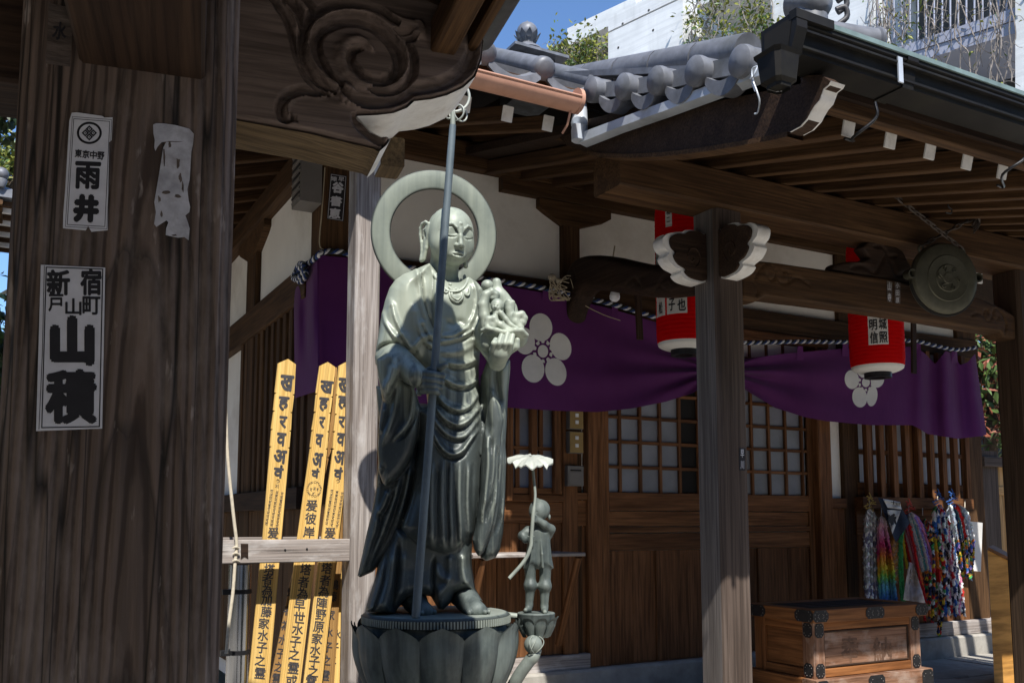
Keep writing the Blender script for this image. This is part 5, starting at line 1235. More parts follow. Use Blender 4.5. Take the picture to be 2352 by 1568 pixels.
# ------------------------------------------------------------------ the gate we stand under
GA = rad(-10.1); XG = np.array([math.cos(GA), math.sin(GA), 0]); YGv = np.array([-math.sin(GA), math.cos(GA), 0])
gt = thing('temple_gate', 'dark weathered timber gate in the foreground with carved beam nose and stickered post', 'gate', (.13, 1.4, 0))
PF = aD(290, 1000, 1.27)
def gP(px, py, off=0.0): return aP(px, py, PF-off*YGv, YGv)
def gs(p): return float((np.asarray(p)-PF)@XG)
s0, s1 = gs(gP(40, 800)), gs(gP(527, 800))
def _postmat():
    b = NB('gate_post_timber'); v = b.coord((1.0, 1.0, 1.0)); tc = b.n('ShaderNodeTexCoord'); mp = b.n('ShaderNodeMapping'); b.l(tc.outputs['Object'], mp.inputs[0])
    mp.inputs['Rotation'].default_value = (0, rad(11), rad(2)); mp.inputs['Location'].default_value = (0, .165, .03); mp.inputs['Scale'].default_value = (.18, 1, 1)
    wv = b.n('ShaderNodeTexWave', wave_type='RINGS', rings_direction='X'); wv.inputs['Scale'].default_value = 24; wv.inputs['Distortion'].default_value = 1.6; wv.inputs['Detail'].default_value = 4; wv.inputs['Detail Scale'].default_value = 1.6; wv.inputs['Detail Roughness'].default_value = .6
    b.l(mp.outputs[0], wv.inputs['Vector'])
    def nz(sc, s, d=5, r=.6, di=0):
        m2 = b.n('ShaderNodeMapping'); b.l(tc.outputs['Object'], m2.inputs[0]); m2.inputs['Scale'].default_value = sc; return b.noise(m2.outputs[0], s, d, r, di)
    fine = nz((2.5, 60, 60), 1., 6, .65); blot = nz((2.2, 7, 7), 1., 6, .7); spk = nz((9, 40, 40), 1., 4, .6); crk = nz((.5, 11, 11), 1., 3, .5, .3)
    c = b.mix(b.ramp(wv.outputs['Fac'], [(.05, 0.), (.35, 1.)]), (.055, .036, .027), (.145, .104, .082))
    sx = b.n('ShaderNodeSeparateXYZ'); b.l(tc.outputs['Object'], sx.inputs[0])
    def mth(op, a, c_):
        q = b.n('ShaderNodeMath', operation=op)
        for i, x in enumerate((a, c_)):
            if isinstance(x, (int, float)): q.inputs[i].default_value = x
            else: b.l(x, q.inputs[i])
        return q.outputs[0]
    yc = mth('ADD', sx.outputs[1], .165); arch = mth('ADD', mth('MULTIPLY', sx.outputs[0], 3.4), mth('MULTIPLY', mth('MULTIPLY', yc, yc), 230.)); arch = mth('FRACT', mth('ADD', arch, mth('MULTIPLY', nz((2, 9, 9), 1., 4, .6), 1.1)), 0)
    c = b.mix(b.ramp(arch, [(.0, .8), (.10, .0), (.7, 0.), (1., .55)]), c, (.022, .016, .013))
    c = b.mix(b.ramp(fine, [(.42, .45), (.6, 0.)]), c, (.04, .031, .026)); c = b.mix(b.ramp(blot, [(.5, 0.), (.72, .75)]), c, (.24, .195, .17))
    c = b.mix(b.ramp(spk, [(.63, 0.), (.72, .7)]), c, (.36, .31, .28)); c = b.mix(b.ramp(crk, [(.487, 0.), (.5, .9), (.513, 0.)]), c, (.006, .005, .004))
    a = b.n('ShaderNodeMath', operation='ADD'); b.l(fine, a.inputs[0]); b.l(wv.outputs['Fac'], a.inputs[1]); b.bump(a.outputs[0], .7, .0025); return b.set(c, .75, 0., .3)
m_post = _postmat()
def gpost(sa, sb, y0, y1, z0, z1, m, name='gate_post', ch=.018):
    M = frame(PF*np.array([1, 1, 0])+XG*sa+YGv*y0+np.array([0, 0, z0]), (0, 0, 1), -YGv)
    w_ = sb-sa; d_ = y1-y0; L = z1-z0; c = ch
    # local X up, local Z = towards viewer, local Y = Z x X
    yl = np.array(M.col[1][:3]); sgn = 1 if yl@XG > 0 else -1
    pr = [(sgn*a, b_) for a, b_ in ((c, 0), (w_-c, 0), (w_, -c), (w_, -d_+c), (w_-c, -d_), (c, -d_), (0, -d_+c), (0, -c))]
    b = MB(); v = [(0, p, q) for p, q in pr]+[(L, p, q) for p, q in pr]; b.add(v, [tuple(range(8)), tuple(range(15, 7, -1))]+[(i, 8+i, 8+(i+1) % 8, (i+1) % 8) for i in range(8)])
    me = b.mesh(name); bm_ = bmesh.new(); bm_.from_mesh(me); bmesh.ops.recalc_face_normals(bm_, faces=bm_.faces); bm_.to_mesh(me); bm_.free()
    return link(name, me, m, gt, M)
gpost(s0-.02, s1, 0, .29, 0, 3.2, m_post)
# rear post of the gate, carrying the carved beam
NPt = aD(890, 345, 2.40); NO = NPt*np.array([1, 1, 0])
def nP(cx, cy): return aP((560+.3061*cx)/1.0884, .28125*cy, NPt, YGv)
def nsz(pts): return [(float((nP(*p)-NPt)@XG), float(nP(*p)[2])) for p in pts]
sn_ = float((aP(330, 500, NPt, YGv)-PF)@XG); yn_ = float((NPt-PF)@YGv)
gpost(sn_, sn_+.19, yn_+.03, yn_+.22, 0, 3.1, m_gate)
# beam over the viewer's head, springing from the front post
pz = float(gP(325, 165)[2]); a = gs(gP(182, 152)); c = gs(gP(470, 185))
def gbox(name, sa, sb, ya, yb, za, zb, m, ax=0, parent=None):
    p = PF*np.array([1, 1, 0])
    if ax == 0: return beam(name, p+XG*sa+YGv*(ya+yb)/2+(0, 0, (za+zb)/2), p+XG*sb+YGv*(ya+yb)/2+(0, 0, (za+zb)/2), yb-ya, zb-za, m, parent or gt)
    return beam(name, p+XG*(sa+sb)/2+YGv*ya+(0, 0, (za+zb)/2), p+XG*(sa+sb)/2+YGv*yb+(0, 0, (za+zb)/2), sb-sa, zb-za, m, parent or gt)
gbox('overhead_beam', a, c, -1.6, -.002, pz, pz+.28, m_wood_dark, 1)
gbox('side_beam', s0-2.2, s0-.022, .06, .2, float(gP(60, 150)[2]), float(gP(60, 150)[2])+.26, m_wood_dark, 0)
# carved nose
ol = nsz([(-900, 770), (-300, 880), (100, 945), (700, 1055), (1230, 1180), (1290, 1205), (1340, 1150), (1368, 1108), (1290, 1092), (1205, 1045), (1135, 970), (1090, 922), (1150, 918), (1260, 914), (1390, 898), (1500, 855), (1560, 800), (1700, 785), (1830, 752), (1960, 690), (2060, 600), (2110, 460), (2126, 310), (2095, 150), (2020, 20), (1900, -80), (1700, -170), (1000, -190), (-900, -190)])
NST = [([(925, 715), (810, 630), (715, 480), (690, 340), (740, 215), (880, 125), (1040, 100), (1200, 135), (1340, 220), (1440, 340), (1495, 470), (1480, 600), (1400, 690), (1260, 725), (1110, 690), (1000, 590), (950, 470), (985, 370), (1070, 325), (1150, 345), (1205, 415)], .017, .013),
       ([(960, 700), (850, 600), (770, 470), (745, 350), (790, 255), (900, 190), (1040, 165), (1190, 200), (1310, 290), (1400, 400), (1430, 520), (1400, 610), (1300, 665), (1180, 650), (1080, 580), (1030, 490), (1050, 420), (1120, 400)], .012, -.026),
       ([(900, 760), (740, 640), (650, 480), (635, 330), (690, 170), (840, 70), (1050, 48), (1260, 90), (1420, 200)], .011, -.024), ([(1180, 735), (1350, 745), (1480, 690), (1545, 580), (1540, 440), (1480, 310)], .010, -.022),
       ([(430, -20), (540, 110), (600, 280), (640, 430), (720, 610), (890, 765)], .014, .014), ([(470, -30), (590, 90), (650, 240), (672, 320)], .010, -.022), ([(380, -20), (500, 130), (560, 300), (600, 450), (690, 640), (850, 780)], .009, -.016), ([(600, 0), (680, 110), (730, 200)], .010, .012), ([(640, -20), (740, 90), (780, 150)], .010, -.02),
       ([(900, 90), (1100, 62), (1280, 110), (1440, 185), (1560, 215), (1590, 270)], .013, .014), ([(1560, 190), (1600, 240), (1580, 300)], .016, .016), ([(1420, 300), (1500, 310), (1570, 300)], .010, -.018), ([(1380, 260), (1460, 270), (1540, 250)], .008, -.012),
       ([(1930, -60), (2020, 120), (2050, 300), (2020, 480), (1920, 610), (1770, 690), (1560, 730), (1500, 770), (1380, 820), (1200, 835), (1040, 800), (950, 730)], .016, -.020), ([(1980, -60), (2070, 120), (2095, 300), (2065, 500), (1960, 640), (1790, 725), (1570, 765), (1510, 810), (1390, 860), (1240, 880), (1080, 870), (1000, 830)], .011, .010),
       ([(830, 775), (700, 735), (570, 752), (480, 820), (460, 900), (500, 970), (555, 980)], .011, -.022), ([(830, 795), (700, 765), (590, 782), (515, 840), (500, 900), (530, 945)], .008, .010), ([(560, 960), (575, 950)], .012, -.02),
       ([(1060, 935), (1120, 1020), (1190, 1085), (1270, 1140), (1320, 1160)], .013, -.022), ([(930, 720), (990, 760), (970, 830)], .016, .018), ([(960, 700), (1030, 750), (1010, 850)], .014, .014)]
nose = relief_block(ol, (NO, XG, -YGv), [(nsz(p), w*.95, a*1.55) for p, w, a in NST], 'carved_beam_nose', m_nose, gt, .003, .23, R=.006)
# painted rim under the nose lobes and brown worn underside
rimp = [(1280, 1212), (1340, 1158), (1370, 1110), (1290, 1096), (1205, 1050), (1135, 975), (1090, 926), (1150, 922), (1260, 918), (1390, 902), (1503, 859), (1562, 804), (1700, 789), (1830, 756), (1962, 694), (2064, 602), (2114, 460), (2130, 310), (2099, 148), (2024, 16)]
b = MB(); cp = nsz(rimp); n = len(cp); P = np.zeros((n, 2, 3))
for i, (s_, z_) in enumerate(cp):
    for j, yy in enumerate((.012, .221)): P[i, j] = NO+XG*s_+YGv*yy+np.array([0, 0, z_-.003])
Q = P+np.array([0, 0, .002])
b.grid(P[:, ::-1]); b.build('painted_nose_rim', m_whitep, gt, smooth=35)
und = nsz([(-900, 772), (-300, 884), (100, 949), (700, 1059), (1230, 1184), (1278, 1208)]); b = MB(); P = np.array([[NO+XG*s_+YGv*yy+np.array([0, 0, z_-.003]) for yy in (.02, .21)] for s_, z_ in und]); b.grid(P[:, ::-1]); b.build('worn_underside', m_underside, gt)
# purlin end poking out behind the nose
e0 = aD(886, 409, 2.72); a = aZ(861, 404, float(e0[2])); c = aZ(911, 415, float(e0[2])); wv_ = float(np.linalg.norm(c-a)); mid = (a+c)/2
beam('purlin', mid+np.array([0, 0, .045]), mid-YGv*.10+np.array([0, 0, .045]), wv_, .09, m_underside, gt)
b = MB(); xl = a-XG*.0015
b.quad(xl, xl-YGv*.10, xl-YGv*.10+np.array([0, 0, .09]), xl+np.array([0, 0, .09])); b.build('pale_purlin_side', m_whitep, gt)  # paler sheet on the purlin's left side
# roof of the gate: right eave runs away from the viewer
E0 = aD(1070, 104, 2.60)
def rp(s, y, z): return E0+XG*s+YGv*y+np.array([0, 0, z])
L_ = 4.6; RS = math.tan(rad(15))
b = MB()
for (sa, sb, za, zb) in ((.0, -1.7, .0, 1.7*RS), (-1.7, -3.4, 1.7*RS, 0)):
    b.prism([rp(sa, 0, za), rp(sb, 0, zb), rp(sb, 0, zb+.09), rp(sa, 0, za+.09)], -YGv*L_)
b.build('gate_roof_boarding', m_wood_dark, gt)
b = MB()
for (sa, sb, za, zb) in ((.08, -1.7, .08, 1.7*RS+.09), (-1.7, -3.42, 1.7*RS+.09, .09)):
    b.prism([rp(sa, .03, za), rp(sb, .03, zb), rp(sb, .03, zb+.07), rp(sa, .03, za+.07)], -YGv*(L_+.06))
b.build('gate_roof_tiling', m_tiledark, gt)
beam('eave_board', rp(-.012, 0.0, -.02), rp(-.012, -L_, -.02), .03, .10, m_wood, gt)
beam('eave_purlin', rp(-.10, -.02, -.06), rp(-.10, -L_, -.06), .07, .09, m_wood, gt)
for i in range(14):
    y = -.12-i*.3; p = rp(.045, y, .12); q = rp(-1.6, y, .12+1.645*RS); b = MB(); b.tube([p, q], .05, 10); b.build('round_tile', m_tiledark, gt, smooth=50)
b = MB(); b.tube([rp(.05, .03, .05), rp(.05, -L_, .05)], .045, 14); b.build('verge_roll', m_tiledark, gt, smooth=50)
b = MB(); b.tube([rp(-.03, .03, .17), rp(-1.7, .03, 1.7*RS+.17)], .05, 12); b.tube([rp(-1.7, .03, 1.7*RS+.17), rp(-1.7, -L_, 1.7*RS+.17)], .09, 12); b.build('ridge_roll', m_tiledark, gt, smooth=50)
b = MB(); oc = [(-.12, .08), (.12, .08), (.15, .25), (.165, .36), (.155, .46), (.12, .53), (.075, .56), (.02, .555), (-.02, .53), (-.06, .47), (-.10, .36), (-.16, .2)]
b.prism([rp(a-.02, .03, c) for a, c in oc], -YGv*.1); b.build('chest_shadow_caster', m_tiledark, gt)  # unseen corner shape added to cast the rounded shadow on the statue's chest
# ------------------------------------------------------------------ paper stickers on the post
def decal(mb, txt, cx, cy, w, h, plane, tilt=0.0, bold=.02, off=0.0, line=1.0):
    """flat print: glyph outlines laid on a plane around photo point (cx,cy); w,h in photo pixels"""
    p0, n0 = plane; v, f = text_fit(txt, 1, 1, bold, line); ca, sa = math.cos(tilt), math.sin(tilt); out = []
    sg = -1 if (np.asarray(p0)-CAM)@np.asarray(n0) > 0 else 1
    for x, y, q in v:
        X, Y = x*w, -y*h; out.append(aP(cx+ca*X-sa*Y, cy+sa*X+ca*Y, np.asarray(p0)+sg*np.asarray(n0)*q*5e-5, n0))
    mb.add(out, f)
def chars(rows, plane, m, parent, name='brush_character'):
    """each printed character a part of its own: (char, x, y, w, h, tilt, bold) in photo pixels"""
    for ch, x, y, w, h, tl, bo_ in rows:
        b = MB(); decal(b, ch, x, y, w, h, plane, tl, bo_)
        if b.v: b.build(name, m, parent)
def pxpoly(mb, pts, plane, thick=None):
    q = [aP(x, y, *plane) for x, y in pts]
    if thick is None: mb.add(q, [tuple(range(len(q)))])
    else: mb.prism(q, thick)
def gpl(o): return (PF-o*YGv, YGv)
def strip(mb, pts, w, plane, closed=True):
    n = len(pts); pts = [np.array(p, float) for p in pts]
    for i in range(n if closed else n-1):
        a, c = pts[i], pts[(i+1) % n]; d = (c-a)/np.linalg.norm(c-a); nn = np.array([-d[1], d[0]])*w/2; a2, c2 = a-d*w/2, c+d*w/2
        mb.add([aP(*(a2-nn), *plane), aP(*(c2-nn), *plane), aP(*(c2+nn), *plane), aP(*(a2+nn), *plane)], [(0, 1, 2, 3)])
c1 = lambda p: (p[0]*.375, p[1]*.375)
sk = thing('paper_sticker', 'tall white shrine sticker with round four diamond crest, higher on the post', 'sticker', tuple(gP(200, 395)), 'paper stickers on the gate post')
b = MB(); pxpoly(b, [c1(p) for p in ((440, 692), (470, 690), (625, 712), (640, 722), (690, 720), (684, 860), (668, 872), (660, 1410), (560, 1420), (540, 1385), (525, 1412), (386, 1398), (388, 1310), (400, 1160), (425, 740))], gpl(.0012), -YGv*.0006); b.build('paper', m_paper, sk)
b = MB(); PL = gpl(.0021)
strip(b, [c1(p) for p in ((452, 728), (672, 745), (642, 1388), (412, 1375))], 1.3, PL); strip(b, [c1(p) for p in ((443, 715), (684, 734), (655, 1402), (400, 1388))], 1.0, PL)
cc = c1((547, 815)); ring_o = [(cc[0]+29.5*math.cos(t), cc[1]+26*math.sin(t)) for t in np.linspace(0, 2*math.pi, 33)[:-1]]; strip(b, [(cc[0]+26*math.cos(t), cc[1]+23*math.sin(t)) for t in np.linspace(0, 2*math.pi, 33)[:-1]], 5, PL)
for dx_, dy_ in ((0, -9.2), (9.2, 0), (0, 9.2), (-9.2, 0)):
    q = [(cc[0]+dx_+a, cc[1]+dy_+c) for a, c in ((0, -8), (8, 0), (0, 8), (-8, 0))]; strip(b, [(cc[0]+dx_+a*.78, cc[1]+dy_+c*.78) for a, c in ((0, -8), (8, 0), (0, 8), (-8, 0))], 3.4, PL); pxpoly(b, [(cc[0]+dx_+a, cc[1]+dy_+c) for a, c in ((0, -2), (2, 0), (0, 2), (-2, 0))], PL)
o = b.build('crest_and_border', m_ink, sk)
chars([(ch, 180+i*17.2, 352.5+i*1.8, 16.5, 19, .06, .035) for i, ch in enumerate('東京中野')]+[('雨', 201.5, 403, 60, 64, .04, .042), ('井', 198, 479, 60, 66, .04, .075)], PL, m_ink, sk)
c6 = lambda p: (p[0]*.6483, 551.3+p[1]*.6483)
sk = thing('paper_sticker', 'large white shrine sticker with thick brush characters, lower on the post', 'sticker', tuple(gP(160, 800)), 'paper stickers on the gate post')
b = MB(); pxpoly(b, [c6(p) for p in ((145, 88), (373, 98), (362, 667), (128, 676))], gpl(.0012), -YGv*.0006); b.build('paper', m_paper, sk)
b = MB(); strip(b, [c6(p) for p in ((164, 96), (364, 103), (352, 660), (148, 664))], 2.6, PL); strip(b, [c6(p) for p in ((157, 92), (150, 400), (138, 669))], 1.6, PL, False)
for ch, x, y, w, h, bo_ in (('新', 207, 150, 84, 92, .04), ('宿', 322, 148, 76, 96, .04), ('戸', 198, 222, 54, 62, .03), ('山', 260, 236, 58, 60, .03), ('町', 324, 232, 64, 66, .03), ('山', 256, 356, 160, 180, .075), ('積', 252, 554, 186, 196, .05)):
    p = c6((x, y)); chars([(ch, p[0], p[1], w*.6483, h*.6483, 0., bo_)], PL, m_ink, sk)
b.build('border', m_ink, sk)
sk = thing('torn_sticker', 'torn blank remains of a pale paper sticker on the right of the post', 'sticker', tuple(gP(400, 410)), 'paper stickers on the gate post')
b = MB(); tp = [c1(p) for p in ((938, 765), (955, 757), (1000, 757), (1075, 768), (1160, 790), (1188, 822), (1182, 885), (1172, 930), (1168, 1000), (1162, 1100), (1148, 1160), (1155, 1225), (1165, 1268), (1160, 1300), (1135, 1320), (1150, 1360), (1162, 1400), (1155, 1472), (1130, 1452), (1090, 1456), (1050, 1448), (1015, 1440), (1018, 1400), (1032, 1362), (1020, 1350), (985, 1372), (958, 1390), (944, 1372), (955, 1300), (945, 1240), (960, 1150), (972, 1080), (985, 1000), (1000, 905), (1020, 868), (990, 872), (965, 900), (952, 925), (945, 905), (948, 860), (940, 820))]
pxpoly(b, tp, gpl(.0012), -YGv*.0005); b.build('paper', m_papertorn, sk)
b = MB()
rr_ = random.Random(3)
for x, y, w, h in ((1090, 1000, 14, 40), (1105, 1090, 12, 34), (1040, 890, 10, 22), (1005, 960, 8, 60), (1020, 1180, 30, 12), (1090, 1200, 26, 12), (975, 1220, 10, 24), (1070, 1440, 20, 6), (1120, 1150, 8, 40), (990, 1310, 8, 24), (1060, 868, 60, 4)):
    q = []
    for t in np.linspace(0, 2*math.pi, 12)[:-1]: k = rr_.uniform(.5, 1.1); q.append(c1((x+w*k*math.cos(t), y+h*k*math.sin(t))))
    pxpoly(b, q, PL)
b.build('ink_remains', m_gate, sk)['kind'] = 'stuff'
sk = thing('faded_sticker', 'faded dark sticker high up on the post beside the overhead beam', 'sticker', tuple(gP(140, 80)), 'paper stickers on the gate post')
b = MB(); pxpoly(b, [c1(p) for p in ((300, 20), (455, 55), (430, 410), (280, 390))], gpl(.0012), -YGv*.0005); b.build('paper', m_gate, sk)
b = MB(); decal(b, '水', c1((365, 190))[0], c1((365, 190))[1], 32, 42, PL, .1, .03); b.build('print', m_ink, sk)
# ------------------------------------------------------------------ post, rail and memorial boards left of the statue
p2 = aD(868, 1000, 4.47); W2 = .126
hp_ = thing('weathered_post', 'silver weathered square timber post behind the statue', 'post', (p2[0]-W2/2, p2[1]+W2/2, 0))
o = blk('post_shaft', p2[0]-W2-.0, p2[0], p2[1], p2[1]+W2, 0, 3.46, m_grey, hp_, 2, .008)
YT = p2[1]+.16                                         # plane the boards stand in
rl_ = thing('timber_rail', 'weathered horizontal timber rail holding the memorial boards against the post', 'rail', tuple(aY(640, 1265, p2[1]+.03)))
ra, rb = aY(470, 1262, p2[1]+.035), aY(776, 1266, p2[1]+.035); zrl = float(aY(640, 1265, p2[1]+.02)[2])
blk('rail_timber', ra[0], p2[0]-W2-.001, p2[1]+.012, p2[1]+.06, zrl-.052, zrl+.052, m_grey, rl_, 0, .004)
blk('rail_timber', ra[0], p2[0]-.002, YT+.05, YT+.1, zrl-.03, zrl+.06, m_grey, rl_, 0, .004)
PLR = (np.array([0, p2[1]+.0105, 0]), np.array([0, 1, 0])); q = [(553, 1248), (570, 1248), (570, 1282), (561, 1277), (553, 1283)]
b = MB(); pxpoly(b, q, PLR, (0, -.002, 0)); b.build('carved_brand', m_wood_dark, rl_)
for x, y in ((655, 1262), (705, 1260)):
    b = MB(); b.sphere(aY(x, y, p2[1]+.011), .005, 6); b.build('nail', m_iron, rl_)
def tb(p): return 496.1+.4966*p[0], 790.2+.4966*p[1]
def toba(label, left, right, tipx, tipy, Y, m, glyph_rows, group='memorial boards in the rack', ink=None):
    """tall pointed grave board; left/right edges as lists of (x,y) with notches at the listed rows"""
    t = thing('memorial_board', label, 'memorial board', tuple(aY(*tb((left[-1][0]+20, left[-1][1])), Y)), group)
    pts = []
    def edge(e, s):
        out = []
        for i, (x, y) in enumerate(e):
            out.append((x, y))
            if 0 < i < 5: out += [(x-s*9, y+3), (x-s*1, y+8)]
        return out
    L = edge(left, -1); Rr = edge(right, 1); outl = [(tipx, tipy)]+[(p[0], p[1]) for p in Rr]+[(p[0], p[1]) for p in reversed(L)]
    b = MB(); pxpoly(b, [tb(p) for p in outl], (np.array([0, Y, 0]), np.array([0, 1., 0])), (0, .011, 0))
    me = b.mesh('board'); M = frame(aY(*tb(left[-1]), Y), aY(*tb(left[1]), Y)-aY(*tb(left[-1]), Y), (0, -1, 0)); me.transform(M.inverted()); link('board', me, m, t, M)
    b = MB(); PLx = (np.array([0, Y-.0008, 0]), np.array([0, 1., 0]))
    for ch, x, y, w, h, bo_ in glyph_rows:
        cx, cy = tb((x, y))
        if h < 25: decal(b, ch, cx, cy, w*.4966, h*.4966, PLx, .10, bo_)
        else: chars([(ch, cx, cy, w*.4966, h*.4966, .10, bo_)], PLx, ink or m_inkgrey, t)
    if b.v: o = b.build('small_script', ink or m_inkgrey, t); o['kind'] = 'stuff'
    return t
SID = 'खहरवअवं'
def sid(xs, ys, ws, hs): return [(c_, x, y, w*1.1, h*1.05, .055) for c_, x, y, w, h in zip(('ख', 'ह', 'र', 'व', 'अ', 'वं'), xs, ys, ws, hs)]
def small(x0, y0, y1, dx_, n=10):
    r = random.Random(int(x0)); out = []
    for k in range(3):
        for i in range(n):
            y = y0+(y1-y0)*i/(n-1)+k*6; out.append((r.choice('अवरहतनमसयकणइ'), x0+(k-1)*24+dx_*i/(n-1), y, 13, 15, .01))
    return out
def han(s, pts, w=50, h=52): return [(c_, x, y, w, h, .022) for c_, (x, y) in zip(s, pts)]
toba('pale pointed memorial board with black brush writing, leftmost in the rack, for the Kato family' if False else 'pale pointed memorial board with brush writing, leftmost and tallest looking in the rack',
     [(287, 88), (272, 222), (265, 305), (255, 390), (250, 470), (215, 905), (150, 1568), (118, 1900)], [(370, 93), (362, 230), (352, 312), (347, 397), (340, 475), (302, 905), (245, 1568), (213, 1900)], 333, 68, YT, m_toba,
     sid((328, 313, 310, 302, 297, 290), (180, 275, 360, 440, 520, 588), (58, 46, 34, 40, 56, 42), (72, 64, 54, 60, 62, 60))+[('う', 286, 632, 18, 18, .01), ('刈', 282, 655, 16, 18, .01)]+small(282, 680, 830, -24)
     + han('爰為塔者為加藤家水子之霊', [(265, 872), (255, 930), (247, 1040), (238, 1085), (236, 1135), (234, 1182), (233, 1236), (222, 1290), (218, 1345), (213, 1402), (205, 1460), (204, 1520)]))
r2 = [(333.0, 0)]
circ = [(['ア', 'て', 'か', 'ち', 'い', 'こ'][i % 6], 454+31*math.cos(t), 670+33*math.sin(t), 9, 10, .01) for i, t in enumerate(np.linspace(0, 2*math.pi, 23)[:-1])]+[('र', 440, 672, 10, 14, .01), ('अ', 455, 668, 12, 16, .01), ('व', 470, 672, 10, 14, .01), ('हि', 452, 690, 12, 14, .01)]
toba('deep yellow memorial board with a ring of tiny characters, second from left in the rack',
     [(480, 100), (462, 225), (455, 310), (443, 395), (435, 475), (375, 905), (295, 1568), (257, 1900)], [(551, 105), (540, 240), (530, 315), (522, 400), (515, 480), (470, 900), (390, 1568), (352, 1900)], 517, 82, YT-.012, m_toba,
     sid((512, 498, 490, 477, 470, 460), (198, 278, 362, 445, 535, 595), (56, 42, 26, 32, 44, 34), (56, 62, 52, 58, 66, 46))+circ
     + han('爰彼岸供塔者為早世水子之霊或', [(443, 745), (438, 805), (430, 868), (424, 930), (415, 1040), (405, 1098), (400, 1152), (387, 1206), (386, 1262), (378, 1317), (368, 1376), (362, 1432), (358, 1496), (350, 1555)], 52, 54))
toba('pale cream memorial board half hidden by the weathered post',
     [(568, 100), (555, 230), (552, 320), (545, 400), (540, 480), (487, 905), (405, 1568), (367, 1900)], [(640, 105), (632, 240), (627, 320), (622, 400), (615, 480), (567, 905), (490, 1568), (452, 1900)], 602, 82, YT-.02, m_toba,
     sid((592, 586, 582, 578, 572, 566), (190, 270, 360, 440, 525, 595), (50, 42, 30, 36, 46, 38), (66, 60, 52, 58, 62, 56))+[('う', 564, 632, 18, 18, .01)]+small(560, 680, 830, -24)
     + han('爰為塔者為陣野原家水子之霊', [(528, 872), (520, 930), (512, 1035), (505, 1090), (498, 1142), (490, 1196), (485, 1250), (475, 1306), (468, 1360), (460, 1412), (455, 1466), (450, 1512), (440, 1558)]))
toba('aged brown memorial board leaning behind the second board',
     [(540, 118), (530, 240), (522, 330), (512, 410), (505, 500), (345, 1100), (250, 1568), (190, 1900)], [(560, 112), (556, 330), (545, 400), (535, 480), (522, 520), (400, 1100), (335, 1568), (275, 1900)], 556, 106, YT+.024, m_toba_old,
     han('塔者為水子之霊', [(348, 1150), (332, 1230), (322, 1300), (310, 1365), (300, 1430), (290, 1490), (280, 1545)], 40, 48))
toba('orange brown memorial board behind the pale one near the post foot',
     [(575, 300), (565, 420), (560, 520), (550, 640), (540, 760), (530, 1040), (488, 1568), (462, 1900)], [(650, 305), (640, 420), (630, 520), (620, 640), (610, 760), (580, 1040), (545, 1568), (520, 1900)], 610, 280, YT+.024, m_toba_old,
     han('嶋藤家水子之霊', [(548, 1110), (540, 1165), (530, 1250), (522, 1330), (518, 1400), (512, 1460), (506, 1530)], 40, 48))
toba('narrow cream memorial board tucked in beside the post',
     [(600, 500), (595, 600), (590, 700), (585, 800), (575, 900), (560, 1200), (520, 1568), (500, 1900)], [(680, 505), (670, 620), (660, 720), (650, 820), (640, 920), (625, 1200), (590, 1568), (570, 1900)], 640, 480, YT+.044, m_toba,
     han('水子之霊', [(560, 1340), (550, 1400), (540, 1455), (530, 1520)], 36, 44))
# steel pipe with cable ties and a cord
pp = aD(549, 1400, 4.38); pi_ = thing('steel_pipe', 'shiny steel pipe strapped with black clips beside the memorial boards', 'pipe', (pp[0], pp[1], 0))
rp_ = 25/2145*4.38; zt_p = float(aD(549, 1296, 4.38)[2]); b = MB(); b.lathe([(rp_, 0), (rp_, zt_p), (rp_*.85, zt_p), (rp_*.85, 0)], 32, T((pp[0], pp[1], 0)), cap=False); b.build('pipe_tube', m_steel, pi_, smooth=50)
for y in (1357, 1496):
    z = float(aD(549, y, 4.38)[2]); b = MB(); b.lathe([(rp_+.001, z-.01), (rp_+.004, z-.01), (rp_+.004, z+.01), (rp_+.001, z+.01)], 28, T((pp[0], pp[1], 0)), cap=False); b.box((pp[0]-rp_-.03, pp[1]-.03, z-.012), (pp[0]-rp_+.01, pp[1]-.0, z+.012)); b.build('clamp', m_iron, pi_)
co_ = thing('cream_rope', 'cream cord running down past the rail end and along the steel pipe', 'rope', tuple(aD(540, 1250, 4.2)))
b = MB(); b.tube(curve_pts([aY(x, y, p2[1]-.012) for x, y in ((518, 930), (523, 1050), (536, 1180), (543, 1240), (543, 1262), (540, 1292), (535, 1360), (526, 1430), (520, 1500))], 50), .0075, 8); b.build('cord', m_cord, co_, smooth=60)
for y in (1258, 1272, 1288): b = MB(); b.tube(curve_pts([aY(535, y, p2[1]-.015), aY(542, y-3, p2[1]-.024), aY(549, y+1, p2[1]-.015)], 8), .005, 6); b.build('cord_turn', m_cord, co_, smooth=60)
# ------------------------------------------------------------------ plate, wire and ventilator on the left corner
PLc = (np.array([0, YW-.002, 0]), np.array([0, 1., 0])); PLc2 = (np.array([0, YW-.0035, 0]), np.array([0, 1., 0]))
nb_ = thing('name_plate', 'dark name plate with pale characters on the corner post', 'sign', tuple(aY(773, 455, YW)))
b = MB(); pxpoly(b, [(759, 398), (797, 404), (789, 509), (751, 503)], PLc, (0, -.0008, 0)); b.build('plate', m_ink, nb_)
b = MB(); strip(b, [(761, 400.5), (794.5, 406), (787, 506.5), (753, 501)], 1.0, PLc2); b.build('border', m_paper, nb_); chars([('陣', 767, 411, 14, 11, .1, .02), ('早', 784, 412, 14, 11, .1, .02), ('谷', 776, 431, 27, 26, .1, .06), ('書', 772, 462, 27, 24, .1, .03), ('恵', 769, 490, 27, 24, .1, .05)], PLc2, m_paper, nb_)
cw = thing('cream_cable', 'thin cream cable running down the corner post and along the curtain rope', 'cable', tuple(aY(737, 470, YW)))
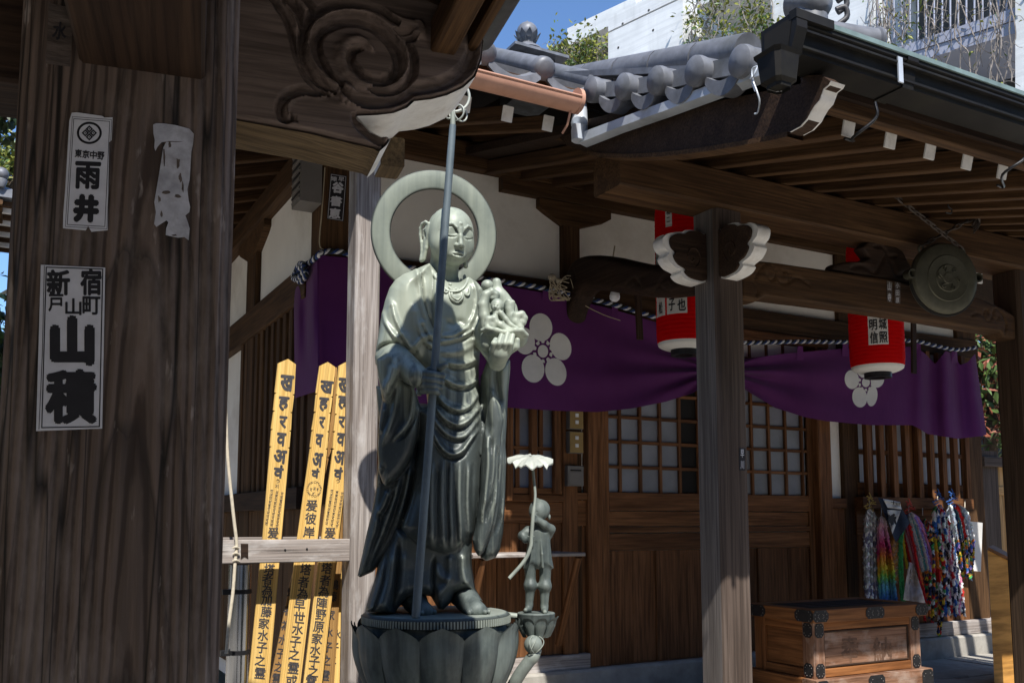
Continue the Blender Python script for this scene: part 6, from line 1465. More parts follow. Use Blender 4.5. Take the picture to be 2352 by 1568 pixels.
b = MB(); b.tube(curve_pts([aY(x, y, YW-.008) for x, y in ((746, 385), (743, 430), (739, 490), (735, 530), (734, 560), (740, 572), (757, 576))]+[aY(780, 574, YW-.05), aY(800, 583, YW-.05)], 40), .004, 6); b.build('cable', m_wire, cw, smooth=60)
vb = thing('vent_box', 'grey metal ventilator box with mesh front high on the left wall', 'vent', tuple(aX(688, 430, 1.44)))
f0, f1 = aX(690, 382, 1.43), aX(667.5, 478.8, 1.43); yb0 = float(aX(688, 459, 1.43)[1]); zb0 = float(aX(688, 459, 1.43)[2])
blk('case', 1.435, XC-.012, yb0, f1[1], zb0, zb0+.33, m_metalgrey, vb, 2, .004)
for i in range(11):
    z = zb0+.02+i*.028; blk('mesh_slat', 1.428, 1.434, yb0+.015, f1[1]-.015, z, z+.012, m_iron if i % 2 else m_metalgrey, vb, 1, .001)
# ------------------------------------------------------------------ purple curtain
ct = thing('purple_curtain', 'long purple temple curtain with white plum crests draped across the front wall', 'curtain', (4.6, 5.15, 2.2))
TOPP = [(735, 586), (800, 592), (880, 612), (1000, 630), (1130, 652), (1250, 672), (1400, 708), (1500, 738), (1590, 768), (1650, 812), (1690, 822), (1720, 823), (1800, 812), (1940, 800), (2050, 797), (2102, 796), (2125, 812), (2148, 836), (2172, 806), (2190, 812), (2205, 838), (2222, 832), (2240, 812)]
BOTP = [(735, 905), (800, 915), (880, 920), (1000, 928), (1170, 936), (1280, 943), (1370, 946), (1450, 938), (1530, 922), (1590, 903), (1650, 868), (1690, 880), (1720, 900), (1780, 936), (1850, 958), (1900, 967), (2000, 976), (2095, 976), (2110, 983), (2130, 996), (2200, 1007), (2255, 1001), (2266, 998)]
YPL = [(735, 5.262), (800, 5.25), (900, 5.20), (1100, 5.17), (2270, 5.13)]
def itp(tab, x): return float(np.interp(x, [a for a, _ in tab], [c for _, c in tab]))
def cloth(px_t, t):
    """point of the curtain: px_t position along the top (photo px), t 0 top .. 1 bottom"""
    u = (px_t-735)/(2240-735); xb = 735+u*(2266-735) if px_t > 2095 else px_t
    if px_t > 2095: xb = px_t+(px_t-2095)/(2240-2095)*26
    x = px_t+(xb-px_t)*t; y = itp(TOPP, px_t)*(1-t)+itp(BOTP, xb)*t
    d = 0.0
    gx, gy = 1652., 850.; r = math.hypot(x-gx, (y-gy)*1.6); an = math.atan2((y-gy)*1.6, abs(x-gx)+1)
    d += .045*math.sin(an*13+(.9 if x > gx else 0))*math.exp(-r/170.)*(1-math.exp(-r/18.))
    d += .02*math.sin(an*7+1.3)*math.exp(-r/330.)
    s = 1/(1+math.exp(-(x-2105)/14.)); d += s*(.035*math.sin((px_t-2100)/145*2*math.pi*2.4+.6)*(.5+.5*t)+.012*math.sin((px_t-2100)/9.+t*2))
    d += .010*math.sin(x/61.+t*1.3)*(t)+.006*math.sin(x/33.+2)*t
    return aY(x, y, itp(YPL, x)-d)
cols = list(np.linspace(735, 1560, 110))+list(np.linspace(1566, 1740, 40))+list(np.linspace(1748, 2095, 56))+list(np.linspace(2098, 2240, 70)); rows = np.linspace(0, 1, 34)
P = np.array([[cloth(c_, t) for t in rows] for c_ in cols])
# the return round the corner, on the left wall
ret = []
for k in range(16):
    f = k/16; X_ = XC-.022; xt = 674+(735-674)*f; yt = 640+(586-640)*f+6*math.sin(f*9); xb = 677.5+(737-677.5)*f; yb = 914+(895-914)*f
    ret.append([aX(xt+(xb-xt)*t, yt+(yb-yt)*t, X_-(.012*math.sin(f*11)+.008)*math.sin(math.pi*min(1, t*1.2+.05))) for t in rows])
Pall = np.concatenate([np.array(ret), P]); b = MB(); b.grid(Pall); b.build('cloth', m_purple, ct, smooth=179)
BVC = BVHTree.FromPolygons([Vector(v) for v in b.v], b.f)
def on_cloth(px, py, off=.004):
    d = ray(px, py); d = d/np.linalg.norm(d); h = BVC.ray_cast(Vector(CAM), Vector(d))
    return np.array(h[0])-d*off if h[0] is not None else aY(px, py, 5.12)
def blob(name, cx, cy, rx, ry, tl, nseg=28, nr=5):
    P = []; ca, sa = math.cos(tl), math.sin(tl); b = MB(); v = [on_cloth(cx, cy)]
    for i in range(1, nr+1):
        for k in range(nseg):
            a = 2*math.pi*k/nseg; X = rx*i/nr*math.cos(a); Y = ry*i/nr*math.sin(a); v.append(on_cloth(cx+ca*X-sa*Y, cy+sa*X+ca*Y))
    f = [(0, 1+(k+1) % nseg, 1+k) for k in range(nseg)]
    for i in range(nr-1):
        for k in range(nseg): f.append((1+i*nseg+k, 1+i*nseg+(k+1) % nseg, 1+(i+1)*nseg+(k+1) % nseg, 1+(i+1)*nseg+k))
    b.add(v, f); return b.build(name, m_paperw, ct, smooth=179)
k2 = lambda x, y: ((1300+.3698*x)/1.0884, (420+.3698*y)/1.0884); s2 = .3698/1.0884
for x, y, rx, ry, tl in ((141, 1076, 77, 95, -.16), (275, 1206, 70, 94, -.33), (242, 1377, 70, 95, -.28), (88, 1355, 76, 95, -.2), (30, 1168, 70, 92, -.2)): blob('crest_petal', *k2(x, y), rx*s2, ry*s2, tl)
blob('crest_centre', *k2(155, 1238), 35*s2, 43*s2, -.1)
def stam(cx, cy, r1x, r1y, n, sc, mapf):
    b = MB()
    for i in range(n):
        a = 2*math.pi*(i+.5)/n; q = []
        for da, rr in ((-.17, 1), (.17, 1), (.21, 1.42), (-.21, 1.42)): q.append(on_cloth(*mapf(cx+r1x*rr*math.cos(a+da), cy+r1y*rr*math.sin(a+da))))
        b.add(q, [(0, 1, 2, 3)])
    b.build('crest_stamens', m_paperw, ct)
stam(155, 1238, 48, 56, 10, s2, k2)
k3 = lambda x, y: ((1780+.3953*x)/1.0884, (440+.3953*y)/1.0884); s3 = .3953/1.0884
for x, y, rx, ry, tl in ((884, 1286, 45, 60, -.12), (934, 1398, 47, 64, .25 if False else -.12), (1012, 1391, 34, 64, .12), (1046, 1288, 42, 50, .3), (962, 1222, 48, 52, 0)): blob('crest_petal', *k3(x, y), rx*s3, ry*s3, tl)
blob('crest_centre', *k3(973, 1304), 25*s3, 30*s3, 0); stam(973, 1304, 34, 40, 10, s3, k3)
for x in (1253, 1412, 1607, 1838, 1942, 2030, 2108, 2192):
    y = itp(TOPP, x); b = MB(); q = [on_cloth(x-8, y+18, .003), on_cloth(x+8, y+18, .003)]; yy = itp(YPL, x)-.02
    b.quad(q[0], q[1], aY(x+6, y-14, yy), aY(x-6, y-14, yy)); b.build('hanging_tab', m_purple, ct)
# twisted rope
rpth = [aX(694, 640, XC-.05), aX(686, 622, XC-.055), aX(697, 612, XC-.06), aX(703, 630, XC-.06), aX(690, 648, XC-.05), aX(680, 628, XC-.05), aX(690, 606, XC-.05), aX(700, 614, XC-.07), aX(686, 640, XC-.06), aX(674, 637, XC-.04), aX(690, 612, XC-.045), aX(712, 603, XC-.04), aX(733, 584, XC-.03)]+[aY(x, y, itp(YPL, x)-.03) for x, y in ((742, 579), (770, 577), (800, 583), (880, 606), (1000, 622), (1130, 643), (1250, 662), (1400, 697), (1500, 727), (1590, 757), (1650, 785), (1700, 787), (1760, 786), (1850, 784), (1940, 785), (2040, 782), (2102, 783), (2150, 794), (2200, 803), (2244, 797))]
RP = curve_pts(rpth, 1500); seg = np.concatenate([[0], np.cumsum(np.linalg.norm(np.diff(RP, axis=0), axis=1))])
rt_ = thing('twisted_rope', 'twisted blue white and black rope the purple curtain hangs from', 'rope', tuple(RP[700]))
tg = np.gradient(RP, axis=0); tg /= np.linalg.norm(tg, axis=1)[:, None]; n1 = np.cross(tg, np.array([0, 0, 1.])); n1 /= np.linalg.norm(n1, axis=1)[:, None]; n2 = np.cross(n1, tg)
for k, mm in enumerate((m_rope_w, m_rope_b, m_rope_k)):
    ph = seg/.075*2*math.pi+k*2*math.pi/3; b = MB(); b.tube(RP+.0085*(np.cos(ph)[:, None]*n1+np.sin(ph)[:, None]*n2), .0092, 6); b.build('strand', mm, rt_, smooth=179)
# ------------------------------------------------------------------ red paper lanterns
def lantern(label, c, hgt, r, panels):
    t = thing('red_lantern', label, 'lantern', tuple(c), 'red paper lanterns hanging in the porch'); n = 150; pr = []
    for i in range(n+1):
        f = i/n; z = -hgt/2+hgt*f; e = min(f, 1-f)*hgt; rr = r*(1-.10*math.exp(-e/.03))-.10*r*max(0, 1-e/.02)**2
        pr.append((rr+.0022*abs(math.sin(math.pi*f*36))-.0011, z))
    ib = int(n*.035); b = MB(); b.lathe(pr[ib:n-ib], 64, T(c), cap=False); b.build('paper_body', m_red, t, smooth=179)
    b = MB(); b.lathe([(r*.45, -hgt/2-.012), (r*.7, -hgt/2-.006)]+pr[:ib+1], 48, T(c), cap=False); b.build('white_rim', m_paperw, t, smooth=179); b = MB(); b.lathe(pr[n-ib:]+[(r*.7, hgt/2+.006), (r*.45, hgt/2+.012)], 48, T(c), cap=False); b.build('white_rim', m_paperw, t, smooth=179)
    for s in (-1, 1): b = MB(); z = c[2]+s*(hgt/2+.022); b.lathe([(r*.3, z-.022), (r*.5, z-.022), (r*.5, z+.022), (r*.3, z+.022), (r*.3, z-.022)], 32, T((c[0], c[1], 0)), cap=False); b.build('hoop', m_iron, t, smooth=40)
    b = MB()
    for k in range(18):
        a = 2*math.pi*k/18; z0 = c[2]-hgt/2; b.add([(c[0]+rr*math.cos(a+da), c[1]+rr*math.sin(a+da), zz) for rr, da, zz in ((r*.945, -.05, z0+.030), (r*.945, .05, z0+.030), (r*.80, 0, z0+.0005))], [(0, 1, 2)])
    b.build('rim_pattern', m_red, t)
    av = math.atan2(CAM[1]-c[1], CAM[0]-c[0])
    for (a0, a1, z0, z1, rows_) in panels:             # angles from the viewer's direction, + = to the right in the photo
        def cyl(a, z, off): q = av+a; return (c[0]+(r+off)*math.cos(q), c[1]+(r+off)*math.sin(q), c[2]+z)
        nn = 14; mz = 46; P = np.array([[cyl(a0+(a1-a0)*i/nn, z0+(z1-z0)*j/mz, .0025+.0022*abs(math.sin(math.pi*((z0+(z1-z0)*j/mz)/hgt+.5)*36))-.0011) for i in range(nn+1)] for j in range(mz+1)]); b = MB(); b.grid(P); b.build('label_paper', m_paperw, t, smooth=179)
        for ch, fa, fz_, wa, hz_ in rows_:
            b = MB(); v, f = text_fit(ch, wa, hz_, .022); b.add([cyl(a0+(a1-a0)*fa+x, z0+(z1-z0)*fz_+y, .0062+q*5e-5) for x, y, q in v], f); b.build('brush_character', m_ink, t)
    b = MB(); b.tube([(c[0], c[1], c[2]+hgt/2+.04), (c[0], c[1], 3.45)], .004, 6); b.build('cord', m_iron, t)
L1 = aD(1569, 632, 5.55); L2 = aD(2010, 702, 5.95)
lantern('red paper lantern partly hidden behind the left porch post', L1, .90, .166, [(-.62, .12, -.27, .22, [('直', .72, .285, .27, .075), ('也', .74, .10, .29, .072), ('聖', .28, .30, .25, .075), ('子', .28, .115, .24, .075), ('岡', .72, .47, .26, .075), ('田', .28, .48, .25, .07), ('本', .72, .66, .26, .075), ('谷', .28, .66, .25, .075)]), (-.62, -.36, .26, .43, [('令', .5, .85, .13, .045), ('和', .5, .55, .13, .045), ('二', .5, .25, .13, .03)]), (-1.25, -.70, -.27, .22, [('松', .6, .1, .22, .075), ('川', .6, .3, .22, .075)])])
lantern('red paper lantern hanging beside the bronze gong', L2, .86, .168, [(-.28, .42, -.285, .2, [('本', .73, .44, .27, .072), ('城', .74, .27, .28, .075), ('照', .74, .09, .29, .072), ('本', .28, .44, .27, .072), ('明', .27, .26, .27, .07), ('信', .28, .09, .28, .075), ('杉', .73, .62, .26, .072), ('坂', .29, .62, .26, .072), ('一', .73, .8, .26, .03), ('二', .29, .8, .26, .05)])])
# ------------------------------------------------------------------ bronze gong on chains
gc = aY(2166, 642, 3.52); rg = 84/FPX*float((gc-CAM)@FV)
gn = thing('bronze_gong', 'round flat bronze temple gong with a slit lower rim hanging on two chains', 'gong', tuple(gc))
nrm = Vector((-.30, -1, -.06)).normalized(); MG = frame(gc, nrm, (0, 0, 1)) @ Matrix.Rotation(rad(90), 4, 'Y')
b = MB(); b.lathe([(0, .052), (rg*.14, .054), (rg*.16, .050), (rg*.36, .052), (rg*.38, .047), (rg*.62, .05), (rg*.64, .045), (rg*.84, .042), (rg*.95, .03), (rg, .012), (rg*.985, .006), (rg*.985, -.006), (rg, -.012), (rg*.95, -.03), (rg*.6, -.05), (0, -.055)], 56, MG, cap=False); b.build('gong_body', m_gongm, gn, smooth=30)
uu = MG @ Vector((0, 0, 1)) - MG.translation; rgt = Vector((0, 0, 1)).cross(uu).normalized()*-1; upg = uu.cross(rgt)*-1
def gp(a, r, off=0): v = MG.translation+rgt*(r*math.cos(a))+Vector((0, 0, 1))*(r*math.sin(a))+uu*off; return v
b = MB(); b.tube([gp(a, rg*.988) for a in np.linspace(rad(190), rad(350), 30)], .012, 8); b.build('mouth_slit', m_dark, gn)
for a in (rad(175), rad(5)):
    b = MB(); c_ = gp(a, rg*1.02); b.lathe([(0, -.03), (.028, -.026), (.03, 0), (.028, .03), (.02, .03), (.018, -.01)], 16, T(c_) @ uu.to_track_quat('Z', 'Y').to_matrix().to_4x4(), cap=False); b.build('eye', m_gongm, gn, smooth=40)
for k in range(6):
    a = k*math.pi/3; b = MB(); b.tube(curve_pts([gp(a, rg*.2, .056), gp(a+.3, rg*.3, .056), gp(a+.1, rg*.34, .056), gp(a-.1, rg*.27, .056)], 10), .0035, 5); b.build('petal_relief', m_gongm, gn, smooth=60)
ears = []
for a in (rad(128), rad(52)):
    b = MB(); c_ = gp(a, rg*1.03); b.tube([c_+Vector((.022*math.cos(t), 0, .022*math.sin(t))) for t in np.linspace(0, 2*math.pi, 15)], .007, 8, cap=False); b.build('ear', m_gongm, gn, smooth=60); ears.append(c_)
def chain(p, q, n, name='chain_link', r=.020):
    p, q = Vector(p), Vector(q); d = (q-p).normalized(); s = d.cross(Vector((0, 1, 0))).normalized(); w = d.cross(s)
    for i in range(n):
        c_ = p+(q-p)*(i+.5)/n; L = (q-p).length/n*.68; a_, b_ = (s, w) if i % 2 else (w, s); pts = [c_+d*(L*math.cos(t))+a_*(r*.55*math.sin(t)) for t in np.linspace(0, 2*math.pi, 15)]
        b = MB(); b.tube(pts, .0052, 6, cap=False); b.build(name, m_rust, gn, smooth=60)
chain(ears[0]+Vector((0, 0, .02)), aY(2050, 445, 3.45), 13); chain(ears[1]+Vector((0, 0, .02)), aY(2250, 492, 3.5), 9)
b = MB()
for i in range(5): b.tube(curve_pts([aY(2232+i*4, 520-i*8, 3.48), aY(2245+i*3, 500-i*3, 3.47), aY(2250, 515-i*5, 3.49), aY(2236, 535-i*6, 3.48)], 10), .005, 5)
b.build('loose_chain_coil', m_rust, gn, smooth=60)
hk = thing('wire_hook', 'small wire hook screwed under the porch rafters right of the gong chain', 'hook', tuple(aY(2180, 480, 3.3)))
b = MB(); b.tube(curve_pts([aY(x, y, 3.3) for x, y in ((2178, 458), (2178, 474), (2186, 482), (2184, 490), (2172, 488))], 16), .004, 6); b.build('hook', m_iron, hk, smooth=60)
# ------------------------------------------------------------------ bulb, sticks, small stickers
bl_ = thing('light_bulb', 'bare unlit light bulb hanging under the curved tie beam', 'light bulb', tuple(aY(1412, 675, 4.75)))
bc = aY(1412, 680, 4.75); b = MB(); b.lathe([(0, -.036), (.018, -.034), (.031, -.02), (.034, 0), (.028, .022), (.017, .04), (.015, .055), (0, .055)], 20, T(bc)); b.build('glass', m_bulb, bl_, smooth=179)
b = MB(); b.lathe([(0, .056), (.018, .056), (.024, .075), (.024, .1), (0, .1)], 14, T(bc)); b.build('socket', m_iron, bl_, smooth=40)
b = MB(); b.tube(curve_pts([bc+np.array([-.005, 0, .1]), aY(1404, 640, 4.74), aY(1407, 600, 4.72), aY(1412, 565, 4.75)], 16), .005, 6); b.build('flex', m_wire, bl_, smooth=60)
for (x0, y0, x1, y1, Y, lab) in ((1461, 668, 1470, 780, 4.9, 'thin dark stick hanging between the bulb and the left lantern'), (2098, 790, 2099, 857, 4.55, 'thin dark stick hanging right of the second lantern')):
    t = thing('hanging_stick', lab, 'stick', tuple(aY(x0, y0, Y)), 'sticks hanging below the porch beams'); a, c = aY(x0, y0-60, Y), aY(x1, y1, Y); beam('stick', a, c, .05, .02, m_wood_dark, t, (0, 1, 0))
wb = thing('wire_bundle', 'tangle of loose wires and old knot on the curtain rope by the wall post', 'wire', tuple(aY(1272, 645, 5.1)))
b = MB(); rr_ = random.Random(5)
for i in range(9):
    p = [aY(1262+rr_.uniform(0, 50), 632+rr_.uniform(0, 60), 5.1-.01*i) for _ in range(5)]; b.tube(curve_pts(p, 18), .003, 5)
b.tube(curve_pts([aY(1310, 640, 5.08), aY(1330, 690, 5.09), aY(1380, 720, 5.09), aY(1425, 736, 5.09)], 20), .0025, 5); b.build('wires', m_wire, wb, smooth=60)
b = MB(); b.sphere(aY(1268, 637, 5.1), .03, 8, (1, .7, .8)); b.sphere(aY(1283, 645, 5.09), .025, 8, (1, .7, .8)); b.build('cloth_knot', m_cord, wb, smooth=179)
for (pts, chs, Y, lab) in ((((2037, 645), (2049, 648), (2049, 695), (2037, 692)), '山寺', PY0+.0275, 'small dark pasted slip on the carved rainbow beam, left of its pale twin'), (((2055, 647), (2068, 650), (2068, 698), (2055, 695)), '小田原', PY0+.0275, 'small pale pasted slip on the carved rainbow beam, nearer the gong'), (((1698, 1028), (1712, 1029), (1712, 1080), (1698, 1080)), '早川', PY0-.0015, 'small narrow label on the right face of the left porch post')):
    t = thing('pasted_slip', lab, 'sticker', tuple(aY(*pts[0], Y)), 'pasted slips on the porch'); pale = 'pale' in lab
    b = MB(); pxpoly(b, pts, (np.array([0, Y, 0]), np.array([0, 1., 0])), (0, -.0008, 0)); b.build('slip', m_paperw if False else (m_gate if pale else m_ink), t)
    cx = sum(p[0] for p in pts)/4
    for i, ch in enumerate(chs): b = MB(); decal(b, ch, cx, pts[0][1]+(pts[2][1]-pts[0][1])*(i+.5)/len(chs), 8, 38/len(chs), (np.array([0, Y-.0016, 0]), np.array([0, 1., 0])), 0, .02); b.build('brush_character', m_paper, t)
# ------------------------------------------------------------------ offering box
K = aD(1867, 1401, 5.5); bx0, by0, bzt = float(K[0]), float(K[1]), float(K[2]); bx1 = float(aY(2130, 1388, by0)[0]); by1 = by0+.56
ob = thing('offering_box', 'orange brown wooden offering box with black iron corner fittings between the porch posts', 'offering box', ((bx0+bx1)/2, (by0+by1)/2, ZP))
zl = bzt-.075; zb_ = .585
def ox(n, x0, x1, y0, y1, z0, z1, m=None, ax=0, c=.004): return blk(n, x0, x1, y0, y1, z0, z1, m or m_box, ob, ax, c)
ox('lid_rail', bx0, bx1, by0, by0+.09, zl, bzt); ox('lid_rail', bx0, bx1, by1-.09, by1, zl, bzt); ox('lid_rail', bx0, bx0+.09, by0+.091, by1-.091, zl, bzt, None, 1); ox('lid_rail', bx1-.09, bx1, by0+.091, by1-.091, zl, bzt, None, 1)
for i in range(5): ox('lid_slat', bx0+.091, bx1-.091, by0+.105+i*.078, by0+.165+i*.078, bzt-.04, bzt-.004, m_wood_dark)
fxa, fxb, fya, fyb = bx0+.035, bx1-.035, by0+.035, by1-.035
for x in (fxa, fxb-.09):
    for y in (fya, fyb-.09): ox('corner_post', x, x+.09, y, y+.09, zb_, zl-.001, m_boxw if y == fya else None, 2)
for (a, b_) in ((zl-.05, zl-.001), (zb_, zb_+.05)):
    ox('rail', fxa+.091, fxb-.091, fya+.004, fya+.06, a, b_); ox('rail', fxa+.004, fxa+.06, fya+.091, fyb-.091, a, b_, None, 1); ox('rail', fxa+.091, fxb-.091, fyb-.06, fyb-.004, a, b_); ox('rail', fxb-.06, fxb-.004, fya+.091, fyb-.091, a, b_, None, 1)
ox('front_panel', fxa+.092, fxb-.092, fya+.02, fya+.04, zb_+.051, zl-.051, m_boxw); ox('side_panel', fxa+.02, fxa+.04, fya+.092, fyb-.092, zb_+.051, zl-.051, None, 1)
ox('side_panel', fxb-.04, fxb-.02, fya+.092, fyb-.092, zb_+.051, zl-.051, None, 1); ox('rear_panel', fxa+.092, fxb-.092, fyb-.04, fyb-.02, zb_+.051, zl-.051)
ox('base_rail', bx0-.0, bx1+.01, by0-.01, by0+.1, ZP+.004, zb_-.001, m_boxw); ox('base_rail', bx0, bx0+.1, by0+.101, by1, ZP+.004, zb_-.001, None, 1); ox('base_rail', bx1-.09, bx1+.01, by0+.101, by1, ZP+.004, zb_-.001, None, 1)
for q in (('frame_bead', fxa+.1, fxb-.1, zb_+.056, zb_+.066), ('frame_bead', fxa+.1, fxb-.1, zl-.066, zl-.056)): ox(q[0], q[1], q[2], fya+.012, fya+.019, q[3], q[4], m_wood_dark)
for x in (fxa+.094, fxb-.104): ox('frame_bead', x, x+.01, fya+.012, fya+.019, zb_+.067, zl-.067, m_wood_dark, 2)
def iron(n, pts, off, nails):
    b = MB(); b.prism([np.array(p) for p in pts], off); b.build(n, m_iron, ob); u = np.array(off)/np.linalg.norm(off); b = MB()
    P = np.array(pts); c = P.mean(0)
    for f in nails:
        for p in P: b.sphere(c+(p-c)*f+np.array(off), .003, 5)
    o = b.build('nail_heads', m_metalgrey, ob); o['kind'] = 'stuff'
def lugX(xc, w, y, z0, z1, dn=0):                      # plate on the -Y face
    q = min(.02, w*.25); return [(xc-w/2, y, z0+q), (xc-w/2+q, y, z0), (xc+w/2-q, y, z0), (xc+w/2, y, z0+q), (xc+w/2, y, z1-q), (xc+w/2-q, y, z1), (xc-w/2+q, y, z1), (xc-w/2, y, z1-q)]
def lugY(yc, w, x, z0, z1):
    q = min(.02, w*.25); return [(x, yc-w/2, z0+q), (x, yc-w/2+q, z0), (x, yc+w/2-q, z0), (x, yc+w/2, z0+q), (x, yc+w/2, z1-q), (x, yc+w/2-q, z1), (x, yc-w/2+q, z1), (x, yc-w/2, z1-q)]
for xc, w in ((bx0+.06, .125), ((bx0+bx1)/2+.02, .16), (bx1-.055, .115)): iron('lid_fitting', lugX(xc, w, by0-.0005, zl+.004, bzt-.002), (0, -.003, 0), (.75, .35))
iron('lid_fitting', lugY(by0+.07, .145, bx0-.0005, zl+.004, bzt-.002), (-.003, 0, 0), (.75,)); iron('lid_fitting', lugY(by1-.1, .145, bx0-.0005, zl+.004, bzt-.002), (-.003, 0, 0), (.75,))
for x in (fxa+.045, fxb-.045): iron('corner_fitting', lugX(x, .07, fya-.0005, zl-.09, zl-.004), (0, -.003, 0), (.7,)); iron('corner_fitting', lugX(x, .07, fya-.0005, zb_+.002, zb_+.085), (0, -.003, 0), (.7,))
iron('corner_fitting', lugY(fya+.045, .07, fxa-.0005, zl-.09, zl-.004), (-.003, 0, 0), (.7,)); iron('corner_fitting', lugY(fya+.045, .07, fxa-.0005, zb_+.002, zb_+.085), (-.003, 0, 0), (.7,))
for x, w in ((bx0+.05, .1), ((bx0+bx1)/2, .14), (bx1-.04, .1)): iron('base_fitting', lugX(x, w, by0-.0105, ZP+.01, zb_-.004), (0, -.003, 0), (.75,))
PLo = (np.array([0, fya+.0185, 0]), np.array([0, 1., 0])); 
m_faint = plain('faint_carved_brush', (.145, .078, .047), .8, var=.5, scale=18)
for i_, ch in enumerate('奉納'):
    b = MB(); pc_ = ((1880+.238*(1030, 1370)[i_])/1.0884, (1440+.238*(760, 770)[i_])/1.0884); decal(b, ch, pc_[0], pc_[1], 42, 60, PLo, -.06, .02); b.build('carved_character', m_faint, ob)
# ------------------------------------------------------------------ bundles of folded paper cranes
m_crane = attrcol('paper_crane_colours', .7, .25)
def kc(p): return 1929.4+.2461*p[0], 1084.2+.2461*p[1]
def bundle(label, top, strands, colf, n=34, r=.014, tie=None, Y0=YW-.17):
    q_ = 1.7; r *= .95; n0 = n; n = int(n*q_)
    """strands: list of (x_top,y_top,x_bottom,y_bottom) in crop pixels; colf(k,t,i) -> rgb"""
    t = thing('paper_crane_garland', label, 'paper cranes', tuple(aY(*kc(top), Y0)), 'garlands of paper cranes under the barred window'); rr = random.Random(int(top[0]*7))
    for k, (xa, ya, xb, yb) in enumerate(strands):
        Yk = Y0-rr.uniform(0, .09); b = MB(); cols = []; mid = ((xa+xb)/2+(xa-top[0])*.3, (ya+yb)/2)
        cv = curve_pts([aY(*kc(top), Y0+.02), aY(*kc((xa, ya)), Yk), aY(*kc(mid), Yk), aY(*kc((xb, yb)), Yk)], n); st_ = n//6 if abs(ya-top[1]) > 40 else 0
        L = np.linalg.norm(cv[-1]-cv[st_])/(n-st_)
        for i in range(st_, n+1):
            p = cv[i]; a = rr.uniform(0, 6.28); rad_ = r*rr.uniform(.9, 1.12); h = L*3.0
            ring_ = [p+np.array([rad_*math.cos(a+q), rad_*math.sin(a+q), -h*(.55+.3*(j % 2))]) for j, q in enumerate((0, 1.57, 3.14, 4.71))]
            w1 = p+np.array([rad_*1.15*math.cos(a+.8), rad_*1.6*math.sin(a+.8), -h*.25]); 
            b.add([p+np.array([0, 0, h*.3])]+ring_+[w1], [(0, 1, 2), (0, 2, 3), (0, 3, 4), (0, 4, 1), (0, 5, 1)])
            c = colf(k, (i-st_)/max(1, n-st_), int(i/q_)); c = tuple(max(0, min(1, x*1.2*rr.uniform(.9, 1.08))) for x in c); cols += [c]*5
        me = b.mesh('crane_strand'); ca_ = me.color_attributes.new('Col', 'FLOAT_COLOR', 'CORNER'); arr = np.ones((len(me.loops), 4)); j = 0
        for pol, c in zip(me.polygons, cols): arr[pol.loop_start:pol.loop_start+pol.loop_total, :3] = c
        ca_.data.foreach_set('color', arr.ravel()); M_ = T(W[t].translation); me.transform(M_.inverted()); link('crane_strand', me, m_crane, t, M_)
    b = MB(); b.tube([aY(kc(top)[0], kc(top)[1]-16, YW-.09), aY(*kc(top), Y0+.02)], .004, 6); b.build('hanging_cord', m_cord, t)
    if tie:
        b = MB(); rr2 = random.Random(3)
        for i in range(26):
            p = aY(*kc((top[0]+rr2.uniform(-34, 34), top[1]+rr2.uniform(-110, 30))), Y0-.02); q = p+np.array([rr2.uniform(-.03, .03), rr2.uniform(-.03, .01), rr2.uniform(-.03, .03)]); b.tube([p, q], .004, 4)
        o = b.build('tie_ribbons', tie, t); o['kind'] = 'stuff'
def fan(x0, x1, yt, X0, X1, yb, n): return [(x0+(x1-x0)*i/(n-1), yt+abs(i-(n-1)/2)*6, X0+(X1-X0)*i/(n-1), yb+8*((i*37) % 5-2)) for i in range(n)]
def grad(stops):
    def f(k, t, i):
        t = min(.999, max(0, t+.02*((k*7) % 5-2)))
        for (a, c), (b_, d) in zip(stops, stops[1:]):
            if a <= t <= b_: u = (t-a)/(b_-a); return tuple(c[j]+(d[j]-c[j])*u for j in range(3))
        return stops[-1][1]
    return f
def pick(cols, per=1, byk=0):
    def f(k, t, i): return cols[(k*byk+(i//per)+((k*31+i*17) % 7 == 0)) % len(cols)]
    return f
WH, GR, NV, RD, YL, GN, BL, PK_, TE, OR, PU, BK = (.72, .72, .7), (.30, .30, .29), (.03, .04, .12), (.55, .02, .02), (.7, .5, .04), (.06, .32, .1), (.04, .14, .42), (.62, .2, .32), (.14, .4, .45), (.65, .2, .03), (.3, .2, .5), (.02, .02, .025)
m_straw = plain('straw_tie', (.5, .36, .1), .8); m_ribbonr = plain('red_ribbon', (.5, .06, .05), .6); m_ribbonb = plain('blue_ribbon', (.03, .12, .4), .6)
bundle('grey and white paper crane garland, leftmost, tied with yellow straw', (275, 330), fan(238, 332, 400, 240, 350, 1140, 9), lambda k, t, i: WH if (i+k) % 3 == 0 else ((.18, .17, .25) if .36 < t < .5 or t > .85 else GR), 36, .013, m_straw)
bundle('rainbow graded paper crane garland going from white and pink to blue', (385, 400), fan(360, 425, 460, 375, 520, 1170, 10), grad([(0, WH), (.2, (.65, .45, .5)), (.36, PK_), (.46, (.45, .02, .12)), (.56, OR), (.68, YL), (.76, (.2, .5, .08)), (.86, TE), (1, BL)]), 36, .015)
bundle('orange brown paper crane garland behind the rainbow one', (490, 560), fan(480, 520, 640, 500, 545, 990, 4), pick([(.5, .22, .06), (.4, .25, .15), (.55, .35, .1)], 1, 1), 24, .014, None, YW-.13)
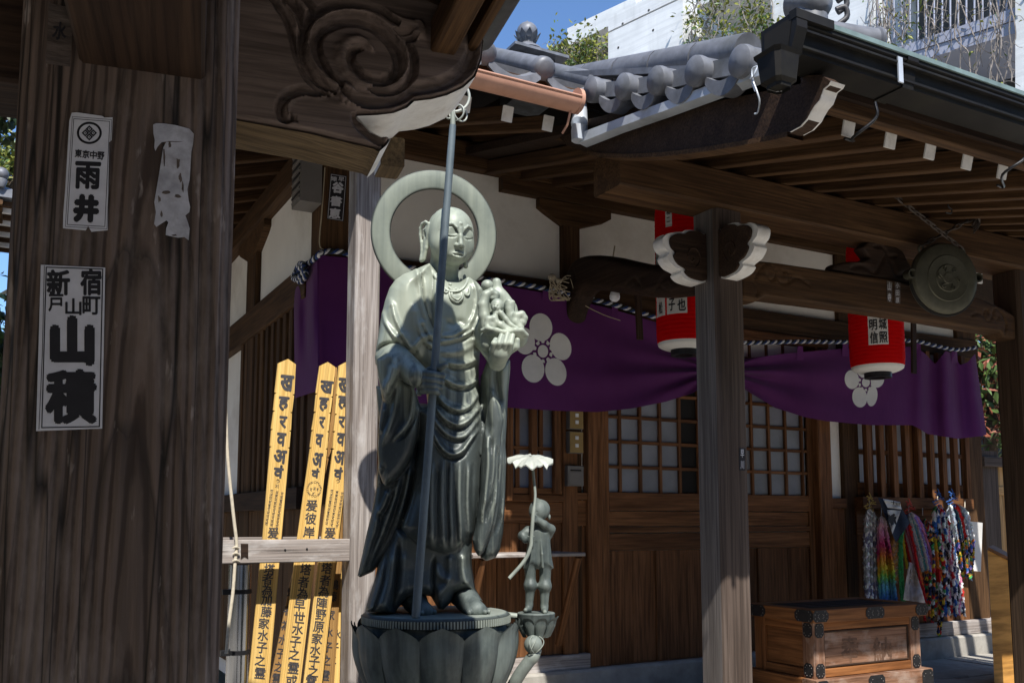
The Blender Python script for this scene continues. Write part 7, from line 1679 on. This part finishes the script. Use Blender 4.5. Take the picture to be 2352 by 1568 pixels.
bundle('striped garland of green yellow red and orange crane strands slanting right', (600, 470), [(562, 600, 575, 1175), (575, 610, 600, 1185), (585, 560, 625, 880), (600, 540, 660, 850), (605, 520, 685, 850), (618, 505, 720, 900), (630, 490, 750, 950), (640, 480, 765, 1030), (645, 490, 800, 1200), (650, 500, 790, 1350)], lambda k, t, i: (GN, GN, YL, RD, (.6, .35, .4), (.45, .1, .15), YL, OR, RD, RD)[k], 34, .013)
bundle('pale garland of white teal and blue crane strands', (640, 380), fan(625, 735, 400, 735, 890, 890, 11), lambda k, t, i: (BL, WH, GR, WH, TE, (.45, .55, .6), WH, PU, WH, PK_, PU)[k], 30, .013, m_ribbonr)
bundle('dark braided garland of many coloured cranes hanging lowest', (770, 400), [(800, 520, 800, 1290), (820, 520, 830, 1330), (845, 540, 860, 1370), (870, 560, 885, 1310), (890, 580, 915, 1480), (905, 600, 930, 1490), (915, 620, 945, 1360)], pick([BK, RD, GN, WH, BK, OR, NV, YL], 1, 3), 44, .015)
bundle('long garland of chequered white red and blue cranes tied with blue ribbon', (910, 290), fan(870, 1000, 380, 950, 1160, 1290, 13), lambda k, t, i: (WH if (i+2*k) % 4 < 2 else ((RD, NV, BL, BK, PK_)[(k+i//4) % 5])) if k > 3 else ((GN, WH, BL, YL, OR, RD, WH, BL)[min(7, int(t*8))]), 42, .015, m_ribbonb)
bundle('short blue grey garland, rightmost beside the white cloth', (1040, 290), fan(1010, 1180, 340, 1130, 1225, 940, 9), lambda k, t, i: ((.42, .5, .55), WH, (.3, .36, .42), BL, TE, RD, (.4, .5, .5), (.42, .5, .55), WH)[k] if t < .55 else ((YL, GN, OR, BL, PU, BK)[(k+i) % 6]), 30, .013, m_ribbonb)
bundle('thin grey paper crane garland at the end of the row', (1165, 330), fan(1160, 1195, 400, 1190, 1222, 960, 3), pick([(.38, .44, .5), BK, WH], 2, 1), 28, .012)
cl = thing('emblem_cloth', 'white cloth with a black emblem hung over a dark navy cloth among the crane garlands', 'cloth', tuple(aY(*kc((480, 260)), YW-.22)))
def sheet(name, quad, m, parent, Y, wav=.012, n=14):
    q = [np.array(kc(p)) for p in quad]; P = np.zeros((n, n, 3))
    for i in range(n):
        for j in range(n):
            u, v = i/(n-1), j/(n-1); p = (q[0]*(1-u)+q[1]*u)*(1-v)+(q[3]*(1-u)+q[2]*u)*v; P[i, j] = aY(p[0], p[1], Y-wav*math.sin(u*7+v*3)-wav*.6*math.sin(v*9))
    b = MB(); b.grid(P); return b.build(name, m, parent, smooth=179), P
m_navy = plain('navy_cloth', (.025, .035, .06), .85)
sheet('navy_cloth', ((350, 230), (560, 300), (655, 470), (520, 655)), m_navy, cl, YW-.255); o, P = sheet('white_cloth', ((400, 245), (560, 275), (575, 345), (445, 330)), m_paperw, cl, YW-.285); sheet('white_cloth', ((440, 350), (570, 355), (490, 575), (462, 470)), m_paperw, cl, YW-.285)
PLe = (np.array([0, YW-.318, 0]), np.array([0, 1., 0])); b = MB(); chars([('十', *kc((500, 282)), 13, 9, .15, .04), ('川', *kc((538, 300)), 9, 9, .15, .04), ('祈', *kc((488, 440)), 20, 26, -.25, .09)], PLe, m_ink, cl)
bgp = thing('plastic_bag', 'crumpled clear plastic bag sleeve around the striped garland', 'plastic bag', tuple(aY(*kc((700, 1000)), YW-.28)))
def _plastic():
    b = NB('cloudy_plastic'); b.set((.62, .55, .52), .25, 0., .6); tr = b.n('ShaderNodeBsdfTransparent'); mx = b.n('ShaderNodeMixShader'); f = b.ramp(b.noise(b.coord(), 14, 4), [(.3, .35), (.7, .85)]); b.l(f, mx.inputs[0]); b.l(tr.outputs[0], mx.inputs[1]); b.l(b.p.outputs[0], mx.inputs[2]); b.l(mx.outputs[0], b.o.inputs[0]); return b.m
m_plastic = _plastic(); sheet('sleeve', ((640, 830), (690, 860), (800, 1220), (590, 1190)), m_plastic, bgp, YW-.30, .02)
nt_ = thing('white_notice_cloth', 'white cloth hanging on the wall end right of the crane garlands, partly sunlit', 'cloth', tuple(aY(2235, 1200, YW-.13)))
b = MB(); P = np.array([[aY(2207+50*u-8*v*(1-u)-4*v*u, 1194+6*u+112*v, YW-.11-.01*math.sin(v*5+u*3)) for v in np.linspace(0, 1, 10)] for u in np.linspace(0, 1, 8)]); b.grid(P); b.build('cloth', m_paperw, nt_, smooth=179)
# ------------------------------------------------------------------ right edge: box, timber door, slate roof
gb = thing('orange_plywood_stand', 'orange plywood lectern stand with sloped dark lid at the right edge', 'stand', tuple(aD(2300, 1500, 6.5)*np.array([1, 1, 0])+np.array([0, 0, ZP])))
g0 = aD(2268, 1262, 6.5); gy = float(g0[1]); g1x = float(aY(2346, 1292, gy)[0]); zr0 = float(g0[2])
b = MB(); dv = np.array([g0[0], g0[1], 0]); dv = dv/np.linalg.norm(dv)*.45+np.array([.06, 0, 0]); b.prism([(g0[0], gy, ZP), (g1x, gy, ZP), (g1x, gy, zr0-.13), (g0[0], gy, zr0)], dv); b.build('body', m_orange, gb)
b = MB(); b.prism([(g0[0]-.01, gy-.012, zr0+.001), (g1x+.01, gy-.012, zr0-.134), (g1x+.01, gy-.012, zr0-.112), (g0[0]-.01, gy-.012, zr0+.022)], dv*1.04); b.build('lid', m_door, gb)
wd = thing('timber_side_door', 'sunlit yellow timber panelled door in a grey frame beyond the hall corner', 'door', tuple(aD(2300, 1250, 10.)*np.array([1, 1, 0])))
d0 = aD(2266, 1060, 10.); dy_ = float(d0[1])
def wq(n, x0, x1, y0, y1, m, off=0, ax=2): a, c = aY(x0, y1, dy_+off), aY(x1, y0, dy_+off); return blk(n, float(a[0]), float(c[0]), dy_+off, dy_+off+.06, float(a[2]), float(c[2]), m, wd, ax)
wq('frame_post', 2266, 2290, 1036, 1600, m_porch, -.06); wq('top_rail', 2262, 2420, 1056, 1070, m_porch, -.1, 0); wq('rail', 2291, 2420, 1120, 1136, m_fencew, -.02, 0)
for i in range(5): wq('door_board', 2291+i*24, 2291+i*24+23, 1070, 1119, m_fencew, .005*(i % 2)); wq('door_board', 2291+i*24, 2291+i*24+23, 1137, 1600, m_fencew, .005*(i % 2))
wq('frame_post', 2421, 2445, 1036, 1600, m_porch, -.06)
hs_ = thing('slate_roof_shed', 'dark slate clad shed wall behind the timber side door', 'shed', tuple(aD(2290, 1200, 12.)*np.array([1, 1, 0])))
s0_ = aD(2215, 975, 12.); s1_ = aD(2500, 975, 12.); m_slate = plain('dark_blue_slate', (.035, .04, .055), .6)
for k in range(9): b = MB(); z = float(s0_[2])-k*.16; b.box((s0_[0], s0_[1]-.01*(k % 2), z-.157), (s1_[0]+1.2, s0_[1]+.1, z)); b.build('slate_course', m_slate, hs_)
b = MB(); b.box((s0_[0], s0_[1]+.11, 0), (s1_[0]+1.2, s0_[1]+1.5, float(s0_[2]))); b.build('shed_body', m_concdark, hs_)
# ------------------------------------------------------------------ concrete apartment block behind
BD = np.array([math.sin(rad(-15.4)), math.cos(rad(-15.4)), 0]); BN = np.array([-BD[1], BD[0], 0]); BN = BN if BN@(CAM-aD(1400, 100, 24.)) > 0 else -BN
BP = aD(1400, 100, 24.)
ab = thing('apartment_block', 'pale concrete apartment block with plant hung balconies rising behind the hall roof', 'building', tuple(aD(1800, 600, 22.)*np.array([1, 1, 0])))
def fp_(pts, off=0.0): return [aP(x, y, BP+BN*off, BN) for x, y in pts]
def fb_(name, pts, depth, m, off=0.0): b = MB(); b.prism(fp_(pts, off), -BN*depth); return b.build(name, m, ab)
LOW = 760
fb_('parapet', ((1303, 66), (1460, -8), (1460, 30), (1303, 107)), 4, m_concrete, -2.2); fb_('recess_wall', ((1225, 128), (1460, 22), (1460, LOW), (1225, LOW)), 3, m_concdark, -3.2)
fb_('concrete_panel', ((1397, 40), (1568, -45), (1568, -8), (1397, 73)), 3.4, m_concrete); fb_('concrete_panel', ((1397, 77), (1568, -4), (1568, LOW), (1397, LOW)), 3.4, m_concrete)
for x, y in ((1420, 110), (1500, 70), (1460, 160), (1540, 130), (1490, 24), (1430, 55)):
    b = MB(); c_ = aP(x, y, BP+BN*.004, BN); b.lathe([(0, 0), (.035, 0)], 10, T(c_) @ Vector(BN).to_track_quat('Z', 'Y').to_matrix().to_4x4(), cap=True); b.build('tie_hole', m_concdark, ab)
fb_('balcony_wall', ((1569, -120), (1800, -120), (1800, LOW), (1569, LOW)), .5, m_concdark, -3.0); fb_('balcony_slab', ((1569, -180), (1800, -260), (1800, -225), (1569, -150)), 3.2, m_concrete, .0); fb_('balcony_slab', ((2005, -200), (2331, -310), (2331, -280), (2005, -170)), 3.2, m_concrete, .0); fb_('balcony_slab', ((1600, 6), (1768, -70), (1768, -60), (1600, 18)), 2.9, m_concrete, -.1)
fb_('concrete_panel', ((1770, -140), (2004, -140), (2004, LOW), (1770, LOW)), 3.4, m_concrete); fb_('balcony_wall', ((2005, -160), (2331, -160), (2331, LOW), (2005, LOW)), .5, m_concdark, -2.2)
fb_('edge_beam', ((2006, 128), (2331, 18), (2331, 46), (2006, 146)), 2, m_bluegrey, .0); fb_('edge_beam', ((2006, 149), (2331, 49), (2331, 77), (2006, 170)), 2, m_bluegrey, -.03)
fb_('concrete_column', ((2332, -160), (2480, -160), (2480, LOW), (2332, LOW)), 3.4, m_concrete, .15)
for i in range(17):
    x = 2016+i*18.5; yb = 128-(x-2006)*.338; b = MB(); b.tube([aP(x, yb, BP-BN*.15, BN), aP(x, yb-150, BP-BN*.15, BN)], .02, 6); b.build('railing_bar', m_bluegrey, ab)
fb_('rail_top', ((2006, -20), (2331, -130), (2331, -126), (2006, -15)), .06, m_bluegrey, -.15)
# ------------------------------------------------------------------ plants
def leaves(mb, P, size, r, up=.3, asp=.45):
    for p in P:
        d = np.array([r.gauss(0, 1), r.gauss(0, 1), r.gauss(0, 1)-up]); d /= np.linalg.norm(d); n_ = np.array([r.gauss(0, 1), r.gauss(0, 1), r.gauss(0, 1)+.8]); s = np.cross(d, n_); s /= np.linalg.norm(s)+1e-9; L = size*r.uniform(.6, 1.3); w = L*asp; c = p+d*L*.5+np.cross(s, d)*L*.08
        mb.cm = r.choice((0, 0, 1)); mb.add([p, c+s*w*.5, p+d*L, c-s*w*.5], [(0, 1, 2), (0, 2, 3)])
def vine(name, label, region, off, nst, nlf, lm, seed, fall=1.0, lsz=.13, clump=None):
    r = random.Random(seed); x0, y0, x1, y1 = region; t = thing(name, label, 'vine', tuple(aP((x0+x1)/2, (y0+y1)/2, BP+BN*off, BN)), 'plants on the apartment balconies'); b = MB(); pts = []
    for i in range(nst):
        x = r.uniform(x0, x1); y = y0-r.uniform(0, 20); p = []; o = off+r.uniform(-.1, .25)
        for k in range(7): p.append(aP(x, y, BP+BN*(o+r.uniform(-.08, .08)), BN)); x += r.gauss(0, (x1-x0)*.055); y += (y1-y0)/6*r.uniform(.5, 1.15)*fall; x = min(x1+6, max(x0-6, x))
        c = curve_pts(p, 18); b.tube(c, [r.uniform(.006, .015)]*19, 4); pts += list(c)
        for q in range(5):
            j = r.randrange(2, 17); e = c[j]+np.array([r.gauss(0, .22), r.gauss(0, .15), r.gauss(-.1, .2)]); b.tube(curve_pts([c[j], (c[j]+e)/2+np.array([0, 0, r.gauss(0, .08)]), e], 6), .006, 3)
    o_ = b.build('stems', m_stem, t); o_['kind'] = 'stuff'
    if nlf:
        b = MB(); cl_ = [pts[r.randrange(len(pts))] for _ in range(clump or 14)]; L = [c+np.array([r.gauss(0, .2), r.gauss(0, .15), r.gauss(0, .28)]) for c in (r.choice(cl_) for _ in range(nlf))]; leaves(b, L, lsz, r); o_ = b.build('foliage', None, t, mats=lm); o_['kind'] = 'stuff'
    return t
vine('climbing_plant', 'yellow green climber with bare stems hanging over the first balcony', (1578, -10, 1768, 150), .1, 15, 800, (m_leafY, m_leafG), 1, lsz=.15)
vine('climbing_plant', 'bare grey climber covering the corner left of the railing', (1985, -10, 2050, 160), .15, 11, 40, (m_leafY, m_leafG), 2, lsz=.12)
vine('climbing_plant', 'tangled leafless vine trailing over the grey beam at the far right', (2130, -20, 2330, 235), .2, 20, 60, (m_leafY, m_leafG), 3, 1.1, .12)
vine('climbing_plant', 'thin climber with a few yellow leaves on the balcony railing', (2040, -10, 2150, 115), .1, 7, 110, (m_leafY, m_leafG), 4, lsz=.12)
vine('balcony_shrub', 'yellow green shrub growing on the low balcony left of the concrete wall', (1268, 105, 1396, 205), -1.2, 26, 1500, (m_leafY, m_leafG), 5, .8, .16, 40)
def tree(name, label, c, rad3, nlf, lm, seed, base, size=.12, group=None, cat='tree'):
    r = random.Random(seed); t = thing(name, label, cat, (base[0], base[1], 0), group); b = MB(); c = np.array(c, float)
    b.tube(curve_pts([(base[0], base[1], 0), (base[0]+.1, base[1], c[2]*.4), (c[0]-.1, c[1], c[2]*.75), tuple(c)], 12), np.linspace(.16, .05, 13), 8)
    cls = []
    for i in range(26):
        d = np.array([r.gauss(0, 1) for _ in range(3)]); d /= np.linalg.norm(d); e = c+d*np.array(rad3)*r.uniform(.45, .95); cls.append(e); b.tube(curve_pts([c-np.array([0, 0, rad3[2]*.7]), (c+e)/2+np.array([r.gauss(0, .1), r.gauss(0, .1), 0]), e], 6), np.linspace(.035, .008, 7), 5)
    o = b.build('trunk', m_bark, t, smooth=60); b = MB(); s_ = min(rad3)*.32
    leaves(b, [r.choice(cls)+np.array([r.gauss(0, s_), r.gauss(0, s_), r.gauss(0, s_)]) for _ in range(nlf)], size, r); o = b.build('crown', None, t, mats=lm); return t
p = aD(8, 405, 15.); tree('broadleaf_tree', 'bright yellow green tree behind the small shrine roof at the left edge', p, (1.0, .9, .55), 2600, (m_leafY, m_leafG), 11, (p[0], p[1]), .13, 'trees around the hall')
p = aD(-60, 215, 5.0); tree('broadleaf_tree', 'dark leafy branches high at the upper left edge against the sky', p, (.32, .3, .2), 260, (m_leafD, m_leafG), 12, (p[0]-.6, p[1]+.6), .09, 'trees around the hall')
p = aD(5, 920, 10.); tree('evergreen_bush', 'dark evergreen bush left of the gate post below the shrine roof', p, (.9, .8, 1.25), 3800, (m_leafD, m_leafG), 13, (p[0], p[1]), .14, 'trees around the hall', 'bush')
p = aD(2280, 880, 11.5); tree('red_tipped_tree', 'small tree with green and reddish young leaves right of the curtain', p, (.8, .7, 1.1), 3200, (m_leafG, m_leafR), 14, (p[0]+.6, p[1]+.8), .15, 'trees around the hall')
# small shrine roof at the left edge
sr = thing('side_shrine', 'small dark shrine with tiled roof corner and ball finial at the left edge', 'shrine', tuple(aD(-60, 900, 8.)*np.array([1, 1, 0])))
q = [aD(x, y, 8.) for x, y in ((44, 428), (-260, 300), (-420, 455))]; b = MB(); e_ = aD(40, 432, 8.); z_ = float(e_[2]); cx_, cy_ = float(aD(-230, 430, 8.)[0]), float(e_[1])+1.0; rr_ = float(e_[0])-cx_
b.add([(cx_-rr_, cy_-rr_, z_), (cx_+rr_, cy_-rr_, z_), (cx_+rr_, cy_+rr_, z_), (cx_-rr_, cy_+rr_, z_), (cx_-rr_, cy_-rr_, z_-.07), (cx_+rr_, cy_-rr_, z_-.07), (cx_+rr_, cy_+rr_, z_-.07), (cx_-rr_, cy_+rr_, z_-.07), (cx_, cy_, z_+.5)], [(0, 1, 8), (1, 2, 8), (2, 3, 8), (3, 0, 8), (0, 4, 5, 1), (1, 5, 6, 2), (2, 6, 7, 3), (3, 7, 4, 0), (4, 7, 6, 5)]); b.build('roof', m_tile, sr)
b = MB(); b.box((cx_-rr_*.62, cy_-rr_*.62, 0), (cx_+rr_*.62, cy_+rr_*.62, z_-.071)); b.build('body', m_wood_dark, sr)
for k in range(9): beam('rafter', (cx_+rr_*.3, cy_-rr_*.9+k*rr_*.22, z_-.11), (cx_+rr_*.98, cy_-rr_*.9+k*rr_*.22, z_-.11), .04, .05, m_whitep if k % 2 else m_wood, sr)
for k in range(9): beam('rafter', (cx_-rr_*.9+k*rr_*.22, cy_-rr_*.98, z_-.11), (cx_-rr_*.9+k*rr_*.22, cy_-rr_*.3, z_-.11), .04, .05, m_wood, sr)
f_ = aD(4, 400, 8.); b = MB(); b.sphere(f_, .06, 10); b.lathe([(.03, f_[2]-.12), (.05, f_[2]-.06), (.02, f_[2])], 10, T((f_[0], f_[1], 0))); b.build('finial', m_tile, sr, smooth=60)
# ------------------------------------------------------------------ unseen wall and trees round the viewer, mainly added to block sky light
wl = thing('sky_blocking_wall', 'unseen plastered wall with tiled coping, added behind the gate to block sky', 'wall', (0, -9, 0))
b = MB(); b.box((-26, -9.2, 0), (30, -9, 2.3)); b.build('wall_face', m_plaster, wl)
b = MB(); b.prism([(-26, -9.5, 2.3), (-26, -9.1, 2.6), (-26, -8.7, 2.3)], (56, 0, 0)); b.build('coping', m_tiledark, wl)
def added_tree_mass(lo, hi, seed, n):
    r = random.Random(seed); b = MB(); lo, hi = np.array(lo, float), np.array(hi, float)
    b.box(lo+.5, hi-np.array([.5, .5, 1.6]))
    leaves(b, [lo+(hi-lo)*np.array([r.random(), r.random(), r.random()**.8*(.82+.18*math.sin(r.random()*7))]) for _ in range(n)], 1.1, r, asp=.7)
    tag(b.build('wood', None, None, mats=[m_leafD, m_leafG]), kind='stuff')
added_tree_mass((-24, -14, 0), (28, -9.8, 10.5), 21, 7000); added_tree_mass((-14, -9.5, 0), (-8.5, 9, 9.5), 22, 3500); added_tree_mass((14, -9.5, 0), (17, 4, 3.2), 23, 1500)  # unseen tree masses added behind and beside the viewer to cut sky fill
added_tree_mass((-22, 17, 0), (1.5, 20, 5.5), 24, 1500)
